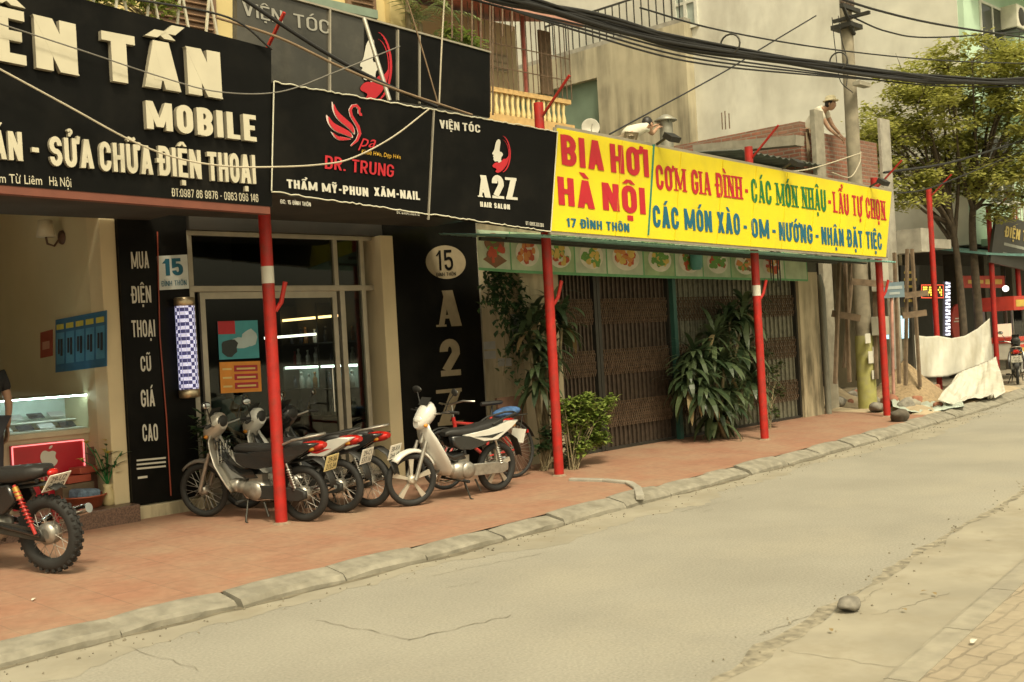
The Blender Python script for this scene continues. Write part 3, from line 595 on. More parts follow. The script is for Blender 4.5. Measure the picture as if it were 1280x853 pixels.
# ================================================================== restaurant front
YR = 9.7; xw0 = xa1+.035; xs_ = UY(703, 450, YR).x; xd_ = UY(846, 450, YR).x; xe_ = UY(1003, 450, YR).x; xp_ = UY(1027, 450, YR).x; ZL = UY(850, 342, YR).z
rest = thing('beer_restaurant', ((xw0+xp_)/2, YR, pave(YR)), 'low closed restaurant building with stained plaster walls behind the yellow sign', 'restaurant')
mb = MB(); z0 = pave(YR)-.1
mb.bb(xw0, xw0+.2, YR+.22, 16.5, z0, 3.2); mb.bb(xw0, xs_, YR, YR+.22, z0, 3.2); mb.bb(xe_, xp_, YR, YR+.22, z0, ZL+.04); mb.bb(xp_-.2, xp_, YR+.22, 16.5, z0, 3.2); mb.bb(xw0, xp_, 16.3, 16.5, z0, 3.2)
mb.build('wall', plaster, rest)
MB().bb(xs_, xp_, YR+.01, YR+.22, ZL+.04, 3.2).build('lintel', mat('lintel_dark', (.10, .10, .08), .8), rest)
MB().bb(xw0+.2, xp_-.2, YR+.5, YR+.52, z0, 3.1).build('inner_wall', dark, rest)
MB().bb(xw0-.02, xp_+.02, YR, 16.6, 3.2, 3.32).build('roof_slab', concrete, rest)
def shutter(x0, x1, m, label, nb):
    t = thing('folding_shutter', ((x0+x1)/2, YR+.08, pave(YR)), label, 'shutter', 'folding iron shutters of the restaurant'); z0, z1 = pave(YR)+.01, ZL+.03
    mb = MB(); w = x1-x0
    for k in range(nb): x = x0+.03+(w-.06)*(k+.5)/nb; mb.bb(x-.012, x+.012, YR+.09, YR+.115, z0+.03, z1)
    for k in range(nb): x = x0+.03+(w-.06)*k/nb; mb.bb(x, x+(w-.06)/nb*.86, YR+.122, YR+.127, z0+.03, z1)
    mb.build('slats', m, t); n = nb*2
    for zc in (.30, 1.02, 1.72):
        la = MB()
        for k in range(n):
            xa = x0+.03+(w-.06)*k/n; dx = (w-.06)/n*1.5; zc_ = z0+zc
            for r in range(3):
                zz = zc_+r*.11
                la.beam((xa, YR+.078, zz), (xa+dx, YR+.078, zz+.13), .015, .006); la.beam((xa+dx, YR+.084, zz), (xa, YR+.084, zz+.13), .015, .006)
        la.build('lattice', rusty, t)
    f = MB()
    f.bb(x0-.03, x0+.03, YR+.05, YR+.13, z0, z1); f.bb(x1-.03, x1+.03, YR+.05, YR+.13, z0, z1); f.bb(x0+.03, x1-.03, YR+.06, YR+.12, z1-.03, z1+.01); f.bb(x0+.03, x1-.03, YR+.06, YR+.12, z0-.01, z0+.03)
    f.build('frame', dsteel, t); return t
brn = mat('shutter_brown', (.078, .057, .042), .6, .3, var=.3, scale=15); grn = mat('shutter_grey_green', (.20, .195, .145), .6, .3, var=.25, scale=15)
xv = UY(752, 450, YR).x
shutter(xs_+.03, xv, brn, 'narrow brown folding shutter left of the dark post, half behind the bush', 9)
shutter(xv+.07, xd_-.04, brn, 'wide brown folding shutter in the middle of the restaurant front', 16)
shutter(xd_+.05, xe_-.02, grn, 'grey-green folding shutter behind the large dracaena plant', 26)
tag(MB().bb(xd_-.035, xd_+.045, YR-.02, YR+.14, pave(YR), ZL+.03).build('shutter_post', mat('green_post', (.03, .10, .08), .5)), 'dark green upright post between the brown and the grey-green shutters', 'post')
tag(MB().tube([(xp_+.09, YR-.03, pave(YR)), (xp_+.09, YR-.03, 2.2), (xp_+.07, YR+.02, 2.45)], .055, 12).build('drain_pipe', mat('pipe_grey', (.20, .20, .16), .5, dirt=(.1, .09, .07))), 'grey drain pipe at the right corner of the restaurant', 'pipe')
# corrugated canopy
YS = 8.27
xc0 = UY(622, 290, 9.0).x; xc2 = UY(1125, 325, YS).x
can = thing('corrugated_canopy', ((xc0+xc2)/2, 9.2, 2.7), 'teal corrugated sheet canopy under the yellow sign', 'canopy')
mb = MB(); N = 260; vs_ = []; za, zb_ = UY(688, 291, YS+.06).z, UY(1115, 325, YS+.06).z; xA = UY(688, 291, YS).x
for i in range(N+1):
    x = xc0+(xc2-xc0)*i/N; z = za+(zb_-za)*(x-xA)/(xc2-xA); w = .012*sin(x*2*pi/.09); vs_ += [(x, YS+.07, z-.035+w), (x, YR+.3, z+.16+w)]
mb.add(vs_, [(2*i, 2*i+2, 2*i+3, 2*i+1) for i in range(N)], True); mb.build('sheet', mat('canopy_teal', (.20, .46, .42), .5, var=.25, scale=3), can, solid=.004)
mb = MB(); mb.beam((xc0, YS+.6, za-.01), (xc2, YS+.6, zb_-.01), .03); mb.beam((xc0, 9.3, za+.03), (xc2, 9.3, zb_+.03), .04); mb.build('purlin', dsteel, can)
# food picture banner
YB = 9.5; bq = [(598, 338, 287), (640, 341, 290), (680, 343, 292), (720, 344.5, 294), (760, 346, 296), (806, 347.5, 300), (845, 348.5, 303), (880, 349, 306), (915, 350, 309), (950, 350.5, 312), (982, 351, 315), (1010, 352, 318)]
ban = thing('food_banner', UY(800, 347, YB), 'long faded banner of food pictures hanging over the shutters', 'banner')
rr_ = random.Random(9)
bg_ = [mat('banner_a', (0.476, 0.532, 0.392), .7, var=.2, scale=4), mat('banner_b', (0.420, 0.504, 0.336), .7, var=.2, scale=4), mat('banner_c', (0.308, 0.420, 0.224), .7, var=.25, scale=4)]
plate = mat('print_plate', (0.672, 0.644, 0.532), .7); foods = [mat('print_red', (0.476, 0.084, 0.042), .7), mat('print_orange', (0.588, 0.238, 0.070), .7), mat('print_green', (0.140, 0.308, 0.070), .7), mat('print_brown', (0.224, 0.112, 0.056), .7), mat('print_yellow', (0.630, 0.448, 0.112), .7)]
grb = mat('print_border', (0.140, 0.364, 0.168), .7)
for i, (a, b) in enumerate(zip(bq, bq[1:])):
    q = [UY(a[0], a[1], YB), UY(b[0], b[1], YB), UY(b[0]-2.5, b[2], YB), UY(a[0]-2.5, a[2], YB)]
    p = MB(); p.quad(*q); pa = p.build('picture_panel', bg_[(i*7 % 3) if i != 5 else 2] if i != 4 else bg_[0], ban)
    m = MB(); patch(m, q, 0, 0, 1, .07, .003); patch(m, q, .96, .07, 1, 1, .003); m.build('border', grb, pa)
    if i == 10: continue
    m = MB(); blob(m, q, .5, .5, .37, .33, .004, 22); 
    if i == 0: m = MB(); blob(m, q, .5, .70, .30, .24, .004, 20); blob(m, q, .5, .28, .36, .2, .0045, 4)
    m.build('plate_print', plate if i != 0 else foods[3], pa)
    sets = {0: [3, 2, 0], 1: [0, 0, 1], 2: [2, 0, 4], 3: [2, 2, 4], 4: [0, 1, 4], 5: [2, 4, 2], 6: [1, 0, 2], 7: [2, 0, 2], 8: [3, 2, 1], 9: [1, 4, 0]}[i]
    for k, ci in enumerate(sets):
        m = MB()
        for r in range(9): aa, rd = rr_.uniform(0, 6.3), rr_.uniform(0, 1)**.6; blob(m, q, .5+.27*rd*cos(aa), .5+.24*rd*sin(aa), rr_.uniform(.05, .10), rr_.uniform(.05, .10), .005+k*.0012+r*.0001, 7, .3)
        m.build('food_print', foods[ci], pa)
# ================================================================== big shop signs
def signbox(name, q, label, m, depth=.1, back=None, cat='sign'):
    t = thing(name, (q[0]+q[1])/2, label, cat)
    MB().prism([p for p in q], V((0, depth, 0))).build('panel', m, t); return t
YL = 8.25
zq = lambda x0, b0, t0, x1, b1, t1, y: [UY(x0, b0, y), UY(x1, b1, y), UY(x1+(t1-b1)*.0, t1, y), UY(x0, t0, y)]
qL = [UY(-190, 216, YL), UY(340, 258.5, YL), UY(339, 61, YL), UY(-190, -78, YL)]
sg = signbox('phone_shop_sign', qL, 'big black fascia sign with raised cream letters reading MOBILE', black, .12)
mb = Words()
for w, xl, yl, xr, yr, hl, hr, s in (('ÊN', -13, 76, 94.5, 96.5, 69, 64, .23), ('TẤN', 126, 101, 274, 125.5, 61, 58, .23), ('MOBILE', 180, 162, 317, 178.5, 35, 32.5, .21)):
    letters(w, TQ(YL, xl, yl, xr, yr, hl, hr), NY, .05, mb, side=1, s=s, t=s*.8, gap=.13)
for w, xl, yl, xr, yr in (('BÁN', -32, 197, 26.5, 202.5), ('-', 37, 203.5, 48.5, 205), ('SỬA', 60.7, 207.5, 115, 212), ('CHỮA', 123, 214, 189, 219.5), ('ĐIỆN', 197, 219.5, 249.5, 225), ('THOẠI', 258, 226.5, 317.5, 231)):
    letters(w, TQ(YL, xl, yl, xr, yr, 36), NY, .035, mb, side=1, s=.185)
mb.build('raised_lettering', [creamletter, letterside], sg)
mb = smalltext('Nam Từ Liêm', TQ(YL, -16, 227.5, 52.5, 231.5, 11.5), NY, .004); smalltext('Hà Nội', TQ(YL, 61.7, 232, 89, 234.3, 11.5), NY, .004, mb)
smalltext('ĐT:0987 86 9876 - 0963 096 146', TQ(YL, 215, 245.6, 322.7, 253, 10), NY, .004, mb); mb.build('small_lettering', creamletter, sg)
a, b = UY(-190, 219, YL), UY(338, 261.5, YL); MB().beam(a+V((0, .05, -.0)), b+V((0, .05, -.0)), .09, .085).build('bottom_rail', mat('rust_red_rail', (.16, .05, .03), .6), sg)
# awnings added behind the two black signs to darken the fronts below
aw = mat('awning_soffit', (.05, .045, .038), .8, var=.3, scale=2)
tag(MB().bb(-3.5, UY(340, 258, YL).x, YL+.14, YF-.06, 3.02, 3.08).build('added_shade_awning', aw), 'dark sheet awning added for shade behind the big phone shop sign', 'awning')
tag(MB().bb(UY(340, 258, YL).x+.05, 9.25, YL+.2, YF-.2, 3.06, 3.12).build('added_shade_awning', aw), 'dark sheet awning added for shade behind the hair salon sign', 'awning')
# double sign: spa and hair salon
YD = 8.24
qD = [UY(338.5, 240, YD), UY(687.5, 289.5, YD), UY(696, 165, YD), UY(341.5, 103, YD)]
ds = signbox('spa_and_hair_salon_sign', qD, 'black double fascia sign with a red swan at left and A2Z at right', black, .1)
mb = MB(); P = lambda u, v: bil(qD, u, v)
for (u0, v0), (u1, v1), n in (((0, 0), (1, 0), 90), ((0, 1), (1, 1), 90), ((0, 0), (0, 1), 26), ((1, 0), (1, 1), 26)):
    pts = [P(u0+(u1-u0)*k/n, v0+(v1-v0)*k/n)+NY*.012+V((0, 0, random.choice((.006, -.006, .002, -.003)))) for k in range(n+1)]; mb.tube(pts, .0065, 5)
mb.build('light_string', mat('light_string', (.60, .58, .46), .5), ds)
MB().beam(UY(541.5, 137.5, YD)+NY*.008, UY(534.5, 275, YD)+NY*.008, .022, .014).build('divider', alu, ds)
def poly(mb, pts, y, d): mb.add([UY(px, py, y)+NY*d for px, py in pts], [tuple(range(len(pts)))]); return mb
Z2 = lambda L: [(280+x/2.843, y/2.843) for x, y in L]
def smooth(pts, it=2):
    for _ in range(it):
        o = []
        for i, p in enumerate(pts): q = pts[(i+1) % len(pts)]; o += [(p[0]*.75+q[0]*.25, p[1]*.75+q[1]*.25), (p[0]*.25+q[0]*.75, p[1]*.25+q[1]*.75)]
        pts = o
    return pts
mw = MB(); mr_ = MB()
for k, pts in enumerate(([(386, 362), (398, 395), (432, 425), (458, 448), (462, 480), (440, 455), (408, 432), (388, 400)], [(366, 408), (384, 438), (418, 455), (446, 470), (456, 492), (428, 480), (392, 468), (370, 440)], [(378, 466), (398, 486), (428, 490), (452, 496), (430, 500), (400, 500)])):
    s_ = smooth(Z2(pts)); poly(mr_, s_, YD, .012+k*.001); c = (sum(p[0] for p in s_)/len(s_), sum(p[1] for p in s_)/len(s_)); poly(mw, [(c[0]+(p[0]-c[0])*1.13-.5, c[1]+(p[1]-c[1])*1.13-.4) for p in s_], YD, .006+k*.0005)
neck = [(485, 412), (478, 402), (478, 388), (468, 376), (454, 378), (446, 392), (450, 412), (462, 432), (474, 452), (480, 476), (470, 500), (448, 520)]
for q_, m_, w_, d_ in ((neck, mr_, [4, 7, 9, 9, 9, 9, 9, 9, 10, 10, 9, 3], .014), (neck, mw, [7, 10, 12, 12, 12, 12, 12, 12, 13, 13, 11, 5], .008)):
    pts = Z2(q_); pv = [V(p) for p in pts]; L_, R_ = [], []
    for i in range(len(pv)):
        t_ = (pv[min(i+1, len(pv)-1)]-pv[max(i-1, 0)]).normalized(); nrm = V((-t_.y, t_.x)); w = w_[i]/2.843/2; L_.append(pv[i]+nrm*w); R_.append(pv[i]-nrm*w)
    for i in range(len(pv)-1): m_.add([UY(p.x, p.y, YD)+NY*(d_+i*.0001) for p in (L_[i], L_[i+1], R_[i+1], R_[i])], [(0, 1, 2, 3)])
poly(mr_, Z2([(474, 398), (486, 404), (488, 414), (478, 412)]), YD, .0155)
rd_ = letters('DR. TRUNG', TQ(YD, 405, 211, 491, 222, 16.5, 15.5), NY, .012, s=.15, slant=.08)
smalltext('pa', [UY(447, 183, YD), UY(468, 185.5, YD), UY(470, 170, YD), UY(449, 167, YD)], NY, .012, rd_, shear=.3); rd_.build('red_lettering', redprint, ds)
mw.build('logo_outline', mat('logo_outline', (.62, .50, .45), .5), ds); mr_.build('swan_logo', redprint, ds)
mb = smalltext('Khoẻ Hơn, Đẹp Hơn', TQ(YD, 451, 192.5, 500, 199.5, 5.5), NY, .012, shear=.2); mb.build('yellow_lettering', mat('yellow_letter', (.62, .36, .03), .5), ds)
mb = Words(); letters('THẨM MỸ-PHUN', TQ(YD, 358, 235.2, 459.5, 246.3, 10.8), NY, .010, mb, s=.2, t=.2); letters('XĂM-NAIL', TQ(YD, 467, 245, 524, 250.6, 10.5), NY, .010, mb, s=.2, t=.2)
letters('VIỆN', TQ(YD, 549, 160.5, 573.5, 163.8, 10.5), NY, .010, mb, s=.18, t=.18); letters('TÓC', TQ(YD, 577.5, 163.8, 599.4, 166.6, 10), NY, .010, mb, s=.18, t=.18)
letters('A2Z', TQ(YD, 596, 246.3, 646, 250.6, 27.5), NY, .012, mb, s=.24, t=.12, serif=.06, gap=.08)
letters('HAIR SALON', TQ(YD, 599.5, 258.6, 636.5, 262.4, 6.3), NY, .010, mb, s=.24, t=.15)
smalltext('ĐC: 15 ĐÌNH THÔN', TQ(YD, 350.3, 254.5, 388, 258.5, 5), NY, .006, mb); smalltext('ĐT: 0704.170.476', TQ(YD, 495.6, 267.3, 523.7, 270.3, 5), NY, .006, mb); smalltext('ĐT: 0868.330.098', TQ(YD, 657, 281.4, 679.2, 284.3, 4.6), NY, .006, mb)
mb.build('white_lettering', white, ds)
def face_logo(t, x0, y0, w, h, y):       # woman's profile with streaming red hair, in photo pixels
    F = lambda L: [(x0+u*w, y0+v*h) for u, v in L]
    m = poly(MB(), smooth(F([(.36, .06), (.24, .14), (.19, .28), (.16, .37), (.04, .475), (.15, .50), (.09, .545), (.15, .57), (.11, .62), (.20, .69), (.34, .66), (.36, .80), (.52, .74), (.46, .58), (.58, .50), (.50, .42), (.40, .42), (.42, .28), (.46, .12)]), 1), y, .012); m.build('face_print', white, t)
    m = MB(); poly(m, smooth(F([(.02, .82), (.20, .70), (.42, .72), (.58, .60), (.70, .62), (.86, .48), (.80, .70), (.62, .88), (.36, 1.0), (.18, .96), (.30, .88)]), 2), y, .014)
    n = 16
    for w_, r, d in ((.07, 1., .013), (.035, .8, .0135)):
        A = [(.50+.42*r*sin(t_), .48-.50*r*cos(t_)) for t_ in [rad(8+165*k/n) for k in range(n+1)]]; 
        for k in range(n):
            a, b = A[k], A[k+1]; ww = w_*sin(pi*(k+.6)/(n+1.2)); c = lambda p: ((p[0]-.5)*(1-ww*2/.9)+.5-.0, (p[1]-.48)*(1-ww*2/.9)+.48)
            poly(m, F([a, b, c(b), c(a)]), y, d+.0001*k)
    m.build('hair_print', redprint, t)
face_logo(ds, 612.5, 171, 27, 46, YD)
# yellow beer sign
YY = 8.24
ylw = mat('yellow_sheet', (.76, .62, .012), .5, var=.05, scale=1.2, dirt=(.60, .48, .03), dscale=2.2, damt=.45)
qY = [UY(688, 288.5, YY), UY(1107.5, 321.5, YY), UY(1114.5, 240, YY), UY(697, 160, YY)]
ye = signbox('beer_restaurant_sign', qY, 'long bright yellow sign with red, green and blue lettering about draught beer', ylw, .06)
mb = MB()
for u0, v0, u1, v1 in ((0, 0, 0, 1), (0, 1, 1, 1), (1, 0, 1, 1), (0, 0, 1, 0)): mb.beam(bil(qY, u0, v0)+V((0, .025, 0)), bil(qY, u1, v1)+V((0, .025, 0)), .026, .075)
mb.build('sign_frame', alu, ye)
mb = MB()
for u in (.14, .285, .40, .50, .60, .70, .80, .90): mb.beam(bil(qY, u, .01)+NY*.002, bil(qY, u, .99)+NY*.002, .012, .004)
mb.build('sheet_seams', mat('yellow_seam', (.62, .47, .012), .5), ye)
mb = MB().beam(UY(816.5, 181, YY)+NY*.006, UY(809.5, 294.5, YY)+NY*.006, .035, .008); mb.build('teal_stripe', mat('teal_print', (.02, .20, .18), .5), ye)
R_, G_, B_ = Words(), Words(), Words()
letters('BIA', TQ(YY, 702, 206, 754.5, 214, 38, 36.5), NY, .006, R_, s=.205); letters('HƠI', TQ(YY, 763.5, 215.5, 811, 222, 36, 34.5), NY, .006, R_, s=.205)
letters('HÀ', TQ(YY, 698, 256, 743, 262, 35.5, 34.5), NY, .006, R_, s=.205); letters('NỘI', TQ(YY, 753.5, 262.5, 807, 268.5, 34.5, 33), NY, .006, R_, s=.205)
letters('CƠM GIA ĐÌNH', TQ(YY, 820.3, 235.7, 927.7, 249.6, 29, 28), NY, .006, R_, s=.185, t=.10, serif=.07); letters('-', TQ(YY, 931, 250, 936, 250.7, 26), NY, .006, R_, s=.2); letters('-', TQ(YY, 1035, 263, 1039.5, 263.6, 24), NY, .006, R_, s=.2)
letters('LẨU TỰ CHỌN', TQ(YY, 1042, 265.7, 1107, 275.8, 26, 24), NY, .006, R_, s=.185, t=.10, serif=.07)
letters('CÁC MÓN NHẬU', TQ(YY, 939.5, 252.2, 1032.6, 264.3, 28, 26.5), NY, .006, G_, s=.185, t=.10, serif=.07)
letters('CÁC MÓN XÀO', TQ(YY, 816.4, 283.8, 925.2, 293.7, 27, 26), NY, .006, B_, s=.20); letters('-', TQ(YY, 929, 294, 934.5, 294.5, 23), NY, .006, B_, s=.2)
letters('OM', TQ(YY, 939.5, 296.5, 961.6, 298.6, 23.5), NY, .006, B_, s=.195); letters('-', TQ(YY, 965, 298.8, 970.5, 299.3, 22), NY, .006, B_, s=.2); letters('NƯỚNG', TQ(YY, 974, 300.5, 1015.8, 304.8, 23), NY, .006, B_, s=.195); letters('-', TQ(YY, 1019, 305, 1024, 305.5, 22), NY, .006, B_, s=.2)
letters('NHẬN ĐẶT TIỆC', TQ(YY, 1027, 305.6, 1102.4, 312.4, 22, 21), NY, .006, B_, s=.195)
letters('17 ĐÌNH THÔN', TQ(YY, 708, 283.6, 786.4, 290.3, 11, 10.5), NY, .006, B_, s=.19)
R_.build('red_lettering', redprint, ye); G_.build('green_lettering', greenp, ye); B_.build('blue_lettering', bluep, ye)
# spot lamps on top of the yellow sign
def spot(px, py, lab):
    p = UY(px, py, YY); t = thing('spot_lamp', p, lab, 'lamp', 'spot lamps along the yellow sign')
    MB().beam(p+V((0, .1, -.02)), p+V((0, -.18, .09)), .025).build('arm', dsteel, t)
    m = MB(); m.box(p+V((0, -.22, .06)), (.2, .13, .07), (rad(35), 0, 0)); m.build('lamp_head', blackm, t)
spot(822, 182, 'small black spot lamp on the yellow sign above the teal stripe'); spot(979, 212, 'small black spot lamp over the middle of the yellow sign'); spot(1088, 235, 'small black spot lamp near the right end of the yellow sign')
# upper old salon sign
YU = 9.6
qU = [UY(296, 104, YU), UY(612, 148, YU), UY(612.5, 65, YU), UY(296, -22, YU)]
us = signbox('old_salon_sign', qU, 'old grey-black glossy sign with a woman\'s face above the double fascia sign', mat('old_sign_grey', (.05, .048, .04), .18, var=.35, scale=1.2, dirt=(.11, .10, .08), dscale=1.6), .08)
mb = MB(); poly(mb, [(455, 24), (494, 35), (494, 126), (455, 121)], YU, .006); mb.build('face_panel', black, us)
mb = MB(); poly(mb, [(496, 36), (522, 43), (522, 130), (496, 126)], YU, .008); poly(mb, [(525, 44), (612, 66), (612, 147), (525, 130)], YU, .008); mb.build('black_panels', black, us)
face_logo(us, 446, 42, 47, 86, YU)
mb = Words(); letters('VIỆN', TQ(YU, 303, 18.5, 353, 31, 17), NY, .008, mb, s=.12, t=.12); letters('TÓC', TQ(YU, 367, 34, 412, 43.5, 17), NY, .008, mb, s=.12, t=.12); mb.build('lettering', mat('faded_white', (.32, .31, .27), .5), us)
mb = MB()
for a, b in (((296, -20), (612, 66)), ((411, 12), (411, 118)), ((496, 38), (496, 126)), ((523, 45), (523, 130))): mb.beam(UY(*a, YU)+NY*.014, UY(*b, YU)+NY*.014, .03, .02)
mb.build('trim', alu, us)
tag(MB().tube([UY(455, 23, 8.9), UY(487, 126, 8.7)], .022, 8).build('steel_strut', mat('pale_steel', (.5, .48, .42), .35, .7)), 'pale steel strut leaning against the old salon sign', 'strut')
# ================================================================== red posts
post_lab = ['red steel post in front of the salon, beside the parked motorbikes', 'red steel post at the joint of the black sign and the yellow sign', 'red steel post under the middle of the yellow sign, by the dracaena', 'red steel post at the right end of the yellow sign', 'red steel post holding the left end of the white tarpaulin', 'tall thin red post right of the tree trunks, by the food cart', 'red steel post under the hanging black sign at the right edge']
pb = [(352, 655), (699, 595), (956, 550), (1109, 521)]
PB = [UG(*p) for p in pb]
for px, py, d in ((1175, 490, 23.5), (1247, 468, 26), (1279, 462, 28)):
    p = UD(px, py, d); PB.append(V((p.x, p.y, pave(p.y))))
tops = [60, 128, 183, 222, 235, 258, 255]
post0 = None
for i, p in enumerate(PB):
    d = (p-V((0, 0, CAMH))).dot(FW); px = proj(p)[0]; h = (CAMH-p.z)+((426.5-.056*(px-640))-tops[i])/FPX*d
    t = thing('red_post', p, post_lab[i], 'post', 'red steel posts along the pavement')
    MB().tube([p, p+V((0, 0, h))], .058, 14).build('pole', redp, t)
    MB().beam(p+V((0, .05, h-.25)), p+V((0, -.5, h+.22)), .024).build('arm', redp, t)
    if i < 4:
        MB().lathe(p, [(.10, -.02), (.088, .004), (.07, .010), (.058, .02)], n=14, caps=False).build('footing', mat('footing_cement', (.26, .19, .13), .95, var=.3, scale=14), t)
        MB().tube([p+V((.05, -.02, 2.0)), p+V((.10, -.05, 2.08)), p+V((.13, -.09, 2.27))], .022, 8).build('bracket', redp, t)
    if i in (0, 2): MB().lathe(p, [(.0595, 2.26 if i == 0 else 2.05), (.0595, 2.42 if i == 0 else 2.2)], n=14, caps=False).build('paper_notice', white, t)
# ================================================================== upper storeys on the left
yel = mat_streaks('yellow_wall', (.62, .50, .24), (.36, .28, .14), .4, .85, .5)
YW = 10.95; zu = 3.5; xu1 = UY(500, 20, YW).x
up = thing('yellow_house', (4, YW, 3.5), 'yellow painted upper storey with brown shutters above the black signs', 'house')
MB().bb(-3.4, xu1, YW, 16, 3.5, 9.5).build('wall', yel, up)
shm = mat('brown_shutter', (.20, .12, .07), .6, var=.2)
def lwin(px0, px1, z0, z1):
    x0, x1 = UY(px0, 20, YW).x, UY(px1, 20, YW).x; f = MB(); f.bb(x0, x1, YW-.05, YW-.003, z0, z1); w = f.build('window_shutter', shm, up); m = MB(); n = int((z1-z0)/.07)
    for k in range(n): z = z0+.06+(z1-z0-.1)*k/n; m.box(((x0+x1)/2, YW-.06, z), (x1-x0-.12, .04, .012), (rad(35), 0, 0))
    m.build('louvres', shm, w)
lwin(432, 468, 5.3, 6.9); lwin(180, 268, 4.9, 6.6)
MB().bb(UY(300, 20, YW).x, UY(440, 20, YW).x, YW-.5, YW-.002, UY(440, 28, YW-.2).z, UY(440, 28, YW-.2).z+.10).build('ledge', mat('green_ledge', (.20, .26, .20), .8), up)
MB().bb(xu1-.25, xu1+.02, YW-.1, YW+.1, 3.5, 9.5).build('corner_pilaster', yel, up)
# low railing with zigzag and plants behind the phone sign
rl = thing('balcony_railing', (3.2, 9.9, 3.6), 'pale zigzag metal railing above the phone shop sign', 'railing'); m = MB(); xr0, xr1 = UY(90, 10, 9.9).x, UY(300, 40, 9.9).x; zr = 4.55
m.beam((xr0, 9.9, zr+.75), (xr1, 9.9, zr+.75), .04); m.beam((xr0, 9.9, zr-.3), (xr1, 9.9, zr-.3), .04); m.build('rails', alu, rl); m = MB(); k = 0; x = xr0
while x < xr1: m.beam((x, 9.9, zr-.3), (x+.16, 9.9, zr+.73), .022); m.beam((x+.16, 9.905, zr+.73), (x+.32, 9.905, zr-.3), .022); x += .32
m.build('zigzag', mat('pale_rail', (.55, .52, .42), .5), rl)
# ================================================================== buildings behind and to the right
wallT = mat_streaks('raw_tower_plaster', (.66, .65, .575), (.34, .315, .26), 1.3, .9, .85, .4, (.42, .66))
wallG = mat_streaks('grey_old_plaster', (.46, .41, .29), (.13, .115, .08), .5, .9, 1., .12, (.40, .64))
mint = mat_streaks('mint_wall', (.46, .62, .48), (.35, .45, .34), .6, .8, .4)
XT = 28.
tw = thing('tall_house', (XT+5, 14, 0), 'tall house with a bare plaster side wall and a pale green street front', 'house')
m = MB(); m.bb(XT, XT+12, 11.15, 34, 3.36, 24); m.bb(XT, XT+12, 14.45, 34, 0, 3.36); m.build('side_wall', wallT, tw)
MB().bb(XT+.02, XT+12, 11.0, 11.148, 3.36, 24).build('street_front', mint, tw)
gf = mat('dark_pane', (.03, .035, .03), .15)
def win(parent, x0, x1, y, z0, z1, fm, pm, bars=2, d=.05):
    f = MB(); t = .06
    f.bb(x0, x1, y-d, y-.003, z0, z0+t); f.bb(x0, x1, y-d, y-.003, z1-t, z1); f.bb(x0, x0+t, y-d, y-.003, z0+t, z1-t); f.bb(x1-t, x1, y-d, y-.003, z0+t, z1-t)
    for k in range(1, bars): xx = x0+(x1-x0)*k/bars; f.bb(xx-.025, xx+.025, y-d, y-.003, z0+t, z1-t)
    w = f.build('window', fm, parent); MB().bb(x0+t, x1-t, y-.02, y-.006, z0+t, z1-t).build('pane', pm, w); return w
wf = mat('white_frame', (.62, .62, .55), .5)
for fl in range(5):
    for k in range(3): win(tw, XT+1.0+k*3.4, XT+2.6+k*3.4, 11.0, 4.4+fl*3.4, 6.2+fl*3.4, wf, gf)
    b = MB(); b.bb(XT+.3, XT+9, 10.2, 10.995, 3.3+fl*3.4, 3.48+fl*3.4); sl_ = b.build('balcony_slab', mint, tw); r = MB(); z = 3.48+fl*3.4
    r.bb(XT+.3, XT+9, 10.2, 10.25, z+.8, z+.86)
    for k in range(46): r.bb(XT+.32+k*.19, XT+.345+k*.19, 10.21, 10.235, z, z+.8)
    r.build('balcony_railing', wf, sl_)
f = MB(); xw = XT-.03; y0_, y1_ = UX(873, 15, XT).y, UX(843, 15, XT).y; z0_, z1_ = UX(860, 37, XT).z, UX(860, -20, XT).z
for a, b, c, d in ((y0_, y1_, z0_, z0_+.1), (y0_, y0_+.1, z0_+.1, z1_), (y1_-.1, y1_, z0_+.1, z1_), ((y0_+y1_)/2-.05, (y0_+y1_)/2+.05, z0_+.1, z1_)): f.bb(xw-.05, XT-.003, a, b, c, d)
f.bb(xw-.04, XT-.003, y0_+.1, y1_-.1, z0_+.75, z0_+.83); w = f.build('window', wf, tw); MB().bb(XT-.02, XT-.006, y0_+.1, y1_-.1, z0_+.1, z1_).build('pane', mat('pale_pane', (.35, .40, .36), .2), w)
ac = thing('air_conditioner', UY(1262, 40, 10.9), 'white air conditioner unit on the pale green house front at the top right', 'air conditioner')
p = UY(1262, 26, 10.9); MB().bb(p.x-.42, p.x+.42, 10.55, 10.99, p.z-.3, p.z+.3).build('case', mat('ac_white', (.6, .58, .48), .5), ac, bevel=.02); MB().lathe((p.x-.1, 10.55, p.z), [(.24, 0), (.24, -.0), (.2, .012), (.06, .02)], (0, -1, 0), 20).build('fan_grille', dsteel, ac); MB().bb(p.x-.4, p.x+.4, 10.6, 10.98, p.z-.36, p.z-.31).build('bracket', dsteel, ac)
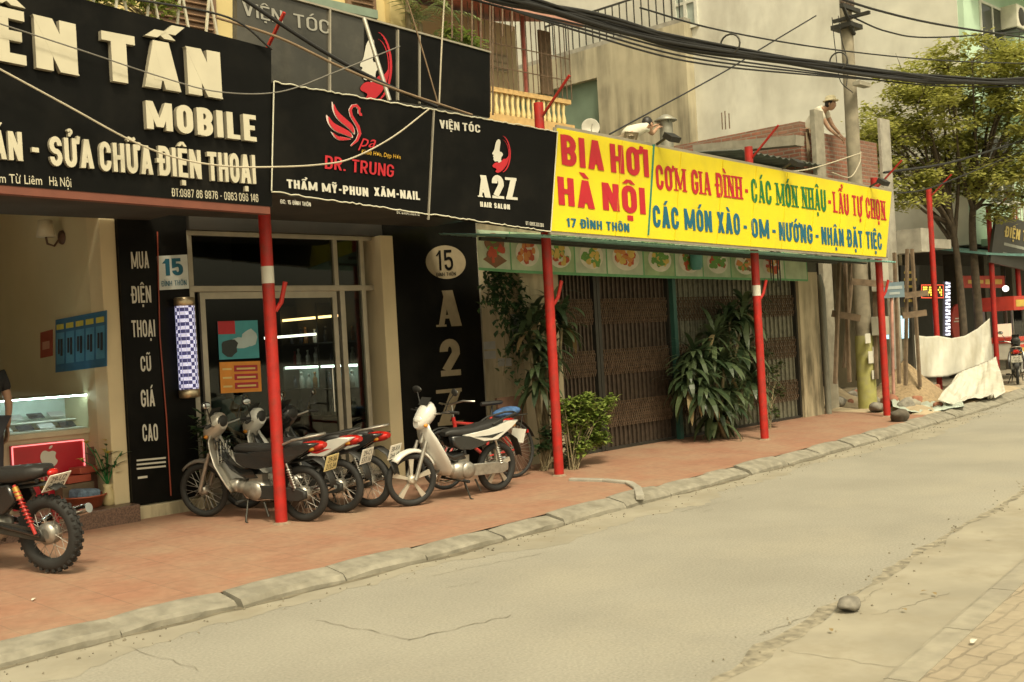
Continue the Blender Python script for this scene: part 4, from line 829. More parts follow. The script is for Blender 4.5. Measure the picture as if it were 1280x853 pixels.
# old grey house in front of the tower
XG = 27.6
yg0, yg1 = UX(860, 120, XG).y, UX(680, 120, XG).y; zg = UX(796, 44, XG).z
gh = thing('grey_house', (XG, 20, 0), 'old grey plastered house block with a flat top and streaked side wall', 'house')
ra, rb = UX(746, 97, XG), UX(676, 112, XG); zr0 = UX(746, 172, XG).z
m = MB(); m.bb(XG, XT-.003, yg0, ra.y, 0, zg); m.bb(XG, XT-.003, ra.y, yg1+2, ra.z, zg); m.build('side_wall', wallG, gh)
m = MB(); m.bb(XG+.2, XT-.003, ra.y, yg1+2, 0, ra.z); m.build('recess_wall', mat('teal_recess', (.16, .22, .16), .8, var=.2, scale=1), gh)
m = MB(); m.bb(XG+.02, XT-.004, yg0+.02, yg1+2, zg, zg+.14); m.build('coping', concrete, gh)
m = MB(); zt = zg+.14; N = 20
for k in range(N): y = yg0+.2+k*.28; m.bb(XG+.1, XG+.13, y, y+.03, zt, zt+1.0)
m.bb(XG+.1, XG+.13, yg0+.2, yg0+5.6, zt+1.0, zt+1.06); m.build('roof_railing', dsteel, gh)
tr_ = mat('red_roof', (.36, .10, .07), .7, var=.25, scale=3)
# balcony house
yb = 20.; bx0, bx1 = UY(560, 120, yb).x, UY(709, 130, yb).x
bh = thing('balcony_house', ((bx0+bx1)/2, yb+1.6, 0), 'yellow balustraded house with a red tin roof behind the signs', 'house')
zb0, zb1 = UY(650, 148, yb).z, UY(650, 115, yb).z; ze = UY(710, 28, yb-.3).z
MB().bb(bx0-1, bx1, yb+1.8, yb+6, 0, ze+.4).build('wall', mat_streaks('pale_house', (.50, .44, .30), (.30, .26, .18), .5, .85, .5), bh)
MB().bb(bx0-1, bx1, yb+.15, yb+1.8, 0, zb0-.1).build('lower_block', cream, bh)
ocr = mat('ochre_trim', (.55, .36, .15), .7, var=.15)
m = MB(); m.bb(bx0-1, bx1+.15, yb-.1, yb+1.8, zb0-.35, zb0); m.build('balcony_slab', ocr, bh)
m = MB(); m.bb(bx0-1, bx1+.1, yb-.06, yb+.12, zb1-.12, zb1); m.build('hand_rail', ocr, bh)
m = MB(); x = bx0-.9
while x < bx1: m.lathe((x, yb+.03, zb0), [(.05, 0), (.075, .12), (.04, .3), (.06, zb1-zb0-.2), (.05, zb1-zb0-.12)], n=6); x += .2
m.build('balusters', mat('yellow_baluster', (.66, .54, .26), .6), bh)
m = MB(); q = [(bx0-1.5, yb-.6, ze), (bx1+.25, yb-.6, ze), (bx1+.25, yb+6, ze+1.6), (bx0-1.5, yb+6, ze+1.6)]; m.prism(q, (0, 0, .09)); m.build('roof', tr_, bh)
MB().bb(bx0-1.4, bx1+.2, yb-.58, yb-.5, ze-.14, ze-.004).build('gutter', mat('pinkish_gutter', (.46, .24, .19), .6), bh)
win(bh, bx1-2.9, bx1-1.6, yb+1.8, zb0+.1, zb0+1.5, mat('pale_door', (.48, .45, .34), .6), gf, 3); 
m = MB(); m.bb(bx1-3.4, bx1-.4, yb+1.75, yb+1.79, zb0+1.75, ze-.5); m.build('louvre_screen', mat_brick('block_screen', (.45, .42, .33), (.5, .46, .36), (.22, .2, .15), .2, .2, 'xz', .8, 0, .03), bh)
m = MB(); m.bb(bx1-.55, bx1-.1, yb+.4, yb+.46, zb0+.9, ze-.1); m.build('wood_board', wood, bh)
m = MB()
for k in range(22): x = bx1-3.9+k*.19; m.bb(x, x+.02, yb-.1, yb-.08, zb1, ze-.02)
for z in (zb1+.5, zb1+1.1): m.bb(bx1-3.9, bx1+.1, yb-.105, yb-.075, z, z+.02)
m.build('window_cage', rusty, bh); m = MB()
for x in (bx1-1.6, bx1-3.2): m.bb(x-.04, x+.04, yb-.02, yb+.05, zb1, ze-.02)
m.build('red_pole', mat('faded_red_pole', (.30, .08, .06), .6), bh)
# building site
YC = 9.95; XB = UY(1026, 300, YC).x; xk = UY(1038, 300, YC).x; x2, x3 = UY(1106, 200, YC).x, UY(1118, 200, YC).x
bs = thing('unfinished_house', (XB, YC, 0), 'unfinished brick house with bare concrete columns and a dark open ground floor', 'house')
brick = mat_brick('red_brick', (.22, .085, .055), (.36, .13, .08), (.27, .23, .18), .22, .075, 'yz', .9, .5, .014, .6, wear=(.24, .15, .105)); brickx = mat_brick('red_brick_front', (.20, .075, .05), (.32, .115, .07), (.25, .21, .16), .22, .075, 'xz', .9, .5, .014, .6, wear=(.2, .12, .085))
zb_ = UX(1027, 146, XB).z; zsb = UX(1027, 205, XB).z; ybk = UX(838, 174, XB).y
MB().bb(XB+.02, XB+.22, YC+.3, ybk+.5, zsb-.7, zb_).build('brick_wall', brick, bs)
MB().bb(xk+.003, x2-.003, YC+.15, YC+.3, UY(1075, 228, YC).z-.2, UY(1075, 172, YC).z).build('brick_wall', brickx, bs)
MB().bb(XB+.03, xk, YC, YC+.10, -.1, UY(1030, 139, YC).z).build('column', concrete_l, bs, bevel=.01); MB().bb(x2, x3, YC+.05, YC+.12, -.1, UY(1108, 148, YC).z).build('column', concrete, bs, bevel=.01)
x4 = UY(1200, 200, YC).x
MB().bb(XB+.02, x4, YC+.3, 16, 3.1, 3.3).build('floor_slab', concrete, bs); MB().bb(x3+.01, UY(1152, 300, YC-.3).x, YC-.45, YC+.3, UY(1130, 314, YC-.4).z, UY(1130, 284, YC-.4).z).build('balcony_slab', concrete, bs)
MB().bb(xk+.003, x2-.003, YC+.08, YC+.3, UY(1075, 262, YC).z, UY(1075, 229, YC).z).build('beam', concrete, bs)
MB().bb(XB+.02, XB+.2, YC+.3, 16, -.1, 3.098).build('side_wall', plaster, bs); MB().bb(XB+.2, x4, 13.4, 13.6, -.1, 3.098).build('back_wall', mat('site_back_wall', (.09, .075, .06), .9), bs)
m = MB(); a, b, c = UY(925, 188, YC-.05), UY(953, 187, YC-.05), UY(1027, 207, YC-.05); N = 60; vs_ = []
for i in range(N+1): t = i/N; p = a.lerp(c, t); w = .02*sin(i*1.4); vs_ += [p+V((0, 0, w)), p+V((0, 3, .35+w))]
m.add(vs_, [(2*i, 2*i+2, 2*i+3, 2*i+1) for i in range(N)], True)
sh = thing('shed_roof', (a+c)/2, 'dark corrugated shed roof leaning against the brick wall', 'roof'); m.build('sheet', mat('shed_dark', (.07, .075, .06), .7, var=.4, scale=4), sh, solid=.01)
MB().bb(a.x+.2, XB-.02, YC+.6, YC+.7, 3.33, c.z+.05).build('wall', mat('shed_teal', (.05, .08, .07), .8), sh); MB().beam(UX(872, 188, XB-.3), UX(1000, 176, XB-.3), .3, .18).build('ledge', concrete_l, sh)
rw = random.Random(21)
for k, (px, py, q, d) in enumerate(((1044, 480, 1050, 18.6), (1062, 478, 1056, 19.2), (1072, 476, 1080, 20.5), (1096, 474, 1092, 20), (1124, 480, 1118, 20), (1132, 482, 1134, 20.6), (1150, 484, 1140, 21), (1055, 460, 1068, 21.5))):
    a = UD(px, py, d); b = UD(q, 318-rw.uniform(0, 8), d+.2); tag(MB().beam(a, b, .05, .065).build('timber_prop', wood), 'rough timber prop standing in the dark unfinished house', 'timber', 'timber props of the building site')
for k, (a, b, d) in enumerate((((1040, 392), (1075, 398), 18.8), ((1064, 352), (1110, 356), 19.5), ((1130, 370), (1160, 366), 20.6), ((1128, 395), (1158, 391), 20.4))):
    tag(MB().beam(UD(*a, d), UD(*b, d), .04, .11).build('plank', wood), ['plank across the dark opening left of the utility pole', 'plank high behind the utility pole', 'upper plank nailed between props right of the last sign post', 'lower plank nailed between props right of the last sign post'][k], 'plank')
# ground-floor shops on the right
XS0 = UY(1128, 400, 11.4).x
fs = thing('far_shop_row', (XS0+6, 11.4, 0), 'dark open shop row under a teal awning at the right', 'shop')
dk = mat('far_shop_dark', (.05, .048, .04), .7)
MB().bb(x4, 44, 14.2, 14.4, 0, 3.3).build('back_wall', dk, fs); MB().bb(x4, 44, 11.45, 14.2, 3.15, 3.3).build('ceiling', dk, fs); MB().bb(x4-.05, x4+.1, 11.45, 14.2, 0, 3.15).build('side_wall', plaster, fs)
m = MB(); m.prism([(XS0+1.2, 9.9, 2.95), (44, 9.9, 2.95), (44, 11.4, 3.25), (XS0+1.2, 11.4, 3.25)], (0, 0, .05)); m.build('awning', mat('awning_teal', (.16, .34, .32), .5), fs)
for px in (1142, 1200, 1236, 1270): x = UY(px, 400, 11.5).x; MB().bb(x-.12, x+.12, 11.5, 11.8, 0, 3.14).build('pillar', mat('far_pillar', (.09, .08, .06), .8), fs)
def flat(name, px0, py0, px1, py1, y, label, cat, m, deco=None, d=.05):
    q = [UY(px0, py1, y), UY(px1, py1, y), UY(px1, py0, y), UY(px0, py0, y)]; t = thing(name, (q[0]+q[1])/2, label, cat); MB().prism(q, V((0, d, 0))).build('panel', m, t)
    if deco: deco(t, q)
    return t
def dots(t, q):
    m = MB(); r_ = random.Random(2); 
    for i in range(13):
        for j in range(4):
            if r_.random() < .72: patch(m, q, .08+i*.066, .18+j*.18, .08+i*.066+.05, .18+j*.18+.13, .01)
    m.build('lit_dots', mat('led_amber', (1, .7, .1), .5, emit=(1, .62, .06), estr=1.3), t)
    m = MB(); 
    for u0, v0, u1, v1 in ((0, 0, 1, .06), (0, .94, 1, 1), (0, .06, .03, .94), (.97, .06, 1, .94)): patch(m, q, u0, v0, u1, v1, .01)
    m.build('lit_border', mat('led_red', (.8, .1, .05), .5, emit=(1, .12, .05), estr=.6), t)
flat('led_sign', 1151, 356, 1179, 373, 10.9, 'amber lit LED dot sign in the dark shop behind the red post', 'sign', blackm, dots)
def strip_(t, q):
    m = MB()
    for k in range(16): patch(m, q, .1, k/16+.01, .9, k/16+.035, .01); patch(m, q, .1 if k % 2 else .55, k/16+.03, .45 if k % 2 else .9, k/16+.05, .012)
    m.build('lit_bulbs', mat('led_white', (.9, .9, 1), .5, emit=(.85, .9, 1), estr=1.2), t)
flat('led_strip', 1181, 352, 1188, 420, 10.9, 'vertical strip of white bulbs beside the amber LED sign', 'lamp', mat('strip_back', (.2, .2, .3), .4), strip_)
def menu(t, q):
    m = MB()
    for k in range(5): patch(m, q, .15, .12+k*.17, .6+.25*((k*3) % 2), .18+k*.17, .008)
    m.build('menu_lines', mat('menu_yellow', (.55, .42, .1), .5), t)
flat('menu_board', 1126, 332, 1149, 384, 11.2, 'dark menu board with yellow lines above the timber props', 'sign', mat('board_dark', (.03, .03, .026), .5), menu)
def redw(t, q):
    m = MB(); patch(m, q, .1, .35, .45, .65, .008); patch(m, q, .5, .3, .9, .7, .008); m.build('yellow_marks', mat('banner_yellow', (.6, .42, .08), .5), t)
flat('red_banner', 1204, 345, 1257, 360, 10.6, 'red banner with yellow marks under the teal awning', 'banner', mat('banner_red', (.45, .05, .03), .6), redw)
t = thing('round_red_sign', UY(1200, 420, 11), 'round-cornered red sign with pale marks in the dark far shop', 'sign'); m = MB(); c = UY(1199, 405, 11)
pts = [c+V((.42*cos(a), 0, .48*sin(a))) for a in [2*pi*k/24 for k in range(24)]]; m.prism(pts, (0, .05, 0)); m.build('disc', mat('banner_red'.replace('banner', 'disc'), (.35, .04, .03), .5), t)
q = TQ(11, 1192, 403, 1207, 402, 6); m = MB(); patch(m, q, 0, 0, 1, .25, .01); patch(m, q, .1, .6, .9, .85, .01); m.build('pale_marks', white, t)
t = thing('globe_lamp', UY(1257, 362, 10.3), 'small bright white globe lamp under the teal awning', 'lamp'); MB().ell(UY(1257, 361, 10.3), (.075, .075, .075)).build('globe', mat('globe_lit', (1, 1, .95), .5, emit=(1, 1, .9), estr=1.5), t); c = UY(1257, 361, 10.3); MB().tube([c+V((0, 0, .1)), c+V((0, 0, .55))], .012, 6).build('cord', cable, t)
gl = flat('lit_glass_case', 1127, 395, 1136, 423, 10.9, 'small blue-white lit glass case behind the timber props', 'display case', mat('case_glow', (.35, .5, .55), .3, emit=(.5, .85, 1), estr=.8), None, .4)
# food cart
cp = UD(1262, 468, 27); cz = pave(cp.y); ct = thing('food_cart', (cp.x, cp.y, cz), 'red and white street food cart with a lit glass case', 'cart')
def cb(x0, x1, z0, z1, y0=-.35, y1=.35): return MB().bb(cp.x+x0, cp.x+x1, cp.y+y0, cp.y+y1, cz+z0, cz+z1)
cr_ = mat('cart_red', (.50, .05, .03), .45); cb(-.55, .9, .45, .85).build('cabinet', mat('cart_white', (.6, .57, .48), .5), ct, bevel=.02); cb(-.57, .92, .85, .98, -.37, .37).build('counter', cr_, ct); cb(-.57, .92, 1.62, 1.95, -.4, .4).build('roof', cr_, ct)
m = MB(); [m.bb(cp.x+a-.02, cp.x+a+.02, cp.y+b-.02, cp.y+b+.02, cz+.98, cz+1.62) for a in (-.53, .2, .88) for b in (-.33, .33)]; m.build('posts', steel, ct); cb(-.51, .86, .99, 1.61, -.325, -.315).build('glass', clear, ct); cb(-.3, .7, 1.0, 1.3, -.15, .2).build('food_tray', mat('food_lit', (.7, .45, .2), .6, emit=(1, .8, .5), estr=.5), ct)
m = MB(); [m.bb(cp.x+a, cp.x+b, cp.y-.41, cp.y-.402, cz+c, cz+d) for a, b, c, d in ((-.45, .1, 1.70, 1.86), (.2, .8, 1.72, 1.85))]; m.build('yellow_marks', mat('banner_yellow', (.6, .42, .08), .5), ct)
m = cb(-.5, .1, .5, .8, -.358, -.351); m.build('front_panel', cr_, ct); m = cb(-.4, 0, .58, .72, -.364, -.359); m.build('panel_marks', mat('banner_yellow', (.6, .42, .08), .5), ct)
for s in (-.35, .7): MB().torus((cp.x+s, cp.y-.3, cz+.22), (0, 1, 0), .19, .03).build('wheel', rubber, ct)
# hanging black sign between the far posts
A, B = PB[5]+V((.1, -.12, 0)), PB[6]+V((1.6, -.1, 0)); dd = B-A; 
def hp(px, py):      # on the vertical plane through A and B
    r = ray(px, py); nrm = V((dd.y, -dd.x, 0)); t = (A.to_2d().to_3d()).dot(nrm)/r.dot(nrm); return V((0, 0, CAMH))+r*t
q = [hp(1238, 328), hp(1300, 342), hp(1302, 282), hp(1246, 268)]; nh = V((dd.y, -dd.x, 0)).normalized(); hb = thing('hanging_black_sign', (q[0]+q[1])/2, 'black sign board with yellow writing cut off by the right edge', 'sign')
MB().prism(q, -nh*.06).build('panel', mat('hang_dark', (.045, .042, .035), .5), hb)
m = letters('ĐIỆN THOẠI', [bil(q, .2, .58), bil(q, .98, .58), bil(q, .98, .80), bil(q, .2, .80)], nh, .01, s=.2); m.build('yellow_lettering', mat('sign_gold', (.55, .42, .12), .5), hb); m = MB()
for u0, u1, v in ((.2, .75, .40), (.2, .28, .2)): pq = [bil(q, u0, v), bil(q, u1, v), bil(q, u1, v+.06), bil(q, u0, v+.06)]; m.quad(*[p+nh*.01 for p in pq])
m.build('small_marks', mat('grey_marks', (.3, .3, .26), .5), hb); m = MB(); pq = [bil(q, .72, .22), bil(q, .86, .22), bil(q, .86, .36), bil(q, .72, .36)]; m.quad(*[p+nh*.01 for p in pq]); m.build('green_mark', greenp, hb)
# ================================================================== utility pole and cables
up_ = UG(1085, 511); dpo = (up_-V((0, 0, CAMH))).dot(FW)
pole = thing('utility_pole', up_, 'tall concrete utility pole with a yellow-green painted base and boxes', 'utility pole')
MB().lathe(up_, [(.15, -.05), (.145, 1.5), (.13, 3.5), (.095, 9.0), (.09, 9.01)], n=18).build('shaft', mat('pole_concrete', (.25, .22, .16), .85, var=.25, scale=6, bump=.2), pole)
MB().lathe(up_, [(.168, -.05), (.163, 1.25), (.152, 1.32)], n=18, caps=False).build('painted_base', mat('yellow_green_paint', (.33, .315, .10), .8, var=.15, scale=7, dirt=(.30, .28, .18), dscale=6), pole)
def pz(py): return CAMH+(426.5-.056*(1065-640)-py)/FPX*dpo
m = MB(); z = pz(15); ux = up_.x; uy = up_.y
m.beam((ux-.45, uy-.15, z), (ux+.2, uy-.15, z), .07); m.beam((ux-.1, uy-.5, z-.15), (ux-.1, uy+.2, z-.15), .06); m.beam((ux-.4, uy-.16, z-.02), (ux, uy-.14, z-.45), .05); m.bb(ux-.22, ux+.22, uy-.2, uy+.2, pz(35)-.04, pz(35)+.04); m.build('crossarm', dsteel, pole)
for dx in (-.4, -.22, -.05): MB().lathe((ux+dx, uy-.15, z+.03), [(.03, 0), (.05, .04), (.03, .07), (.045, .11), (.02, .14)], n=8).build('insulator', mat('insulator', (.10, .07, .05), .3), pole)
MB().bb(ux-.30, ux+.12, uy-.34, uy-.20, pz(113), pz(108)).build('shelf', concrete_l, pole)
eb = UG(1092, 511); MB().bb(ux-.02, ux+.25, uy-.42, uy-.2, pz(367), pz(326)).build('meter_box', mat('meter_box', (.42, .40, .33), .6), pole, bevel=.015)
MB().bb(ux-.1, ux+.2, uy-.4, uy-.2, pz(421), pz(398)).build('meter_box', mat('meter_box2', (.36, .35, .28), .6), pole, bevel=.01)
for a, b, px in ((455, 440, -.12), (448, 435, .06), (475, 464, -.02), (430, 418, -.2)): MB().bb(ux+px-.1, ux+px+.09, uy-.18, uy-.168, pz(a), pz(b)).build('paper_notice', white, pole)
stt = thing('street_name_plate', UY(1118, 372, uy-.5), 'small blue-grey street name plate beside the last sign post', 'sign'); c = UY(1118, 363, uy-.5); q = [UY(1105, 373, uy-.5), UY(1131, 371.5, uy-.5), UY(1130, 352, uy-.5), UY(1104, 354, uy-.5)]; MB().prism(q, (0, .02, 0)).build('plate', mat('name_plate', (.14, .20, .24), .5), stt)
m = MB(); patch(m, q, .12, .55, .88, .75, .006); patch(m, q, .25, .2, .75, .36, .006); m.build('pale_marks', mat('plate_marks', (.34, .38, .38), .5), stt)
p0 = UY(1117, 493, uy-.45); MB().tube([p0, UY(1114, 352, uy-.45)], .03, 8).build('pole', mat('name_pole', (.38, .2, .16), .6, var=.4, scale=5), stt)
def wire(name, pts, r, m, label, n=5, sag=0.): return tag(MB().tube(pts, r, n).build(name, m), label, 'cable')
def catm(P, k=8):
    P = [V(p) for p in P]; P = [P[0]*2-P[1]]+P+[P[-1]*2-P[-2]]; o = []
    for i in range(1, len(P)-2):
        for j in range(k):
            t = j/k; o.append(.5*((2*P[i])+(P[i+1]-P[i-1])*t+(2*P[i-1]-5*P[i]+4*P[i+1]-P[i+2])*t*t+(3*P[i]-P[i-1]-3*P[i+1]+P[i+2])*t**3))
    return o+[P[-2]]
bp_ = catm([UY(*p, 7.5) for p in ((560, -22), (640, 0), (730, 21), (860, 56), (1000, 78), (1120, 95), (1200, 101), (1300, 100), (1420, 88))])
m = MB(); rb_ = random.Random(6)
for k in range(15):
    a, r = rb_.uniform(0, 6.28), .050*rb_.random()**.5; ph = rb_.uniform(0, 6.28); o = V((0, cos(a)*r, sin(a)*r)); m.tube([p+o+V((0, .012*sin(i*.5+ph), .022*sin(i*.33+ph))) for i, p in enumerate(bp_)], rb_.uniform(.011, .021), 6)
for k in range(3): m.tube([p+V((0, 0, -.10-.05*k*sin(pi*min(1, max(0, (i-8)/30))) )) for i, p in enumerate(bp_)], .012, 5)
tag(m.build('cable_bundle', cable), 'thick bundle of black cables sagging across the street', 'cable')
for i, j in ((27, 0), (35, 1)):
    c = bp_[i]; m = MB(); m.torus(c+V((0, 0, .1)), (1, .3, 0), .12, .012, 16, 5); tag(m.build('cable_ring', dsteel), ['wire ring over the cable bundle left of the utility pole', 'wire ring over the cable bundle right of the utility pole'][j], 'ring')
W_ = [([(1020, 20), (950, 62), (900, 93), (762, 168)], 9.8, .013, cable, 'thick cable running from the pole top down to the left behind the yellow sign'),
      ([(1030, -8), (1100, 14), (1180, 32), (1300, 50)], 9.0, .022, cable, 'upper cable leaving the pole top towards the right'),
      ([(1062, 20), (1110, 40), (1170, 47), (1300, 38)], 9.3, .016, cable, 'sagging thinner cable from the pole to the pale green house'),
      ([(800, 10), (900, 38), (1040, 62), (1180, 76), (1300, 80)], 8.0, .012, cable, 'thin wire just above the thick cable bundle'),
      ([(1105, 216), (1180, 205), (1240, 188), (1300, 168)], 9.0, .024, cable, 'cable crossing the tree crown at the right edge'),
      ([(1120, 242), (1152, 238), (1190, 225), (1300, 180)], 9.0, .014, cable, 'thin wire from the red post up through the tree'),
      ([(960, 215), (1010, 212), (1075, 192)], 9.2, .012, cable_w, 'pale wire looping from the yellow sign to the utility pole'),
      ([(1040, 216), (1062, 222), (1074, 205), (1076, 190)], 9.2, .012, cable_w, 'pale wire loop on the utility pole'),
      ([(285, -14), (400, 62), (480, 105), (546, 134)], 8.5, .020, cable, 'thick dark cable in front of the old salon sign'),
      ([(270, 22), (350, 48), (430, 86), (500, 114), (560, 134), (590, 144)], 8.4, .013, mat('cable_brown', (.22, .15, .09), .6), 'brownish wire in front of the old salon sign'),
      ([(-40, 66), (0, 87), (85, 133), (164, 176), (222, 198), (282, 208), (340, 209), (400, 206), (440, 198), (490, 172), (537, 136)], 8.1, .008, cable_w, 'loose pale cable drooping across both black signs'),
      ([(0, 30), (110, 66), (200, 96), (273, 115), (350, 115), (420, 90), (500, 58)], 8.15, .006, mat('cable_grey', (.16, .15, .13), .6), 'very thin grey wire across the phone shop sign'),
      ([(549, 130), (552, 60), (556, -10)], 9.3, .010, cable_w, 'pale wire rising straight up from the sign joint'),
      ([(548, 132), (530, 70), (515, 20), (505, -10)], 9.3, .009, mat('cable_brown', (.22, .15, .09), .6), 'brown wire rising from the sign joint to the palm'),
      ([(60, -20), (160, -2), (285, 22), (340, 62)], 8.2, .010, cable, 'dark wire along the top of the phone shop sign'),
      ([(1048, 20), (1052, 50), (1060, 80), (1058, 108)], 9.2, .008, cable, 'thin wire hanging down beside the pole top'), ([(1040, 22), (1044, 60), (1050, 100), (1066, 116)], 9.2, .008, cable, 'thin looped wire on the left of the pole top')]
for P_, y, r, m_, lb in W_: wire('overhead_wire', catm([UY(*p, y) for p in P_]), r, m_, lb)
rod = None
for px, py, q, xx in ((903, 141, 162, XB+.1), (907, 139, 162, XB+.14), (912, 142, 161, XB+.1)): tag(MB().tube([UX(px, q, xx), UX(px-1, py, xx)], .012, 5).build('iron_rod', rusty), 'short bare iron rod standing up from the brick wall', 'rod', 'iron rods on the brick wall')
for k, (x, y0_, y1_) in enumerate(((577, -20, 52), (590, -20, 58), (601, -20, 60), (612.5, -20, 140), (616, -20, 144), (628, -20, 46), (565, -20, 48), (640, -15, 40))):
    tag(MB().tube([UY(x-.056*(y0_-y1_)*0, y1_, 9.9), UY(x-.0, y0_, 9.9)], .012, 5).build('iron_rod', rusty), 'thin rusty iron rod standing above the old salon sign', 'rod', 'iron rods above the old salon sign')
# ================================================================== motorbikes
def mrot(bm_, a): pass
def wheel_parts(parent, x, R, tw_, rimm, spoke, name, hubr=.06, zc=None, knob=False, cast=0, yaw=0.):
    zc = zc or R; c = V((x, 0, zc)); AX = (sin(yaw)*-1, cos(yaw), 0); ax = V(AX); u = V((cos(yaw), sin(yaw), 0)); w = V((0, 0, 1))
    m = MB(); m.torus(c, AX, R-tw_*1.35, .011, 32, 6, rz=tw_*.72); m.lathe(c-ax*.055, [(hubr*.5, 0), (hubr, .012), (hubr, .098), (hubr*.5, .11)], AX, 16)
    pd = lambda r, a: c+u*(r*cos(a))+w*(r*sin(a))
    if cast:
        for k in range(cast):
            a = 2*pi*k/cast+.3; m.loft([[pd(r, a+da)+ax*s_ for da, s_ in ((-wd_, -.016), (wd_, -.016), (wd_, .016), (-wd_, .016))] for r, wd_ in ((hubr*.6, .42), (.12, .15), (R-tw_*1.5, .13))], smooth=False)
    else:
        for k in range(spoke):
            a = 2*pi*k/spoke; m.tube([pd(hubr*.9, a+(.5 if k % 2 else -.5))+ax*(.035*(1 if k % 4 < 2 else -1)), pd(R-tw_*1.4, a)], .0028, 4, False)
    wo = m.build(name, rimm, parent, local=True)
    t = MB(); t.torus(c, AX, R-tw_, tw_, 40, 10, rz=tw_*.92)
    if knob:
        for k in range(30):
            a = 2*pi*k/30
            for s_ in (-.028, 0, .028):
                aa = a+(.10 if s_ == 0 else 0); p = pd(R-.003-(.010 if s_ else 0), aa)+ax*s_; t.box(p, (.026, .022, .026), Matrix(((cos(yaw)*-sin(aa), AX[0], cos(yaw)*cos(aa)), (sin(yaw)*-sin(aa), AX[1], sin(yaw)*cos(aa)), (cos(aa), 0, sin(aa)))))
    t.build('tyre', rubber, wo, local=True); return wo
def side_panel(m, pts, y0, y1, inset=.02):        # closed outline in the xz plane, thickness from y0 to y1 with a rounded outer edge
    c = (sum(p[0] for p in pts)/len(pts), sum(p[1] for p in pts)/len(pts)); sh_ = lambda k: [(c[0]+(p[0]-c[0])*(1-k), c[1]+(p[1]-c[1])*(1-k)) for p in pts]
    rings = [[V((x, y, z)) for x, z in sh_(k)] for y, k in ((y0, 0), (y0+(y1-y0)*.6, 0), (y0+(y1-y0)*.9, inset*2), (y1, inset*5))]; m.loft(rings, smooth=True)
def plate_on(parent, p, tilt, t1, t2, m, s=1., wd_=.215, hd=.16):
    R = Matrix.Rotation(tilt, 3, 'Y'); q = [V(p)+R @ V((0, y, z)) for y, z in ((wd_/2, -hd/2), (-wd_/2, -hd/2), (-wd_/2, hd/2), (wd_/2, hd/2))]; n = R @ V((-1, 0, 0))
    o = MB().prism(q, -n*.006).build('number_plate', m, parent, local=True)
    mb = smalltext(t1, [bil(q, .14, .56), bil(q, .86, .56), bil(q, .86, .90), bil(q, .14, .90)], n, .003); smalltext(t2, [bil(q, .10, .10), bil(q, .90, .10), bil(q, .90, .46), bil(q, .10, .46)], n, .003, mb); mb.build('plate_number', blackm, o, local=True)
bodysilver = mat('body_silver', (.46, .43, .37), .3, .35, coat=.6); bodywhite = mat('body_white', (.62, .61, .56), .28, coat=.5, var=.04); bodyblack = mat('body_black', (.02, .02, .02), .25, coat=.5); bodyred = mat('body_red', (.42, .025, .02), .28, coat=.5); seatm = mat('seat_vinyl', (.022, .021, .02), .5, bump=.1, scale=60)
alloy = mat('engine_alloy', (.36, .34, .30), .4, .7, var=.2, scale=20); taill = mat('tail_red', (.42, .015, .01), .15); ambr = mat('amber_lens', (.55, .22, .02), .2); plw = mat('plate_white_paint', (.72, .70, .62), .4); ply = mat('plate_yellow_paint', (.66, .56, .26), .4); lens = mat('lamp_lens', (.6, .6, .55), .08, spec=.8); mirr = mat('mirror_glass', (.5, .5, .48), .04, 1.)
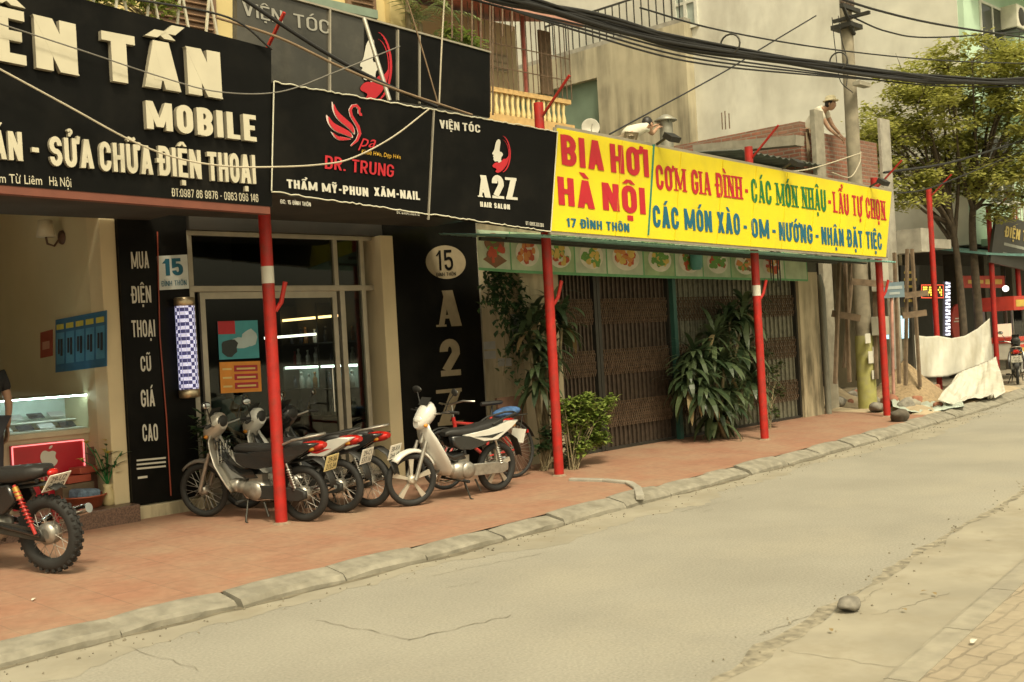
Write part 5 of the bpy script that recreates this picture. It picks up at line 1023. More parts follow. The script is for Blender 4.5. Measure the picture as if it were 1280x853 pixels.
def underbone(label, shield, body, stripe, rimm, t1, t2, plm, cast=0, group='motorbikes parked outside the salon', yaw=.0, loc=(0, 0, 0), rz=0, lean=.0, fend=None, sc=.95, cover=None, basket=False):
    t = thing('motorbike', loc, label, 'motorbike', group, rz); t.scale = (sc,)*3; t.rotation_euler = (lean, 0, rz); cover = cover or body; fend = fend or shield
    B = lambda m, n, mt, p=t, **k: m.build(n, mt, p, local=True, **k); R = .283
    wheel_parts(t, .61, R, .034, rimm, 28, 'front_wheel', .05, cast=cast, yaw=yaw); wheel_parts(t, -.61, R, .040, rimm, 28, 'rear_wheel', .075, cast=cast)
    # front fork, steering and fender
    m = MB()
    for s in (-.075, .075): m.tube([(.61, s, R), (.50, s, .58), (.46, s, .68)], [.022, .022, .018], 8)
    m.tube([(.47, 0, .66), (.40, 0, .86)], .026, 10); B(m, 'fork', alloy)
    m = MB(); cx, cz = .61, R; rg = []
    for k in range(15): a = rad(42+k*8.2); rg.append([V((cx+rr*cos(a), y, cz+rr*sin(a))) for y, rr in ((-.052, .292), (-.046, .315), (-.018, .326), (.018, .326), (.046, .315), (.052, .292))])
    m.loft(rg, closed=False); B(m, 'front_fender', fend, solid=.006)
    # leg shield
    m = MB(); st = [(.45, .88, .07, .04), (.465, .80, .12, .06), (.44, .70, .165, .10), (.39, .57, .195, .13), (.32, .45, .195, .14), (.26, .35, .17, .12), (.22, .29, .12, .07)]; rg = []
    for x, z, w, bu in st: rg.append([V((x-bu*(abs(k)/4)**1.6*.62, w*k/4, z)) for k in range(-4, 5)])
    m.loft(rg, closed=False); B(m, 'leg_shield', shield, solid=.012)
    m = MB(); rg = []
    for x, z, w in ((.40, .80, .05), (.33, .66, .07), (.22, .53, .075), (.08, .46, .075), (-.08, .47, .07)): rg.append([V((x+.05*sin(a), w*cos(a), z+.06*sin(a))) for a in [2*pi*k/12 for k in range(12)]])
    m.loft(rg); B(m, 'frame_cover', cover)
    # handlebar cowl, headlight
    m = MB(); rg = []
    for x, w, z0, z1 in ((.31, .07, .92, 1.05), (.34, .10, .88, 1.09), (.40, .115, .83, 1.095), (.46, .105, .80, 1.04), (.51, .08, .80, .97), (.54, .045, .82, .91)): rg.append([V((x, w*cos(a), (z0+z1)/2+(z1-z0)/2*sin(a))) for a in [2*pi*k/14 for k in range(14)]])
    m.loft(rg); h = B(m, 'handlebar_cowl', shield); m = MB(); m.ell((.505, 0, .915), (.035, .075, .055), 10, 7, (0, -.6, 0)); B(m, 'headlight', lens, h); m = MB(); m.ell((.325, 0, 1.0), (.03, .085, .065)); m.loft([[V((.44, y, 1.06)) for y in (-.08, -.04, .04, .08)], [V((.385, y*.9, 1.14)) for y in (-.09, -.04, .04, .09)]], closed=False); B(m, 'instrument_panel', blackm, h); m = MB()
    for s in (-1, 1): m.ell((.475, s*.09, .85), (.025, .02, .02))
    B(m, 'indicators', ambr, h)
    m = MB(); m.tube([(.26, .33, .985), (.30, .24, .99), (.36, .1, .96), (.36, -.1, .96), (.30, -.24, .99), (.26, -.33, .985)], .011, 8); B(m, 'handlebar', steel)
    for s in (-1, 1):
        m = MB(); m.tube([(.245, s*.36, .983), (.29, s*.245, .99)], .017, 10); m.beam((.34, s*.33, .985), (.37, s*.2, .985), .012); B(m, 'grip', rubber)
        m = MB(); m.tube([(.30, s*.21, 1.0), (.29, s*.25, 1.10), (.27, s*.30, 1.17)], .006, 6); m.ell((.265, s*.32, 1.20), (.018, .062, .042), 12, 8, (0, .15, -s*.2)); mi = B(m, 'mirror', blackm); m = MB(); m.ell((.250, s*.32, 1.198), (.006, .052, .034), 12, 6, (0, .15, -s*.2)); B(m, 'mirror_glass', mirr, mi)
    # seat
    m = MB(); rg = []
    for x, zt, zb, w in ((.17, .745, .70, .05), (.12, .775, .69, .085), (0., .775, .68, .10), (-.18, .775, .675, .115), (-.34, .80, .68, .115), (-.52, .82, .70, .105), (-.64, .83, .735, .09), (-.67, .82, .76, .06)): rg.append([V((x, w*sg_(cos(a))*abs(cos(a))**.6, (zt+zb)/2+(zt-zb)/2*sg_(sin(a))*abs(sin(a))**.6)) for a in [2*pi*k/16 for k in range(16)]])
    m.loft(rg); B(m, 'seat', seatm)
    # side covers and tail
    for s in (-1, 1):
        m = MB(); side_panel(m, [(.14, .70), (.11, .60), (.02, .55), (-.14, .53), (-.32, .56), (-.44, .61), (-.34, .66), (-.10, .69)][::s], s*.055, s*.125); B(m, 'side_cover', cover)
        m = MB(); side_panel(m, [(-.02, .70), (-.30, .60), (-.52, .60), (-.78, .74), (-.86, .80), (-.70, .80), (-.40, .735)][::s], s*.04, s*.128); so_ = B(m, 'tail_cover', body)
        m = MB(); side_panel(m, [(-.16, .668), (-.44, .632), (-.62, .69), (-.40, .668)][::s], s*.12, s*.1312); B(m, 'stripe', stripe, so_)
    m = MB(); rg = []
    for x, w, z0, z1 in ((-.66, .10, .70, .80), (-.76, .095, .70, .815), (-.84, .075, .715, .815), (-.89, .045, .745, .80)): rg.append([V((x, w*cos(a), (z0+z1)/2+(z1-z0)/2*sin(a))) for a in [2*pi*k/12 for k in range(12)]])
    m.loft(rg); tl = B(m, 'tail_light', taill); m = MB(); [m.ell((-.79, s*.095, .745), (.035, .018, .022)) for s in (-1, 1)]; B(m, 'indicators', ambr, tl)
    m = MB(); m.tube([(-.46, .12, .78), (-.60, .13, .835), (-.84, .09, .875), (-.88, 0, .88), (-.84, -.09, .875), (-.60, -.13, .835), (-.46, -.12, .78)], .012, 8); B(m, 'grab_rail', alloy if body is not bodywhite else blackm)
    m = MB(); rg = []
    for x, z, w in ((-.42, .60, .05), (-.60, .625, .062), (-.78, .66, .065), (-.88, .60, .062), (-.94, .47, .058), (-.965, .38, .05)): rg.append([V((x, y, z-abs(y)*.35)) for y in (-w, -w*.5, 0, w*.5, w)])
    m.loft(rg, closed=False); B(m, 'rear_fender', blackm, solid=.006)
    plate_on(t, (-.955, 0, .60), rad(-18), t1, t2, plm)
    # engine, exhaust, chain case, stands
    m = MB(); m.ell((-.06, 0, .31), (.17, .115, .115)); m.lathe((.06, 0, .33), [(.07, 0), (.075, .05), (.06, .06), (.075, .07), (.06, .08), (.075, .09), (.07, .16), (.05, .2)], (1, 0, .12), 14); m.lathe((-.10, -.11, .31), [(.09, 0), (.10, -.02), (.09, -.05), (.04, -.06)], (0, -1, 0), 16); m.lathe((-.10, .07, .31), [(.085, 0), (.095, .02), (.085, .055), (.03, .06)], (0, 1, 0), 16); m.box((-.08, 0, .42), (.16, .1, .10)); B(m, 'engine', alloy)
    m = MB(); m.tube([(.17, -.05, .28), (.16, -.11, .20), (.05, -.13, .17), (-.2, -.135, .19), (-.32, -.14, .22)], .018, 8); B(m, 'exhaust_pipe', chrome)
    m = MB(); m.tube([(-.30, -.145, .215), (-.36, -.15, .23), (-.52, -.155, .26), (-.80, -.16, .32), (-.88, -.16, .335)], [.022, .042, .048, .046, .03], 12); B(m, 'muffler', chrome)
    m = MB(); side_panel(m, [(-.08, .37), (-.62, .35), (-.70, .32), (-.70, .25), (-.62, .22), (-.06, .24)][::1], .075, .115); B(m, 'chain_case', alloy if cast else blackm)
    m = MB(); [m.tube([(-.12, s*.085, .33), (-.61, s*.085, R)], .018, 6) for s in (-1, 1)]; B(m, 'swing_arm', dsteel)
    for s in (-1, 1):
        m = MB(); m.tube([(-.60, s*.10, R+.01), (-.50, s*.115, .60)], .012, 8); a, b = V((-.585, s*.103, .34)), V((-.52, s*.113, .54)); n = 56; u, w = frame_of(b-a); m.tube([a.lerp(b, k/n)+(u*cos(k*.9)+w*sin(k*.9))*.026 for k in range(n+1)], .006, 5); B(m, 'shock_absorber', steel)
    m = MB(); m.tube([(-.02, .12, .22), (-.04, .20, .02), (-.07, .21, .005)], .010, 6); m.tube([(-.2, -.1, .2), (-.26, -.12, .06)], .012, 6); m.tube([(-.2, .1, .2), (-.26, .12, .06)], .012, 6); m.tube([(.02, -.22, .21), (.02, .22, .21)], .011, 6); B(m, 'stand', dsteel)
    for s in (-1, 1): m = MB(); m.tube([(.02, s*.16, .215), (.02, s*.25, .215)], .018, 8); B(m, 'foot_peg', rubber)
    if basket:
        m = MB()
        for z in (.60, .66, .72, .78): m.beam((.33, -.10, z), (.33, .10, z), .012)
        for y in (-.10, -.05, 0, .05, .10): m.beam((.325, y, .58), (.325, y, .80), .012)
        B(m, 'leg_guard_rack', chrome)
    return t
def sg_(x): return 1 if x >= 0 else -1
def aim(rear_px, front_x, sc=.95, wb=1.22, hub=.283, lo=90, hi=270):
    """stand the rear wheel on the pavement at rear_px and turn the bike until its front wheel comes to front_x in the photograph"""
    r = UG(*rear_px); best = None
    for k in range(0, 361):
        a = rad(lo+(hi-lo)*k/360); d = V((cos(a), sin(a), 0)); f = r+d*wb*sc; px = proj(f+V((0, 0, hub*sc)))[0]; e = abs(px-front_x)+.0*k
        if best is None or e < best[0]-.01: best = (e, a, d)
    a, d = best[1], best[2]; c = r+d*wb*sc/2; return (c.x, c.y, pave(c.y)), a
def pitch(o, wb=1.16):       # both wheels on the sloping pavement
    a = o.rotation_euler.z; o.rotation_euler.y = -math.atan(.03*sin(a))
l, a = aim((382, 652), 256, lo=100, hi=160); pitch(underbone('silver grey motorbike with a yellow plate, nearest of the row by the salon', bodysilver, bodyblack, bodyblack, alloy, '29-S6', '215.34', ply, loc=l, rz=a, yaw=.12, lean=-.05, basket=True, fend=mat('fender_grey', (.16, .145, .13), .35, coat=.3)))
l, a = aim((427, 641), 305, lo=105, hi=165); pitch(underbone('white-tailed motorbike with a white plate, second in the row by the salon door', bodywhite, bodywhite, bodyred, alloy, '29-C1', '537.16', plw, loc=l, rz=a, yaw=.1, lean=-.05, cover=bodyblack))
l, a = aim((463, 634), 345, lo=105, hi=165); pitch(underbone('dark motorbike with a white plate, farthest of the row by the salon door', bodyblack, bodyblack, bodywhite, alloy, '30-K4', '264.18', plw, loc=l, rz=a, yaw=.1, lean=-.05))
l, a = aim((621, 614), 513, lo=120, hi=178); pitch(underbone('white motorbike with cast alloy wheels standing alone before the A2Z panel', bodywhite, bodywhite, bodyblack, mat('cast_rim', (.50, .46, .38), .4, .4), '29-X5', '151.53', plw, cast=5, loc=l, rz=a, yaw=-.30, lean=-.06, cover=bodyblack))
fp = UD(1266, 480, 25); underbone('dark motorbike parked by the food cart at the far right', bodyblack, bodyblack, bodysilver, alloy, '29-H2', '118.06', plw, loc=(fp.x+.3, fp.y, pave(fp.y)), rz=rad(20), group='motorbikes parked farther up the street')
# trail bike at the left edge
def trail(loc, rz):
    t = thing('trail_motorbike', loc, 'red and black trail motorbike with a knobbly rear tyre at the left edge', 'motorbike', None, rz); t.rotation_euler.x = -.06; B = lambda m, n, mt, p=t, **k: m.build(n, mt, p, local=True, **k); R = .30; gold = mat('gold_shock', (.5, .32, .08), .35, .6)
    wheel_parts(t, .66, .315, .04, alloy, 28, 'front_wheel', .05); wheel_parts(t, -.62, R, .052, alloy, 28, 'rear_wheel', .085, knob=True)
    m = MB()
    for s in (-.09, .09): m.tube([(.66, s, .315), (.44, s, .95)], [.024, .018], 8)
    B(m, 'fork', alloy); m = MB(); rg = []
    for x, z, w in ((.92, .68, .05), (.75, .735, .07), (.55, .73, .07), (.42, .70, .05)): rg.append([V((x, y, z-abs(y)*.4)) for y in (-w, -w/2, 0, w/2, w)])
    m.loft(rg, closed=False); B(m, 'front_fender', bodyred, solid=.006)
    m = MB(); rg = []
    for x, w, z0, z1 in ((.36, .06, .76, .86), (.28, .125, .70, .93), (.12, .14, .68, .95), (-.04, .11, .68, .88), (-.10, .06, .70, .80)): rg.append([V((x, w*cos(a), (z0+z1)/2+(z1-z0)/2*sin(a))) for a in [2*pi*k/14 for k in range(14)]])
    m.loft(rg); B(m, 'fuel_tank', bodyred)
    m = MB(); rg = []
    for x, zt, zb, w in ((-.04, .80, .72, .08), (-.16, .82, .70, .11), (-.34, .83, .70, .125), (-.52, .84, .72, .13), (-.62, .84, .74, .11), (-.67, .82, .77, .06)): rg.append([V((x, w*sg_(cos(a))*abs(cos(a))**.6, (zt+zb)/2+(zt-zb)/2*sg_(sin(a))*abs(sin(a))**.6)) for a in [2*pi*k/16 for k in range(16)]])
    m.loft(rg); B(m, 'seat', seatm)
    for s in (-1, 1): m = MB(); side_panel(m, [(.02, .66), (-.05, .50), (-.28, .46), (-.42, .58), (-.36, .70)][::s], s*.06, s*.12); B(m, 'side_cover', bodyblack)
    m = MB(); rg = []
    for x, z, w in ((-.4, .68, .07), (-.56, .70, .08), (-.68, .71, .075), (-.78, .66, .06)): rg.append([V((x, y, z-abs(y)*.3)) for y in (-w, -w/2, 0, w/2, w)])
    m.loft(rg, closed=False); B(m, 'rear_fender', blackm, solid=.006); m = MB(); m.ell((-.71, 0, .775), (.03, .055, .03)); B(m, 'tail_light', taill)
    plate_on(t, (-.74, 0, .70), rad(-38), '29-U2', '6500', plw, 1, .22, .16)
    m = MB(); m.ell((-.04, 0, .36), (.2, .12, .14)); m.lathe((.04, 0, .44), [(.08, 0), (.09, .03), (.075, .04), (.09, .06), (.075, .07), (.09, .09), (.075, .1), (.08, .2)], (.35, 0, 1), 14); m.lathe((-.08, .1, .36), [(.1, 0), (.11, .02), (.1, .04), (.04, .05)], (0, 1, 0), 16); B(m, 'engine', alloy)
    m = MB(); [m.tube([(-.62, s*.09, R), (-.1, s*.09, .40)], .022, 6) for s in (-1, 1)]; m.tube([(.38, 0, .85), (.2, 0, .62), (-.1, 0, .66), (-.6, .06, .72)], .02, 8); m.tube([(.36, 0, .78), (.2, 0, .3), (-.15, 0, .24), (-.2, 0, .5)], .018, 8); B(m, 'frame', bodyblack)
    for s in (-1, 1):
        m = MB(); a, b = V((-.60, s*.125, .32)), V((-.44, s*.13, .70)); m.tube([a, b], .014, 8); n = 64; u, w = frame_of(b-a); m.tube([a.lerp(b, .18+.7*k/n)+(u*cos(k*.9)+w*sin(k*.9))*.024 for k in range(n+1)], .006, 5); so_ = B(m, 'shock_absorber', bodyred); m = MB(); m.tube([a.lerp(b, .72), a.lerp(b, .96)], .024, 10); B(m, 'reservoir', gold, so_)
    m = MB(); m.tube([(.2, -.06, .5), (.24, -.12, .3), (0, -.14, .24), (-.4, -.16, .34), (-.5, -.17, .38)], .02, 8); m.tube([(-.4, -.17, .35), (-.5, -.175, .38), (-.86, -.18, .46)], [.03, .045, .04], 12); B(m, 'muffler', chrome)
    m = MB(); m.tube([(.28, .36, 1.03), (.36, .2, 1.06), (.42, 0, 1.0), (.36, -.2, 1.06), (.28, -.36, 1.03)], .011, 8); B(m, 'handlebar', steel); m = MB(); m.tube([(-.05, .13, .26), (-.10, .26, .01)], .012, 6); m.tube([(0, -.24, .28), (0, .24, .28)], .012, 6); B(m, 'stand', dsteel)
    m = MB(); m.ell((.52, 0, .90), (.06, .09, .09)); B(m, 'headlight', lens); m = MB(); side_panel(m, [(-.05, .43), (-.62, .35), (-.66, .25), (-.05, .33)], .088, .098); B(m, 'chain', dsteel)
l, a = aim((70, 717), -85, 1., 1.28, .3, 100, 178); trail(l, a)
# bicycle behind the white motorbike
def bicycle(loc, rz):
    t = thing('bicycle', loc, 'old bicycle with a red frame and black saddle behind the white motorbike', 'bicycle', None, rz); t.rotation_euler.x = .06; B = lambda m, n, mt, p=t, **k: m.build(n, mt, p, local=True, **k); R = .33
    for n, x in (('front_wheel', .54), ('rear_wheel', -.52)): wheel_parts(t, x, R, .021, steel, 32, n, .022)
    m = MB(); bb_, hd, st = V((-.08, 0, .29)), V((.36, 0, .72)), V((-.22, 0, .74)); m.tube([bb_, V((.34, 0, .62))], .02, 8); m.tube([bb_, st], .017, 8); m.tube([st+V((.03, 0, -.1)), hd], .017, 8); m.tube([V((.33, 0, .60)), V((.35, 0, .78))], .022, 8)
    for s in (-.05, .05): m.tube([bb_, V((-.52, s, R))], .011, 6); m.tube([st+V((0, 0, -.06)), V((-.52, s, R))], .009, 6); m.tube([V((.36, s*.6, .60)), V((.44, s, .45)), V((.54, s, R))], .012, 6)
    B(m, 'frame', bodyred); m = MB(); m.tube([st, V((-.25, 0, .86))], .012, 8); rg = []
    for x, w in ((-.38, .05), (-.34, .085), (-.26, .08), (-.16, .035), (-.08, .02)): rg.append([V((x, w*cos(a), .89+.025*sin(a))) for a in [2*pi*k/12 for k in range(12)]])
    m.loft(rg); B(m, 'saddle', seatm); m = MB(); m.tube([(.35, 0, .78), (.36, 0, .92)], .012, 8); m.tube([(.26, .28, .93), (.36, .2, .95), (.40, 0, .92), (.36, -.2, .95), (.26, -.28, .93)], .011, 8); B(m, 'handlebar', steel)
    for nm, x in (('front_mudguard', .54), ('rear_mudguard', -.52)):
        m = MB(); rg = []
        for k in range(14): a = rad((20 if x < 0 else 40)+k*10.5); rg.append([V((x-.356*cos(a)*1, y, R+.356*sin(a)-abs(y)*.3)) for y in (-.028, 0, .028)])
        m.loft(rg, closed=False); B(m, nm, blackm, solid=.003)
    m = MB(); m.lathe(bb_, [(.085, 0), (.09, .006), (.085, .012)], (0, 1, 0), 20); m.tube([bb_, bb_+V((.12, .08, -.12))], .01, 6); m.tube([bb_, bb_+V((-.12, -.08, .12))], .01, 6); m.box(bb_+V((.12, .12, -.12)), (.08, .07, .02)); m.box(bb_+V((-.12, -.12, .12)), (.08, .07, .02)); B(m, 'crankset', steel)
    m = MB(); [m.tube([(-.24, s, .70), (-.74, s, .72)], .008, 6) for s in (-.06, 0, .06)]; [m.tube([(-.66, s, .71), (-.52, s*.9, R)], .006, 6) for s in (-.06, .06)]; B(m, 'rear_rack', dsteel)
    m = MB(); m.bb(-.765, -.745, -.03, .03, .50, .54); B(m, 'reflector', taill)
    return t
l, a = aim((646, 597), 560, 1., 1.06, .33, 110, 178); bk = bicycle(l, a); pitch(bk)
# ================================================================== plants
leafd = mat_leaf('dracaena_leaf', (.03, .055, .025), (.12, .16, .075), .35); leafb = mat_leaf('bright_leaf', (.12, .19, .03), (.28, .34, .08), .45); leafv = mat_leaf('vine_leaf', (.025, .06, .025), (.06, .11, .04), .5)
leaft = mat_leaf('tree_leaf', (.27, .29, .06), (.54, .53, .16), .65); bark = mat('bark', (.085, .065, .045), .9, var=.35, scale=9, bump=.4); stemm = mat('plant_stem', (.20, .16, .09), .8, var=.3, scale=12); deadl = mat_leaf('dry_leaf', (.25, .17, .08), (.34, .26, .13), .7)
def dracaena(base, label, heads, nl, L, seed, group=None):
    r = random.Random(seed); t = thing('dracaena_plant', base, label, 'plant', group); m = MB(); base = V(base); f = MB(); dd_ = MB()
    for h in heads:
        h = V(h); b = base+V((r.uniform(-.12, .12), r.uniform(-.08, .08), 0)); mid = b.lerp(h, .5)+V((r.uniform(-.06, .06), r.uniform(-.06, .06), .05)); m.tube([b, mid, h], [.03, .026, .018], 7)
        for k in range(nl):
            a = r.uniform(0, 2*pi); e = r.uniform(-.55, 1.25); d = V((cos(a)*cos(e), sin(a)*cos(e)*.8, sin(e))); (dd_ if e < -.45 and r.random() < .25 else f).leaf(h+V((0, 0, r.uniform(-.16, .12))), d, L*r.uniform(.6, 1.1), .075*r.uniform(.8, 1.3), r.uniform(1.1, 2.3), 6, .5)
    m.build('stem', stemm, t); f.build('foliage', leafd, t)
    if dd_.v: dd_.build('dry_leaves', deadl, t)
    return t
yd = 9.22; bd = UY(905, 547, yd); hs_ = [UY(px, py, yd+dy) for px, py, dy in ((930, 392, .05), (912, 402, .15), (893, 428, -.05), (868, 450, 0.05), (905, 455, -.15), (930, 440, .1), (880, 490, -.1), (912, 500, -.12), (938, 480, .08), (895, 520, -.05), (860, 478, .1))]
dracaena((bd.x, yd, pave(yd)), 'large dark dracaena with long drooping leaves before the grey-green shutter', hs_, 62, .56, 3)
bd = UY(684, 585, 9.35); hs_ = [UY(px, py, 9.35+dy) for px, py, dy in ((690, 388, 0), (668, 398, .1), (703, 402, -.05), (662, 425, .05), (684, 440, 0), (672, 470, -.02))]
dracaena((bd.x, 9.35, pave(9.35)), 'tall dracaena half hidden behind the second red post', hs_, 36, .46, 5)
def bush(name, base, label, cl, n, L, w, mat_, seed, cat='bush'):
    r = random.Random(seed); t = thing(name, base, label, cat); base = V(base); m = MB(); f = MB()
    for c, rad_ in cl:
        c = V(c)
        for k in range(3):
            e = c+V((r.gauss(0, .4), r.gauss(0, .4), r.gauss(0, .4)))*rad_; m.tube([base+V((r.uniform(-.06, .06), r.uniform(-.06, .06), 0)), base.lerp(e, .55)+V((0, 0, .08)), e], [.008, .006, .003], 5)
        for k in range(int(n*4.5*rad_*rad_/.04)):
            d = V((r.gauss(0, 1), r.gauss(0, 1), r.gauss(0, .8))).normalized()*rad_*r.random()**.45; a = r.uniform(0, 6.28); f.leaf(c+d, V((cos(a), sin(a), r.uniform(-.3, .7))), L*r.uniform(.6, 1.3), w*r.uniform(.7, 1.3), r.uniform(.2, .9), 2, .3)
    m.build('stems', stemm, t); f.build('foliage', mat_, t); return t
yb_ = 8.98; bb_ = UY(715, 583, yb_); cl = [(UY(px, py, yb_+dy), rr) for px, py, dy, rr in ((728, 512, 0, .19), (748, 522, -.05, .16), (713, 528, .05, .2), (738, 545, .05, .19), (757, 506, -.05, .10), (722, 560, 0, .15), (700, 508, .05, .12), (752, 550, 0, .1))]
bush('green_bush', (bb_.x, yb_, pave(yb_)), 'bright leafy bush right of the second red post before the brown shutter', cl+[(UY(764, 500, yb_), .07), (UY(735, 497, yb_), .08), (UY(718, 503, yb_), .07)], 115, .085, .045, leafb, 1)
bb_ = UY(680, 590, 9.2); cl = [(UY(px, py, 9.2+dy), rr) for px, py, dy, rr in ((690, 545, 0, .17), (705, 572, -.05, .15), (676, 560, 0, .12), (700, 520, 0, .14))]
bush('dark_bush', (bb_.x, 9.2, pave(9.2)), 'low dark shrub at the foot of the second red post', cl, 50, .09, .045, leafv, 2)
bb_ = UY(958, 540, 9.35); cl = [(UY(px, py, 9.35), rr) for px, py, rr in ((965, 465, .14), (972, 490, .14), (965, 515, .14), (958, 445, .1), (975, 455, .09))]
bush('small_bush', (bb_.x, 9.35, pave(9.35)), 'small glossy shrub right of the third red post before the grey-green shutter', cl, 42, .09, .05, mat_leaf('shrub_leaf', (.04, .06, .02), (.12, .14, .06), .3), 4)
r = random.Random(8); t = thing('climbing_vine', UY(625, 340, 10.3), 'dark climbing vine hanging down the stained plaster wall', 'vine'); m = MB(); f = MB()
for (x0, y0), (x1, y1) in (((610, 335), (622, 400)), ((620, 338), (640, 440)), ((635, 342), (628, 470)), ((615, 340), (606, 385)), ((640, 345), (655, 420)), ((628, 345), (648, 490))):
    a, b = UY(x0, y0, 9.66), UY(x1, y1, 9.66); pts = [a.lerp(b, k/8)+V((r.uniform(-.04, .04), r.uniform(-.03, .01), 0)) for k in range(9)]; m.tube(pts, .006, 5)
    for k in range(95):
        p = a.lerp(b, r.random()**1.3)+V((r.gauss(0, .07), r.uniform(-.12, .0), r.gauss(0, .05))); aa = r.uniform(0, 6.28); f.leaf(p, V((cos(aa), -.5+.5*sin(aa), r.uniform(-.9, .3))), r.uniform(.06, .12), r.uniform(.04, .07), .7, 2, .3)
m.build('stem', stemm, t); f.build('foliage', leafv, t)
# potted dark leaves at the salon door and palms on the balcony
bb_ = UY(262, 610, 10.2); cl = [(UY(px, py, 10.2), rr) for px, py, rr in ((258, 535, .16), (268, 560, .15), (262, 580, .12))]
bush('potted_plant', (bb_.x, 10.2, pave(10.2)), 'dark leafy plant at the salon door behind the nearest motorbike', cl, 36, .12, .05, leafv, 6, 'plant')
def palm(px, py, y, n, L, seed, label):
    r = random.Random(seed); c = UY(px, py, y); t = thing('palm_plant', c-V((0, 0, 1.2)), label, 'plant'); MB().tube([c-V((0, 0, 1.2)), c], [.05, .03], 8).build('trunk', stemm, t); f = MB()
    for k in range(n):
        a = r.uniform(0, 6.28); e = r.uniform(-.1, 1.3); d = V((cos(a)*cos(e), sin(a)*cos(e), sin(e))); q = c.copy(); ln = L*r.uniform(.7, 1.1)
        for s in range(12):
            q = q+d*(ln/12); d = (d+V((0, 0, -.11))).normalized(); sd = d.cross(V((0, 0, 1)))
            if sd.length < .05: continue
            for sg2 in (-1, 1): f.leaf(q, (d*.7+sd.normalized()*sg2*.8+V((0, 0, -.2))), ln*.26*(1-.04*s), .03, .6, 2)
    f.build('fronds', mat_leaf('palm_leaf', (.10, .13, .04), (.22, .25, .09), .5), t)
palm(525, 30, 10.6, 11, .85, 3, 'palm with arching fronds above the old salon sign'); palm(508, -10, 10.7, 9, .8, 4, 'taller palm behind the arching palm at the top edge')
bb_ = UY(585, 75, 10.4); bush('balcony_plant', bb_, 'leafy plant behind the iron rods above the old salon sign', [(UY(582, 52, 10.4), .18), (UY(560, 45, 10.4), .15), (UY(596, 58, 10.4), .12)], 34, .13, .05, leafb, 9, 'plant')
bb_ = UY(195, 30, 10.0); bush('balcony_plant', bb_, 'small green plant behind the zigzag railing at the top left', [(UY(200, 5, 10.0), .22), (UY(170, -4, 10), .2), (UY(130, -8, 10), .2), (UY(110, -6, 10), .15)], 30, .10, .04, leafb, 10, 'plant')
# street tree
td = 25.5; tb = UD(1219, 458, td); tb.z = pave(tb.y)-.05; r = random.Random(15)
tree = thing('street_tree', tb, 'leafy yellow-green street tree with two dark trunks at the right', 'tree'); tm = MB(); tw2 = MB(); f = MB()
T = lambda px, py, dd_=0: UD(px, py, td+dd_)
A1 = catm([T(1207, 470), T(1203, 390), T(1195, 310), T(1187, 262)], 5); A2 = catm([T(1228, 470, .3), T(1222, 380, .3), T(1216, 300, .3), T(1217, 255, .3), T(1228, 215, .2)], 5)
tm.tube(A1, [.10-.045*k/(len(A1)-1) for k in range(len(A1))], 10); tm.tube(A2, [.11-.05*k/(len(A2)-1) for k in range(len(A2))], 10); tm.build('trunk', bark, tree)
cent = [(1120, 150), (1140, 125), (1165, 105), (1200, 100), (1235, 90), (1262, 78), (1280, 95), (1130, 180), (1160, 160), (1195, 150), (1225, 140), (1260, 125), (1285, 140), (1112, 205), (1140, 218), (1170, 205), (1200, 195), (1240, 180), (1275, 180), (1150, 245), (1185, 235), (1235, 225), (1270, 225), (1125, 235), (1260, 262), (1290, 250), (1300, 110), (1310, 190), (1105, 165), (1180, 130), (1215, 120), (1250, 205), (1165, 180), (1215, 170), (1285, 205), (1100, 190), (1110, 172), (1132, 104), (1185, 86), (1215, 77), (1250, 68), (1275, 72), (1150, 145), (1120, 215), (1102, 150), (1245, 110), (1265, 160), (1155, 120), (1095, 175), (1180, 105)]
for k, (px, py) in enumerate(cent):
    dz = r.uniform(-1.3, 1.3); c = T(px, py, dz); s = (A1 if px < 1185 else A2); a = s[r.randrange(len(s)*2//3, len(s))]; mid = a.lerp(c, .5)+V((r.uniform(-.2, .2), r.uniform(-.2, .2), r.uniform(-.15, .25))); tw2.tube(catm([a, mid, c], 4), [.055-.045*j/8 for j in range(9)], 6)
    for q_ in range(6): e = c+V((r.gauss(0, .35), r.gauss(0, .35), r.gauss(0, .22))); tw2.tube([c, c.lerp(e, .6)+V((0, 0, .05)), e], [.012, .008, .004], 4)
    R = r.uniform(.32, .55)
    for sc_ in range(r.randrange(7, 11)):
        cc = c+V((r.gauss(0, R*.7), r.gauss(0, R*.8), r.gauss(0, R*.5))); 
        for q_ in range(74):
            p = cc+V((r.gauss(0, .15), r.gauss(0, .15), r.gauss(0, .07))); aa = r.uniform(0, 6.28); f.leaf(p, V((cos(aa), sin(aa), r.uniform(-.5, .4))), r.uniform(.10, .17), r.uniform(.055, .09), r.uniform(.1, .6), 2)
tw2.build('limbs', bark, tree); f.build('crown', leaft, tree)
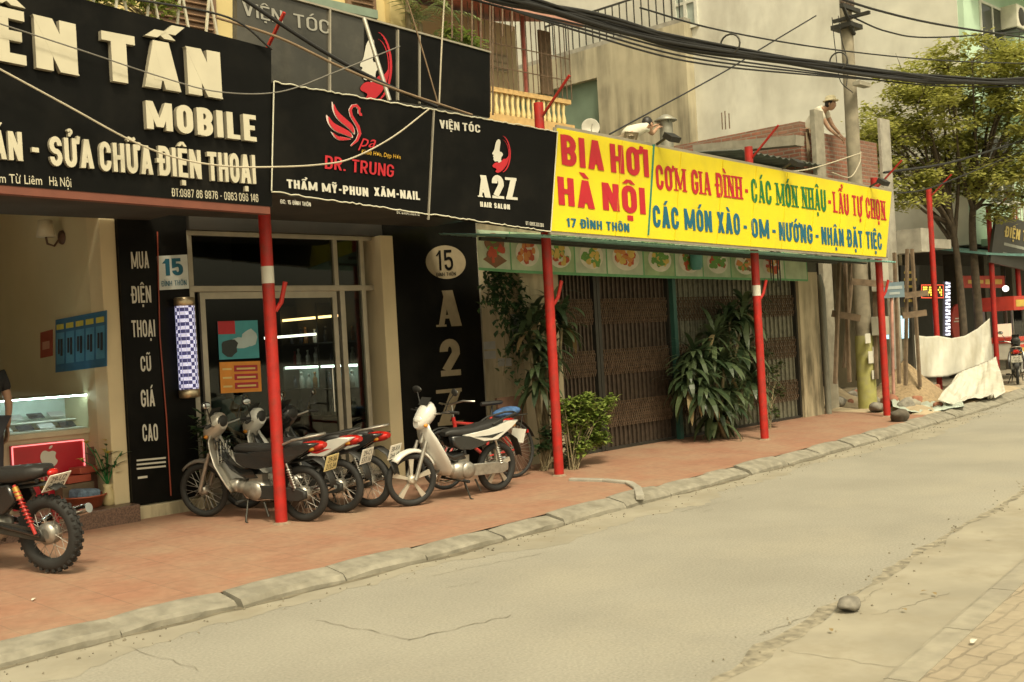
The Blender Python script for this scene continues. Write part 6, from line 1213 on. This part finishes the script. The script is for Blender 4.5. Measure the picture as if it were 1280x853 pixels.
# ================================================================== phone shop contents
zf = ZS; yc0, yc1 = 10.95, 11.5; xc_1 = UY(116, 520, yc0).x; xc_0 = -1.2; zt_ = UY(60, 496, yc0).z; zm_ = UY(60, 540, yc0).z
cnt = thing('display_counter', ((xc_0+xc_1)/2, (yc0+yc1)/2, zf), 'lit glass display counter with a red front panel bearing a white apple mark', 'counter')
MB().bb(xc_0, xc_1, yc0+.02, yc1, zf, zm_-.05).build('cabinet', mat('counter_beige', (.50, .42, .28), .5), cnt)
MB().bb(xc_0, xc_1, yc0-.01, yc1, zm_-.05, zm_).build('shelf', mat('counter_top', (.55, .48, .34), .4), cnt)
g = MB(); g.bb(xc_0, xc_1, yc0, yc0+.006, zm_+.001, zt_); g.bb(xc_1-.006, xc_1, yc0+.007, yc1, zm_+.001, zt_); g.bb(xc_0, xc_1, yc0, yc1, zt_+.001, zt_+.008); g.build('glass_case', clear, cnt)
m = MB(); m.beam((xc_0+.02, yc0+.03, zt_-.012), (xc_1-.02, yc0+.03, zt_-.012), .012); m.build('light_tube', mat('counter_tube', (.9, 1, 1), .5, emit=(.75, 1, .98), estr=22), cnt)
m = MB(); m.bb(xc_0+.02, xc_1-.02, yc1-.02, yc1-.01, zm_+.02, zt_-.02); m.build('back_glass', mat('counter_back', (.55, .66, .64), .4), cnt)
xr0_, xr1_ = UY(14, 590, yc0).x, UY(106, 590, yc0).x; zr0_, zr1_ = UY(60, 633, yc0).z, UY(60, 553, yc0).z
m = MB(); m.bb(xr0_, xr1_, yc0-.02, yc0+.018, max(zf+.02, zr0_), zr1_); m.build('red_panel', mat('counter_red', (.36, .014, .02), .3, emit=(.5, .02, .03), estr=.06), cnt)
m = MB(); [m.beam((x, yc0-.028, zf+.05), (x, yc0-.028, zr1_-.01), .012) for x in (xr0_+.01, xr1_-.01)]; m.beam((xr0_+.01, yc0-.028, zr1_-.01), (xr1_-.01, yc0-.028, zr1_-.01), .012); m.build('edge_light', mat('edge_light', (1, .3, .3), .5, emit=(1, .25, .25), estr=.8), cnt)
m = MB(); F = lambda L: [(48+u*25, 556+v*26) for u, v in L]
poly(m, smooth(F([(.50, .36), (.68, .28), (.90, .36), (.82, .52), (.86, .68), (.98, .76), (.86, .98), (.70, 1.06), (.52, 1.0), (.34, 1.06), (.14, .86), (.06, .56), (.18, .32), (.36, .28)]), 2), yc0-.02, .006); poly(m, smooth(F([(.50, .24), (.52, .10), (.70, .0), (.68, .14)]), 2), yc0-.02, .007)
m.build('apple_mark', white, cnt); m = smalltext('Apple', TQ(yc0-.02, 41, 604, 82, 602, 14), NY, .006); m.build('lettering', mat('pink_letter', (.55, .30, .26), .5), cnt)
k = 0
for j, yy in enumerate((yc0+.16, yc0+.40)):
    for i in range(9):
        x = xc_1-.2-i*.21
        o = tag(MB().box((x, yy, zm_+.05+.10*j), (.15, .10, .012), (rad(25), 0, 0)).build('mobile_phone', [mat('phone_dark', (.03, .035, .05), .15), mat('phone_pale', (.5, .5, .5), .3)][(i*3+j) % 2]), 'phone lying in the lit glass counter', 'phone', 'phones lying in the glass counter'); k += 1
m = MB(); m.bb(xc_0+.05, xc_1-.03, yc0+.28, yc0+.50, zm_+.085, zm_+.095); m.bb(xc_0+.05, xc_1-.03, yc0+.03, yc0+.26, zm_+.004, zm_+.014); m.build('inner_shelf', mat('tray_white', (.72, .72, .68), .4), cnt)
XW = x_op-.165; dposter = mat('poster_blue', (.035, .14, .27), .45); NXm = V((-1, 0, 0))
def wallposter(name, label, px0, py0t, py0b, px1, py1t, py1b, m, deco):
    q = [UX(px0, py0b, XW), UX(px1, py1b, XW), UX(px1, py1t, XW), UX(px0, py0t, XW)]; t = thing(name, (q[0]+q[1])/2, label, 'poster'); MB().prism(q, V((-.006, 0, 0))).build('sheet', m, t); deco(t, q)
def pd_(t, q):
    a, b, c = MB(), MB(), MB(); PQ = lambda m, u0, v0, u1, v1, d, sk=0.: m.quad(*[bil(q, *p)+NXm*d for p in ((u0, v0), (u1, v0), (u1, v1+sk), (u0, v1+sk))])
    for k in range(5):
        u = .03+k*.195; PQ(a, u, .15, u+.16, .74, .009); PQ(b, u+.03, .34, u+.07, .62, .012); PQ(b, u+.085, .30, u+.13, .62, .012); PQ(c, u, .80, u+.15, .90, .010, 0)
    a.build('print_block', mat('poster_light', (.08, .26, .42), .5), t); b.build('phone_print', mat('poster_phone', (.03, .035, .05), .4), t); c.build('yellow_print', mat('poster_yellow', (.55, .48, .08), .5), t)
wallposter('phone_poster', 'blue poster with rows of phones on the cream wall of the phone shop', 70, 400, 466, 134, 388, 458, dposter, pd_)
def pe_(t, q): m = MB(); m.quad(*[bil(q, *p)+NXm*.009 for p in ((.2, .3), (.8, .3), (.8, .6), (.2, .6))]); m.build('pale_print', mat('poster_pink', (.5, .25, .18), .5), t)
wallposter('small_red_poster', 'small red poster left of the blue phone poster', 51, 416, 448, 66, 412, 445, mat('poster_red', (.30, .05, .03), .5), pe_)
c = UX(78, 297, XW); t = thing('wall_sconce', c, 'unlit wall sconce with a cloth shade high on the cream shop wall', 'lamp'); m = MB().lathe(c, [(.075, 0), (.07, .02), (.03, .03)], NXm, 14); m.build('mount', brownpaint, t); m = MB().tube([c+V((-.02, 0, 0)), c+V((-.09, 0, -.09)), c+V((-.16, 0, -.07)), c+V((-.17, 0, 0))], .012, 7); m.build('arm', brownpaint, t); m = MB().lathe(c+V((-.17, 0, -.0)), [(.04, 0), (.095, .0), (.07, .17), (.068, .17)], n=16); m.build('lamp_shade', mat('lamp_shade', (.55, .47, .33), .8), t)
# offerings on the step: basin, boxes, vase of flowers, frame
yb2 = 10.58
c = UY(104, 628, yb2); t = thing('red_basin', (c.x, yb2, zf), 'terracotta red basin on the shop floor by the counter', 'basin'); MB().lathe((c.x, yb2, zf), [(.13, 0), (.17, .02), (.21, .12), (.225, .12), (.22, .135), (.2, .13), (.16, .03), (.02, .025)], n=24).build('bowl', mat('terracotta', (.30, .08, .04), .5), t)
tag(MB().box((c.x+.02, yb2+.0, zf+.14), (.24, .2, .10), (0, .1, .2)).build('folded_cloth', mat('blue_cloth', (.14, .20, .28), .8, var=.4, scale=25), bevel=.03), 'blue patterned cloth heaped in the terracotta basin', 'cloth')
for k, (px, py, s, lb) in enumerate(((92, 600, (.26, .2, .07), 'flat red box behind the terracotta basin'), (104, 588, (.2, .18, .06), 'topmost small red box behind the terracotta basin'))):
    p = UY(px, py, yb2+.2); tag(MB().box((p.x, yb2+.2, zf+.28+.075*k), s, (0, 0, .2)).build('red_box', mat('red_box', (.35, .07, .04), .5), bevel=.006), lb, 'box')
p = UY(94, 620, yb2+.2); tag(MB().bb(p.x-.16, p.x+.16, yb2+.11, yb2+.30, zf, zf+.24).build('low_stool', wood, bevel=.01), 'low wooden stool holding the red boxes', 'stool')
p = UY(136, 631, yb2-.05); t = thing('flower_vase', (p.x, yb2-.05, zf), 'cream vase of yellow lilies at the edge of the phone shop', 'vase'); MB().lathe((p.x, yb2-.05, zf), [(.04, 0), (.06, .02), (.065, .1), (.04, .17), (.05, .21), (.045, .21)], n=16).build('vase', mat('vase_cream', (.55, .46, .25), .35), t)
r = random.Random(5); m, f, y_ = MB(), MB(), MB()
for k in range(11):
    b = V((p.x, yb2-.05, zf+.2)); e = b+V((r.uniform(-.2, .2), r.uniform(-.14, .14), r.uniform(.2, .48))); m.tube([b, b.lerp(e, .6)+V((0, 0, .05)), e], .005, 4)
    for j in range(5): aa = r.uniform(0, 6.28); f.leaf(b.lerp(e, r.uniform(.3, .95)), V((cos(aa), sin(aa), .5)), .14, .03, .6, 3)
    if k % 2 == 0:
        for j in range(6): aa = j*1.05; y_.leaf(e, V((cos(aa), sin(aa), .8)), .075, .03, 1.2, 3)
m.build('stems', greenp, t); f.build('foliage', leafv, t); y_.build('flowers', mat('lily_yellow', (.55, .42, .06), .5), t)
p = UY(126, 575, yb2+.25); tag(MB().box((p.x, yb2+.27, zf+.29), (.22, .03, .55), (rad(-6), 0, 0)).build('picture_board', mat('board_brown', (.14, .06, .04), .5), bevel=.006), 'dark red-brown board standing behind the lilies', 'board')
# ================================================================== people
skin = mat('skin', (.42, .25, .16), .55, var=.06); hairm = mat('hair', (.015, .012, .01), .5)
def skinmesh(name, vs_, es, rs, m, parent, root=0, sub=1):
    me = bpy.data.meshes.new(name); o0 = ORG[parent]; me.from_pydata([tuple(V(v)-o0) for v in vs_], es, []); o = bpy.data.objects.new(name, me); COL.objects.link(o)
    sk = o.modifiers.new('s', 'SKIN'); sk.use_smooth_shade = True
    for i, d in enumerate(me.skin_vertices[0].data): d.radius = (rs[i], rs[i]); d.use_root = (i == root)
    sb = o.modifiers.new('d', 'SUBSURF'); sb.levels = sb.render_levels = sub
    dg = bpy.context.evaluated_depsgraph_get(); me2 = bpy.data.meshes.new_from_object(o.evaluated_get(dg)); o.modifiers.clear(); o.data = me2; me2.materials.clear(); me2.materials.append(m); o.parent = parent; ORG[o] = o0
    for p in me2.polygons: p.use_smooth = True
    return o
def person(base, label, J, shirt, trousers, hat=None, face=(0, -1, 0), sleeve=.5, s=.95):
    """J: joints pelvis chest neck head, and shoulder/elbow/hand, hip/knee/foot for l and r"""
    t = thing('person', base, label, 'person'); J = {k: V(v) for k, v in J.items()}
    N = ['pelvis', 'waist', 'chest', 'neck', 'head', 'shl', 'ell', 'hal', 'shr', 'elr', 'har', 'hil', 'knl', 'fol', 'hir', 'knr', 'for']; J['waist'] = J['pelvis'].lerp(J['chest'], .5)
    rs = dict(pelvis=.135, waist=.125, chest=.14, neck=.055, head=.062, shl=.065, ell=.044, hal=.03, shr=.065, elr=.044, har=.03, hil=.09, knl=.058, fol=.04, hir=.09, knr=.058); rs['for'] = .04
    E = [('pelvis', 'waist'), ('waist', 'chest'), ('chest', 'neck'), ('neck', 'head'), ('chest', 'shl'), ('shl', 'ell'), ('ell', 'hal'), ('chest', 'shr'), ('shr', 'elr'), ('elr', 'har'), ('pelvis', 'hil'), ('hil', 'knl'), ('knl', 'fol'), ('pelvis', 'hir'), ('hir', 'knr'), ('knr', 'for')]; ix = {n: i for i, n in enumerate(N)}
    V_ = [J[n] for n in N]; b = skinmesh('body', V_, [(ix[a], ix[c]) for a, c in E], [rs[n]*s*.93 for n in N], skin, t)
    h = MB(); f = V(face).normalized(); hd = J['head']+V((0, 0, .06*s)); rz = math.atan2(f.y, f.x); R = Matrix.Rotation(rz, 3, 'Z'); P = lambda x, y, z: hd+R @ V((x*s, y*s, z*s))
    h.ell(hd, (.098*s, .078*s, .118*s), 16, 12, (0, 0, rz)); h.loft([[P(.085+.02*q, .012*(1-q*.4)*cos(a), -.005-.03*q+.012*sin(a)) for a in [2*pi*k/8 for k in range(8)]] for q in (0, .6, 1)]); [h.ell(P(0, e*.08, -.005), (.02*s, .012*s, .032*s), 8, 6, (0, 0, rz)) for e in (-1, 1)]
    for sd_ in ('l', 'r'):                       # hands: a palm, four bent fingers and a thumb
        d = (J['ha'+sd_]-J['el'+sd_]).normalized(); u, w = frame_of(d); c = J['ha'+sd_]+d*.05*s; h.loft([[J['ha'+sd_]+d*q*s+u*(ww*s*cos(a))+w*(.016*s*sin(a)) for a in [2*pi*k/8 for k in range(8)]] for q, ww in ((-.01, .025), (.03, .038), (.085, .040), (.10, .034))])
        for k, L in enumerate((.075, .085, .08, .06)): o_ = c+d*.045*s+u*((k-1.5)*.021*s); h.tube([o_, o_+(d*.5*L-w*.008)*s, o_+(d*.85*L-w*.035)*s], [.009*s, .008*s, .006*s], 6)
        h.tube([c-d*.02*s+u*.034*s, c+d*.02*s+u*.06*s-w*.01*s, c+d*.05*s+u*.065*s-w*.02*s], [.011*s, .010*s, .007*s], 6)
    h.build('head_and_hands', skin, t); e = MB(); [e.ell(P(.083, k*.032, .012), (.012*s, .014*s, .008*s), 8, 6) for k in (-1, 1)]; [e.beam(P(.09, k*.018, .034), P(.082, k*.048, .034), .006*s) for k in (-1, 1)]; e.build('eyes', hairm, t); e = MB(); e.ell(P(.086, 0, -.052), (.010*s, .026*s, .008*s), 8, 6, (0, 0, rz)); e.build('mouth', mat('lips', (.30, .12, .09), .5), t)
    e = MB(); e.ell(P(-.018, 0, .022), (.10*s, .088*s, .115*s), 16, 10, (0, 0, rz)); e.build('hair', hairm, t)
    if hat: e = MB(); e.lathe(P(0, 0, .075), [(.15*s, -.012), (.152*s, .0), (.11*s, .012), (.105*s, .06), (.07*s, .09), (.0, .095)], n=20); e.build('hat', hat, t)
    sl_ = lambda a, c, q: J[a].lerp(J[c], q); sv = [J['pelvis'], J['waist'], J['chest'], J['chest'].lerp(J['neck'], .6), J['shl'], sl_('shl', 'ell', sleeve*2) if sleeve <= .5 else J['ell'], J['shr'], sl_('shr', 'elr', sleeve*2) if sleeve <= .5 else J['elr']]; se = [(0, 1), (1, 2), (2, 3), (2, 4), (4, 5), (2, 6), (6, 7)]; sr = [.150, .140, .153, .07, .082, .062, .082, .062]
    if sleeve > .5: sv += [J['ell'].lerp(J['hal'], .9), J['elr'].lerp(J['har'], .9)]; se += [(5, 8), (7, 9)]; sr += [.045, .045]
    skinmesh('shirt', sv, se, [q*s for q in sr], shirt, t); n_ = ['pelvis', 'hil', 'knl', 'fol', 'hir', 'knr', 'for']; tv = [J[q] for q in n_]; tv[3] = J['knl'].lerp(J['fol'], .88); tv[6] = J['knr'].lerp(J['for'], .88)
    skinmesh('trousers', tv, [(0, 1), (1, 2), (2, 3), (0, 4), (4, 5), (5, 6)], [q*s for q in (.152, .105, .075, .058, .105, .075, .058)], trousers, t)
    e = MB(); [e.ell(J[k]+f*.06*s+V((0, 0, -.03*s)), (.12*s, .045*s, .045*s), 12, 8, (0, 0, rz)) for k in ('fol', 'for')]; e.build('shoes', blackm, t); return t
def stand(base, ang=0., s=.95, arms=None):
    R = Matrix.Rotation(ang, 3, 'Z'); b = V(base); P = lambda x, y, z: b+R @ V((x*s, y*s, z*s)); J = dict(pelvis=P(0, 0, .95), chest=P(0, 0, 1.30), neck=P(.01, 0, 1.48), head=P(.02, 0, 1.56), shl=P(0, .19, 1.40), ell=P(-.02, .24, 1.12), hal=P(.05, .24, .88), shr=P(0, -.19, 1.40), elr=P(-.02, -.24, 1.12), har=P(.05, -.24, .88), hil=P(0, .09, .90), knl=P(.02, .10, .48), fol=P(0, .10, .08), hir=P(0, -.09, .90), knr=P(.03, -.10, .48)); J['for'] = P(.01, -.10, .08)
    return J
bshirt = mat('black_shirt', (.018, .018, .02), .8); wshirt = mat('white_shirt', (.66, .62, .50), .8); tro = mat('dark_trousers', (.05, .05, .06), .8); tan = mat('tan_trousers', (.32, .25, .16), .8)
pp = UY(-16, 600, 10.70); person((pp.x, 10.70, ZS), 'person in black standing at the left edge inside the phone shop', stand((pp.x, 10.70, ZS), rad(90)), bshirt, tro, face=(0, 1, 0), sleeve=.3)
# man bending on the restaurant roof towards the vent
c = UD(795, 166, 18.0); zr_ = 3.32; hx = RT*1.0
def roofman(c, zbase, reach, label, hat, shirt, s=.95, dp=.28):
    f = (reach-c); f.z = 0; f.normalize(); sdv = V((-f.y, f.x, 0)); P = lambda a, b, z: V((c.x, c.y, 0))+f*a+sdv*b+V((0, 0, z))
    top = c.z; J = dict(pelvis=P(-.30, 0, top-dp), chest=P(.0, 0, top-.10), neck=P(.15, 0, top-.08), head=P(.22, 0, top-.09), shl=P(.04, .17, top-.10), shr=P(.04, -.17, top-.12)); J['hal'] = reach+sdv*.05; J['har'] = reach-sdv*.05+V((0, 0, -.05)); J['ell'] = J['shl'].lerp(J['hal'], .5)+V((0, 0, -.06)); J['elr'] = J['shr'].lerp(J['har'], .5)+V((0, 0, -.1))
    zz = zbase; J['hil'] = P(-.30, .09, top-dp-.05); J['hir'] = P(-.30, -.09, top-dp-.05); J['knl'] = P(-.18, .11, (top-.33+zz)/2+.03); J['knr'] = P(-.20, -.11, (top-.33+zz)/2+.03); J['fol'] = P(-.30, .12, zz+.08); J['for'] = P(-.32, -.12, zz+.08)
    return person((c.x, c.y, zz), label, J, shirt, tan, hat, f, .3, s)
roofman(UD(797, 152, 18.0), 3.32, UD(818, 158, 18.2), 'person in a white shirt bending on the roof beside the vent pipe', None, wshirt)
c2 = UX(1024, 131, XB+.75); roofman(V((c2.x, c2.y, c2.z)), 3.3, UX(1049, 168, XB+.8), 'person in a white shirt and pale hat leaning over the brick wall', mat('pale_hat', (.62, .55, .36), .8), wshirt, .95, .50)
# customer seated behind the salon glass
pp = UY(285, 560, YF+.75); sx, sy, sz = pp.x, YF+.75, ZF+.1; Q = lambda a, b, z: (sx+a, sy+b, sz+z)
person((sx, sy, sz), 'person in a pale blue top seated behind the salon door glass', dict(pelvis=Q(0, 0, .50), chest=Q(.04, 0, .82), neck=Q(.05, -.01, 1.0), head=Q(.04, -.03, 1.08), shl=Q(-.13, .02, .93), ell=Q(-.2, -.1, .70), hal=Q(-.1, -.28, .62), shr=Q(.22, .02, .93), elr=Q(.28, -.1, .70), har=Q(.14, -.28, .62), hil=Q(-.09, -.05, .47), knl=Q(-.12, -.42, .48), fol=Q(-.12, -.40, .08), hir=Q(.1, -.05, .47), knr=Q(.12, -.42, .48), **{'for': Q(.12, -.40, .08)}), mat('pale_blue_top', (.30, .38, .42), .8), tro, None, (-.3, -1, 0), .3)
t = thing('salon_chair', (sx, sy, sz), 'dark round stool chair under the person behind the salon glass', 'chair'); MB().lathe((sx, sy, sz), [(.22, 0), (.22, .02), (.03, .04), (.03, .32), (.2, .33), (.21, .38)], n=18).build('seat', seatm, t); MB().bb(sx-.18, sx+.18, sy+.2, sy+.24, sz+.38, sz+.80).build('backrest', seatm, t)
# ================================================================== roof things
c = UD(832, 150, 18.3); t = thing('roof_vent', (c.x, c.y, 3.32), 'grey roof vent pipe with a conical cap above the yellow sign', 'vent'); vm = mat('zinc', (.30, .29, .24), .5, .5, var=.2); MB().lathe((c.x, c.y, 0), [(.11, 3.3), (.11, c.z-.02)], n=16).build('pipe', vm, t); MB().lathe((c.x, c.y, c.z-.01), [(.185, -.01), (.19, .0), (.05, .09), (.01, .10)], n=20).build('cap', vm, t); m = MB(); [m.beam((c.x+.1*cos(a), c.y+.1*sin(a), c.z-.08), (c.x+.15*cos(a), c.y+.15*sin(a), c.z), .012) for a in (0, 2.1, 4.2)]; m.build('cap_stays', vm, t)
c = UD(738, 160, 27); t = thing('satellite_dish', (c.x, c.y, c.z-.6), 'small pale satellite dish just above the yellow sign', 'satellite dish'); dv = (V((0, 0, CAMH))-c+V((6, 0, 8))).normalized(); MB().lathe(c, [(.01, -.03), (.12, -.02), (.22, .03), (.225, .035), (.21, .035), (.11, -.01), (.01, -.018)], dv, 22).build('dish', mat('dish_grey', (.45, .43, .36), .5), t); MB().tube([c-dv*.03, c-V((0, 0, .15))-dv*.1, c-V((0, 0, 3.2))-dv*.1], .025, 8).build('mast', steel, t); MB().tube([c+dv*.03-V((0, 0, .2)), c+dv*.28], .01, 6).build('feed_arm', steel, t)
c = UY(870, 322, 9.4); t = thing('hanging_lantern', c, 'dark teal hanging lantern before the food banner', 'lantern'); MB().lathe(c-V((0, 0, .18)), [(.06, 0), (.09, .05), (.09, .22), (.14, .25), (.03, .34)], n=12).build('body', teal, t); MB().tube([c+V((0, 0, .15)), V((c.x, c.y, 2.75))], .006, 5).build('cord', cable, t)
c = UY(968, 318, 9.35); t = thing('wind_chime', c, 'dark hanging wind chime before the right part of the food banner', 'wind chime'); MB().lathe(c, [(.09, 0), (.10, .03), (.05, .06)], n=12).build('top_disc', dsteel, t); m = MB(); [m.tube([c+V((.07*cos(a), .07*sin(a), 0)), c+V((.07*cos(a), .07*sin(a), -.28-.06*k))], .012, 6) for k, a in enumerate((0, 1.05, 2.1, 3.14, 4.2, 5.2))]; m.build('tubes', dsteel, t); MB().tube([c+V((0, 0, .05)), V((c.x, c.y, 2.72))], .004, 5).build('cord', cable, t)
# papers and meter on the plaster wall, leaning board
for px, py, lb in ((611, 432, 'upper small paper notice on the stained plaster wall'), (611.5, 444, 'lower small paper notice on the stained plaster wall'), (631, 453, 'small faded notice low beside the vine')):
    c = UX(px, py, xw0); c = UY(px, py, 9.7) if c.y < 9.7 else c; on = c.x <= xw0+.01
    tag((MB().bb(xw0-.004, xw0-.001, c.y-.12, c.y+.12, c.z-.05, c.z+.05) if on else MB().bb(c.x-.05, c.x+.05, 9.694, 9.698, c.z-.05, c.z+.05)).build('paper_notice', mat('old_paper', (.40, .40, .38), .8)), lb, 'notice')
c = UY(645, 405, 9.69); tag(MB().bb(c.x-.1, c.x+.1, 9.63, 9.698, c.z-.12, c.z+.12).build('meter_box', mat('meter_grey', (.24, .26, .24), .6), bevel=.01), 'grey meter box among the vines on the plaster wall', 'box')
c = UY(645, 585, 9.55); tag(MB().box((c.x, 9.56, pave(9.5)+.45), (.42, .04, .9), (rad(-8), 0, 0)).build('leaning_board', mat('brown_board', (.13, .07, .045), .8, var=.3)), 'brown wooden board leaning on the plaster wall behind the bicycle', 'board')
t = thing('blue_bag', UG(622, 596)+V((0, 0, .72)), 'blue cloth bundle lying on the bicycle rack', 'bag'); rk = bk.location; dvk = V((cos(bk.rotation_euler.z), sin(bk.rotation_euler.z), 0)); c = V((rk.x, rk.y, pave(rk.y)+.77))-dvk*.42; t.location = c; ORG[t] = c; MB().ell(c, (.20, .13, .06), 14, 8, (0, .1, bk.rotation_euler.z)).build('bundle', mat('blue_bundle', (.05, .12, .28), .8, var=.4, scale=14, bump=.3), t)
# ================================================================== site clutter, tarpaulins
def rock(name, c, s, label, m, seed, cat='stone', group=None):
    r = random.Random(seed); bm_ = bmesh.new(); bmesh.ops.create_icosphere(bm_, subdivisions=3, radius=1); ph = [(r.uniform(0, 6), V((r.gauss(0, 1), r.gauss(0, 1), r.gauss(0, 1))).normalized()) for _ in range(7)]
    mb = MB(); vs_ = []
    for v in bm_.verts:
        p = v.co.copy(); k = 1
        for a, d in ph: k -= max(0, p.dot(d)-.72)*.9
        k += .03*sin(p.x*7+ph[0][0])*sin(p.y*6); vs_.append(V(c)+V((p.x*s[0]*k, p.y*s[1]*k, max(-.8, p.z*k)*s[2]+s[2]*.8)))
    mb.add(vs_, [tuple(v.index for v in f.verts) for f in bm_.faces], True); bm_.free(); return tag(mb.build(name, m), label, cat, group)
stone = mat('grey_stone', (.20, .185, .155), .9, var=.3, scale=16, bump=.5)
p = UZ(1062, 764, ZR); rock('stone', p, (.105, .075, .05), 'smooth grey stone lying on the road in the foreground', stone, 3)
p = UG(1124, 527); rock('stone', p, (.20, .16, .12), 'dark lump of stone at the foot of the last sign post', mat('dark_stone', (.10, .085, .065), .95, var=.3, scale=10, bump=.5), 8)
r = random.Random(12)
for k in range(60):
    px = r.uniform(1030, 1175); py = r.uniform(490, 520)-max(0, (px-1110)*.15); p = UG(px, py); 
    if p.x < xp_+.3 or (V(p)-up_).length < .5: continue
    s = r.uniform(.06, .20); rock('rubble', p, (s, s*r.uniform(.6, 1), s*r.uniform(.4, .8)), 'lump of rubble on the sandy ground of the building site', [concrete, stone, mat('brick_rubble', (.30, .13, .08), .9), concrete_l][k % 4], k, 'rubble', 'rubble on the building site')
def pile(c, R, H, label, m, seed):
    r = random.Random(seed); mb = MB(); n, k = 28, 8; rg = []
    for j in range(k+1):
        q = j/k; rg.append([V((c.x+R*q*cos(a)*(1+.12*sin(a*3+seed)), c.y+R*.8*q*sin(a), c.z+H*(1-q)**1.2*(1+.1*sin(a*5))+r.uniform(-.015, .02)-.03*(q > .95))) for a in [2*pi*i/n for i in range(n)]])
    mb.loft(rg, caps=False); return tag(mb.build('sand_pile', m), label, 'sand pile', kind=None)
pile(UG(1145, 501)+V((0, .2, -.03)), 1.2, .75, 'heap of brown sand behind the last sign post', mat('sand', (.30, .22, .13), .95, var=.25, scale=20, bump=.5), 1); pile(UG(1056, 505)+V((0, .3, -.03)), .9, .42, 'low spread of pale sand left of the utility pole', dirtm, 2)
for k, (px, py, rz, lb) in enumerate(((1046, 468, .2, 'bottom broken plank of the stack left of the utility pole'), (1050, 462, -.3, 'upper broken plank of the stack left of the utility pole'), (1040, 474, .7, 'short plank on the ground at the restaurant corner'))):
    p = UG(px, 492); p.z += .05+.1*(2-k)+.3*(k < 2); tag(MB().box(p+V((0, .6, 0)), (.9, .14, .05), (0, .05*k, rz)).build('plank', wood), lb, 'plank')
p = UG(1040, 495); t = thing('cement_bucket', p+V((0, .4, 0)), 'grey bucket lying among planks by the restaurant corner', 'bucket'); m = MB().lathe(p+V((0, .4, .14)), [(.10, -.15), (.14, .15), (.13, .15), (.09, -.13)], (1, .3, .1), 16); m.build('bucket', mat('bucket_grey', (.22, .24, .25), .5), t)
# white tarpaulin between the far red posts
tarp = mat('white_tarp', (.54, .525, .46), .75, var=.06, scale=4.5, bump=.9, dirt=(.42, .38, .28), dscale=1.5, damt=.6)
def cloth(name, top, bot, d0, d1, label, m, nu=60, nv=22, amp=.06, fq=9, seed=0, ground=0.):
    r = random.Random(seed); mb = MB(); vs_ = []
    def L(P, u):
        n = len(P)-1; i = min(int(u*n), n-1); f_ = u*n-i; return P[i][0]+(P[i+1][0]-P[i][0])*f_, P[i][1]+(P[i+1][1]-P[i][1])*f_
    for j in range(nv+1):
        for i in range(nu+1):
            u, v = i/nu, j/nv; a, b = L(top, u), L(bot, u); d = d0+(d1-d0)*u+amp*(sin(fq*.4*u*6.28+1.5*v+seed)+.5*sin(fq*.9*u*6.28+4*v+seed)*(.3+v)+.22*sin(fq*2.1*u*6.28-5*v)+.12*sin(fq*3.7*u*6.28+9*v))+(-ground*v); p = UD(a[0]+(b[0]-a[0])*v, a[1]+(b[1]-a[1])*v+2.2*sin(pi*v)*sin(fq*u*5+v*6), d); g = pave(p.y)+.01
            if p.z < g: p.z = g+.02+.25*amp*(1+sin(fq*u*3+v*4)*sin(v*7+u*9))
            vs_.append(p)
    w = nu+1; mb.add(vs_, [(j*w+i, j*w+i+1, (j+1)*w+i+1, (j+1)*w+i) for j in range(nv) for i in range(nu)], True); return tag(mb.build(name, m, solid=.006), label, 'tarpaulin')
cloth('tarpaulin', [(1143, 419), (1158, 421), (1172, 420), (1190, 423), (1206, 420), (1222, 411), (1237, 398)], [(1146, 470), (1160, 472), (1184, 471), (1200, 466), (1216, 460), (1230, 454), (1241, 452)], 21.8, 25.7, 'white tarpaulin hung between the red posts like a low screen', tarp, amp=.11, fq=4)
cloth('tarpaulin', [(1196, 468), (1206, 463), (1220, 458), (1234, 452), (1245, 446)], [(1172, 500), (1190, 506), (1212, 511), (1232, 505), (1257, 490)], 23.0, 25.2, 'second white tarpaulin sagging from the screen down to the pavement', tarp, amp=.16, fq=4, seed=2, ground=3.6)
cloth('ground_sheet', [(1112, 494), (1125, 499), (1140, 502), (1160, 498), (1180, 491), (1200, 500)], [(1116, 508), (1135, 514), (1150, 516), (1172, 514), (1190, 510), (1206, 508)], 21.2, 22.0, 'crumpled pale green plastic sheet lying on the ground below the tarpaulins', mat('green_sheet', (.40, .46, .40), .4, var=.2, scale=4), nu=40, nv=10, amp=.07, fq=7, seed=4, ground=2.5)
# litter and a drain lid
lit = random.Random(31)
for k, (px, py, lb, cc) in enumerate(((1215, 806, 'scrap of white paper on the near brick pavement', white), (40, 752, 'tiny white scrap on the red pavement near the left kerb', white), (1160, 741, 'dead leaf on the near gutter, upper one', deadl), (1128, 763, 'dead leaf on the near gutter beside the stone', deadl), (1170, 745, 'dry scrap of leaf by the near kerb', deadl), (1040, 791, 'dry leaf on the gutter below the stone', deadl), (1240, 675, 'pale scrap on the right gutter', gutter))):
    p = UG(px, py) if px < 100 else UZ(px, py, ZR+.012 if k else ZR+.042); m = MB(); s = .022 if k else .03; a = lit.uniform(0, 6); m.leaf(p+V((0, 0, .006)), V((cos(a), sin(a), .25)), s*2.2, s*1.1, .5, 3, .5); tag(m.build('leaf_litter' if k > 1 else 'paper_scrap', cc), lb, 'litter')
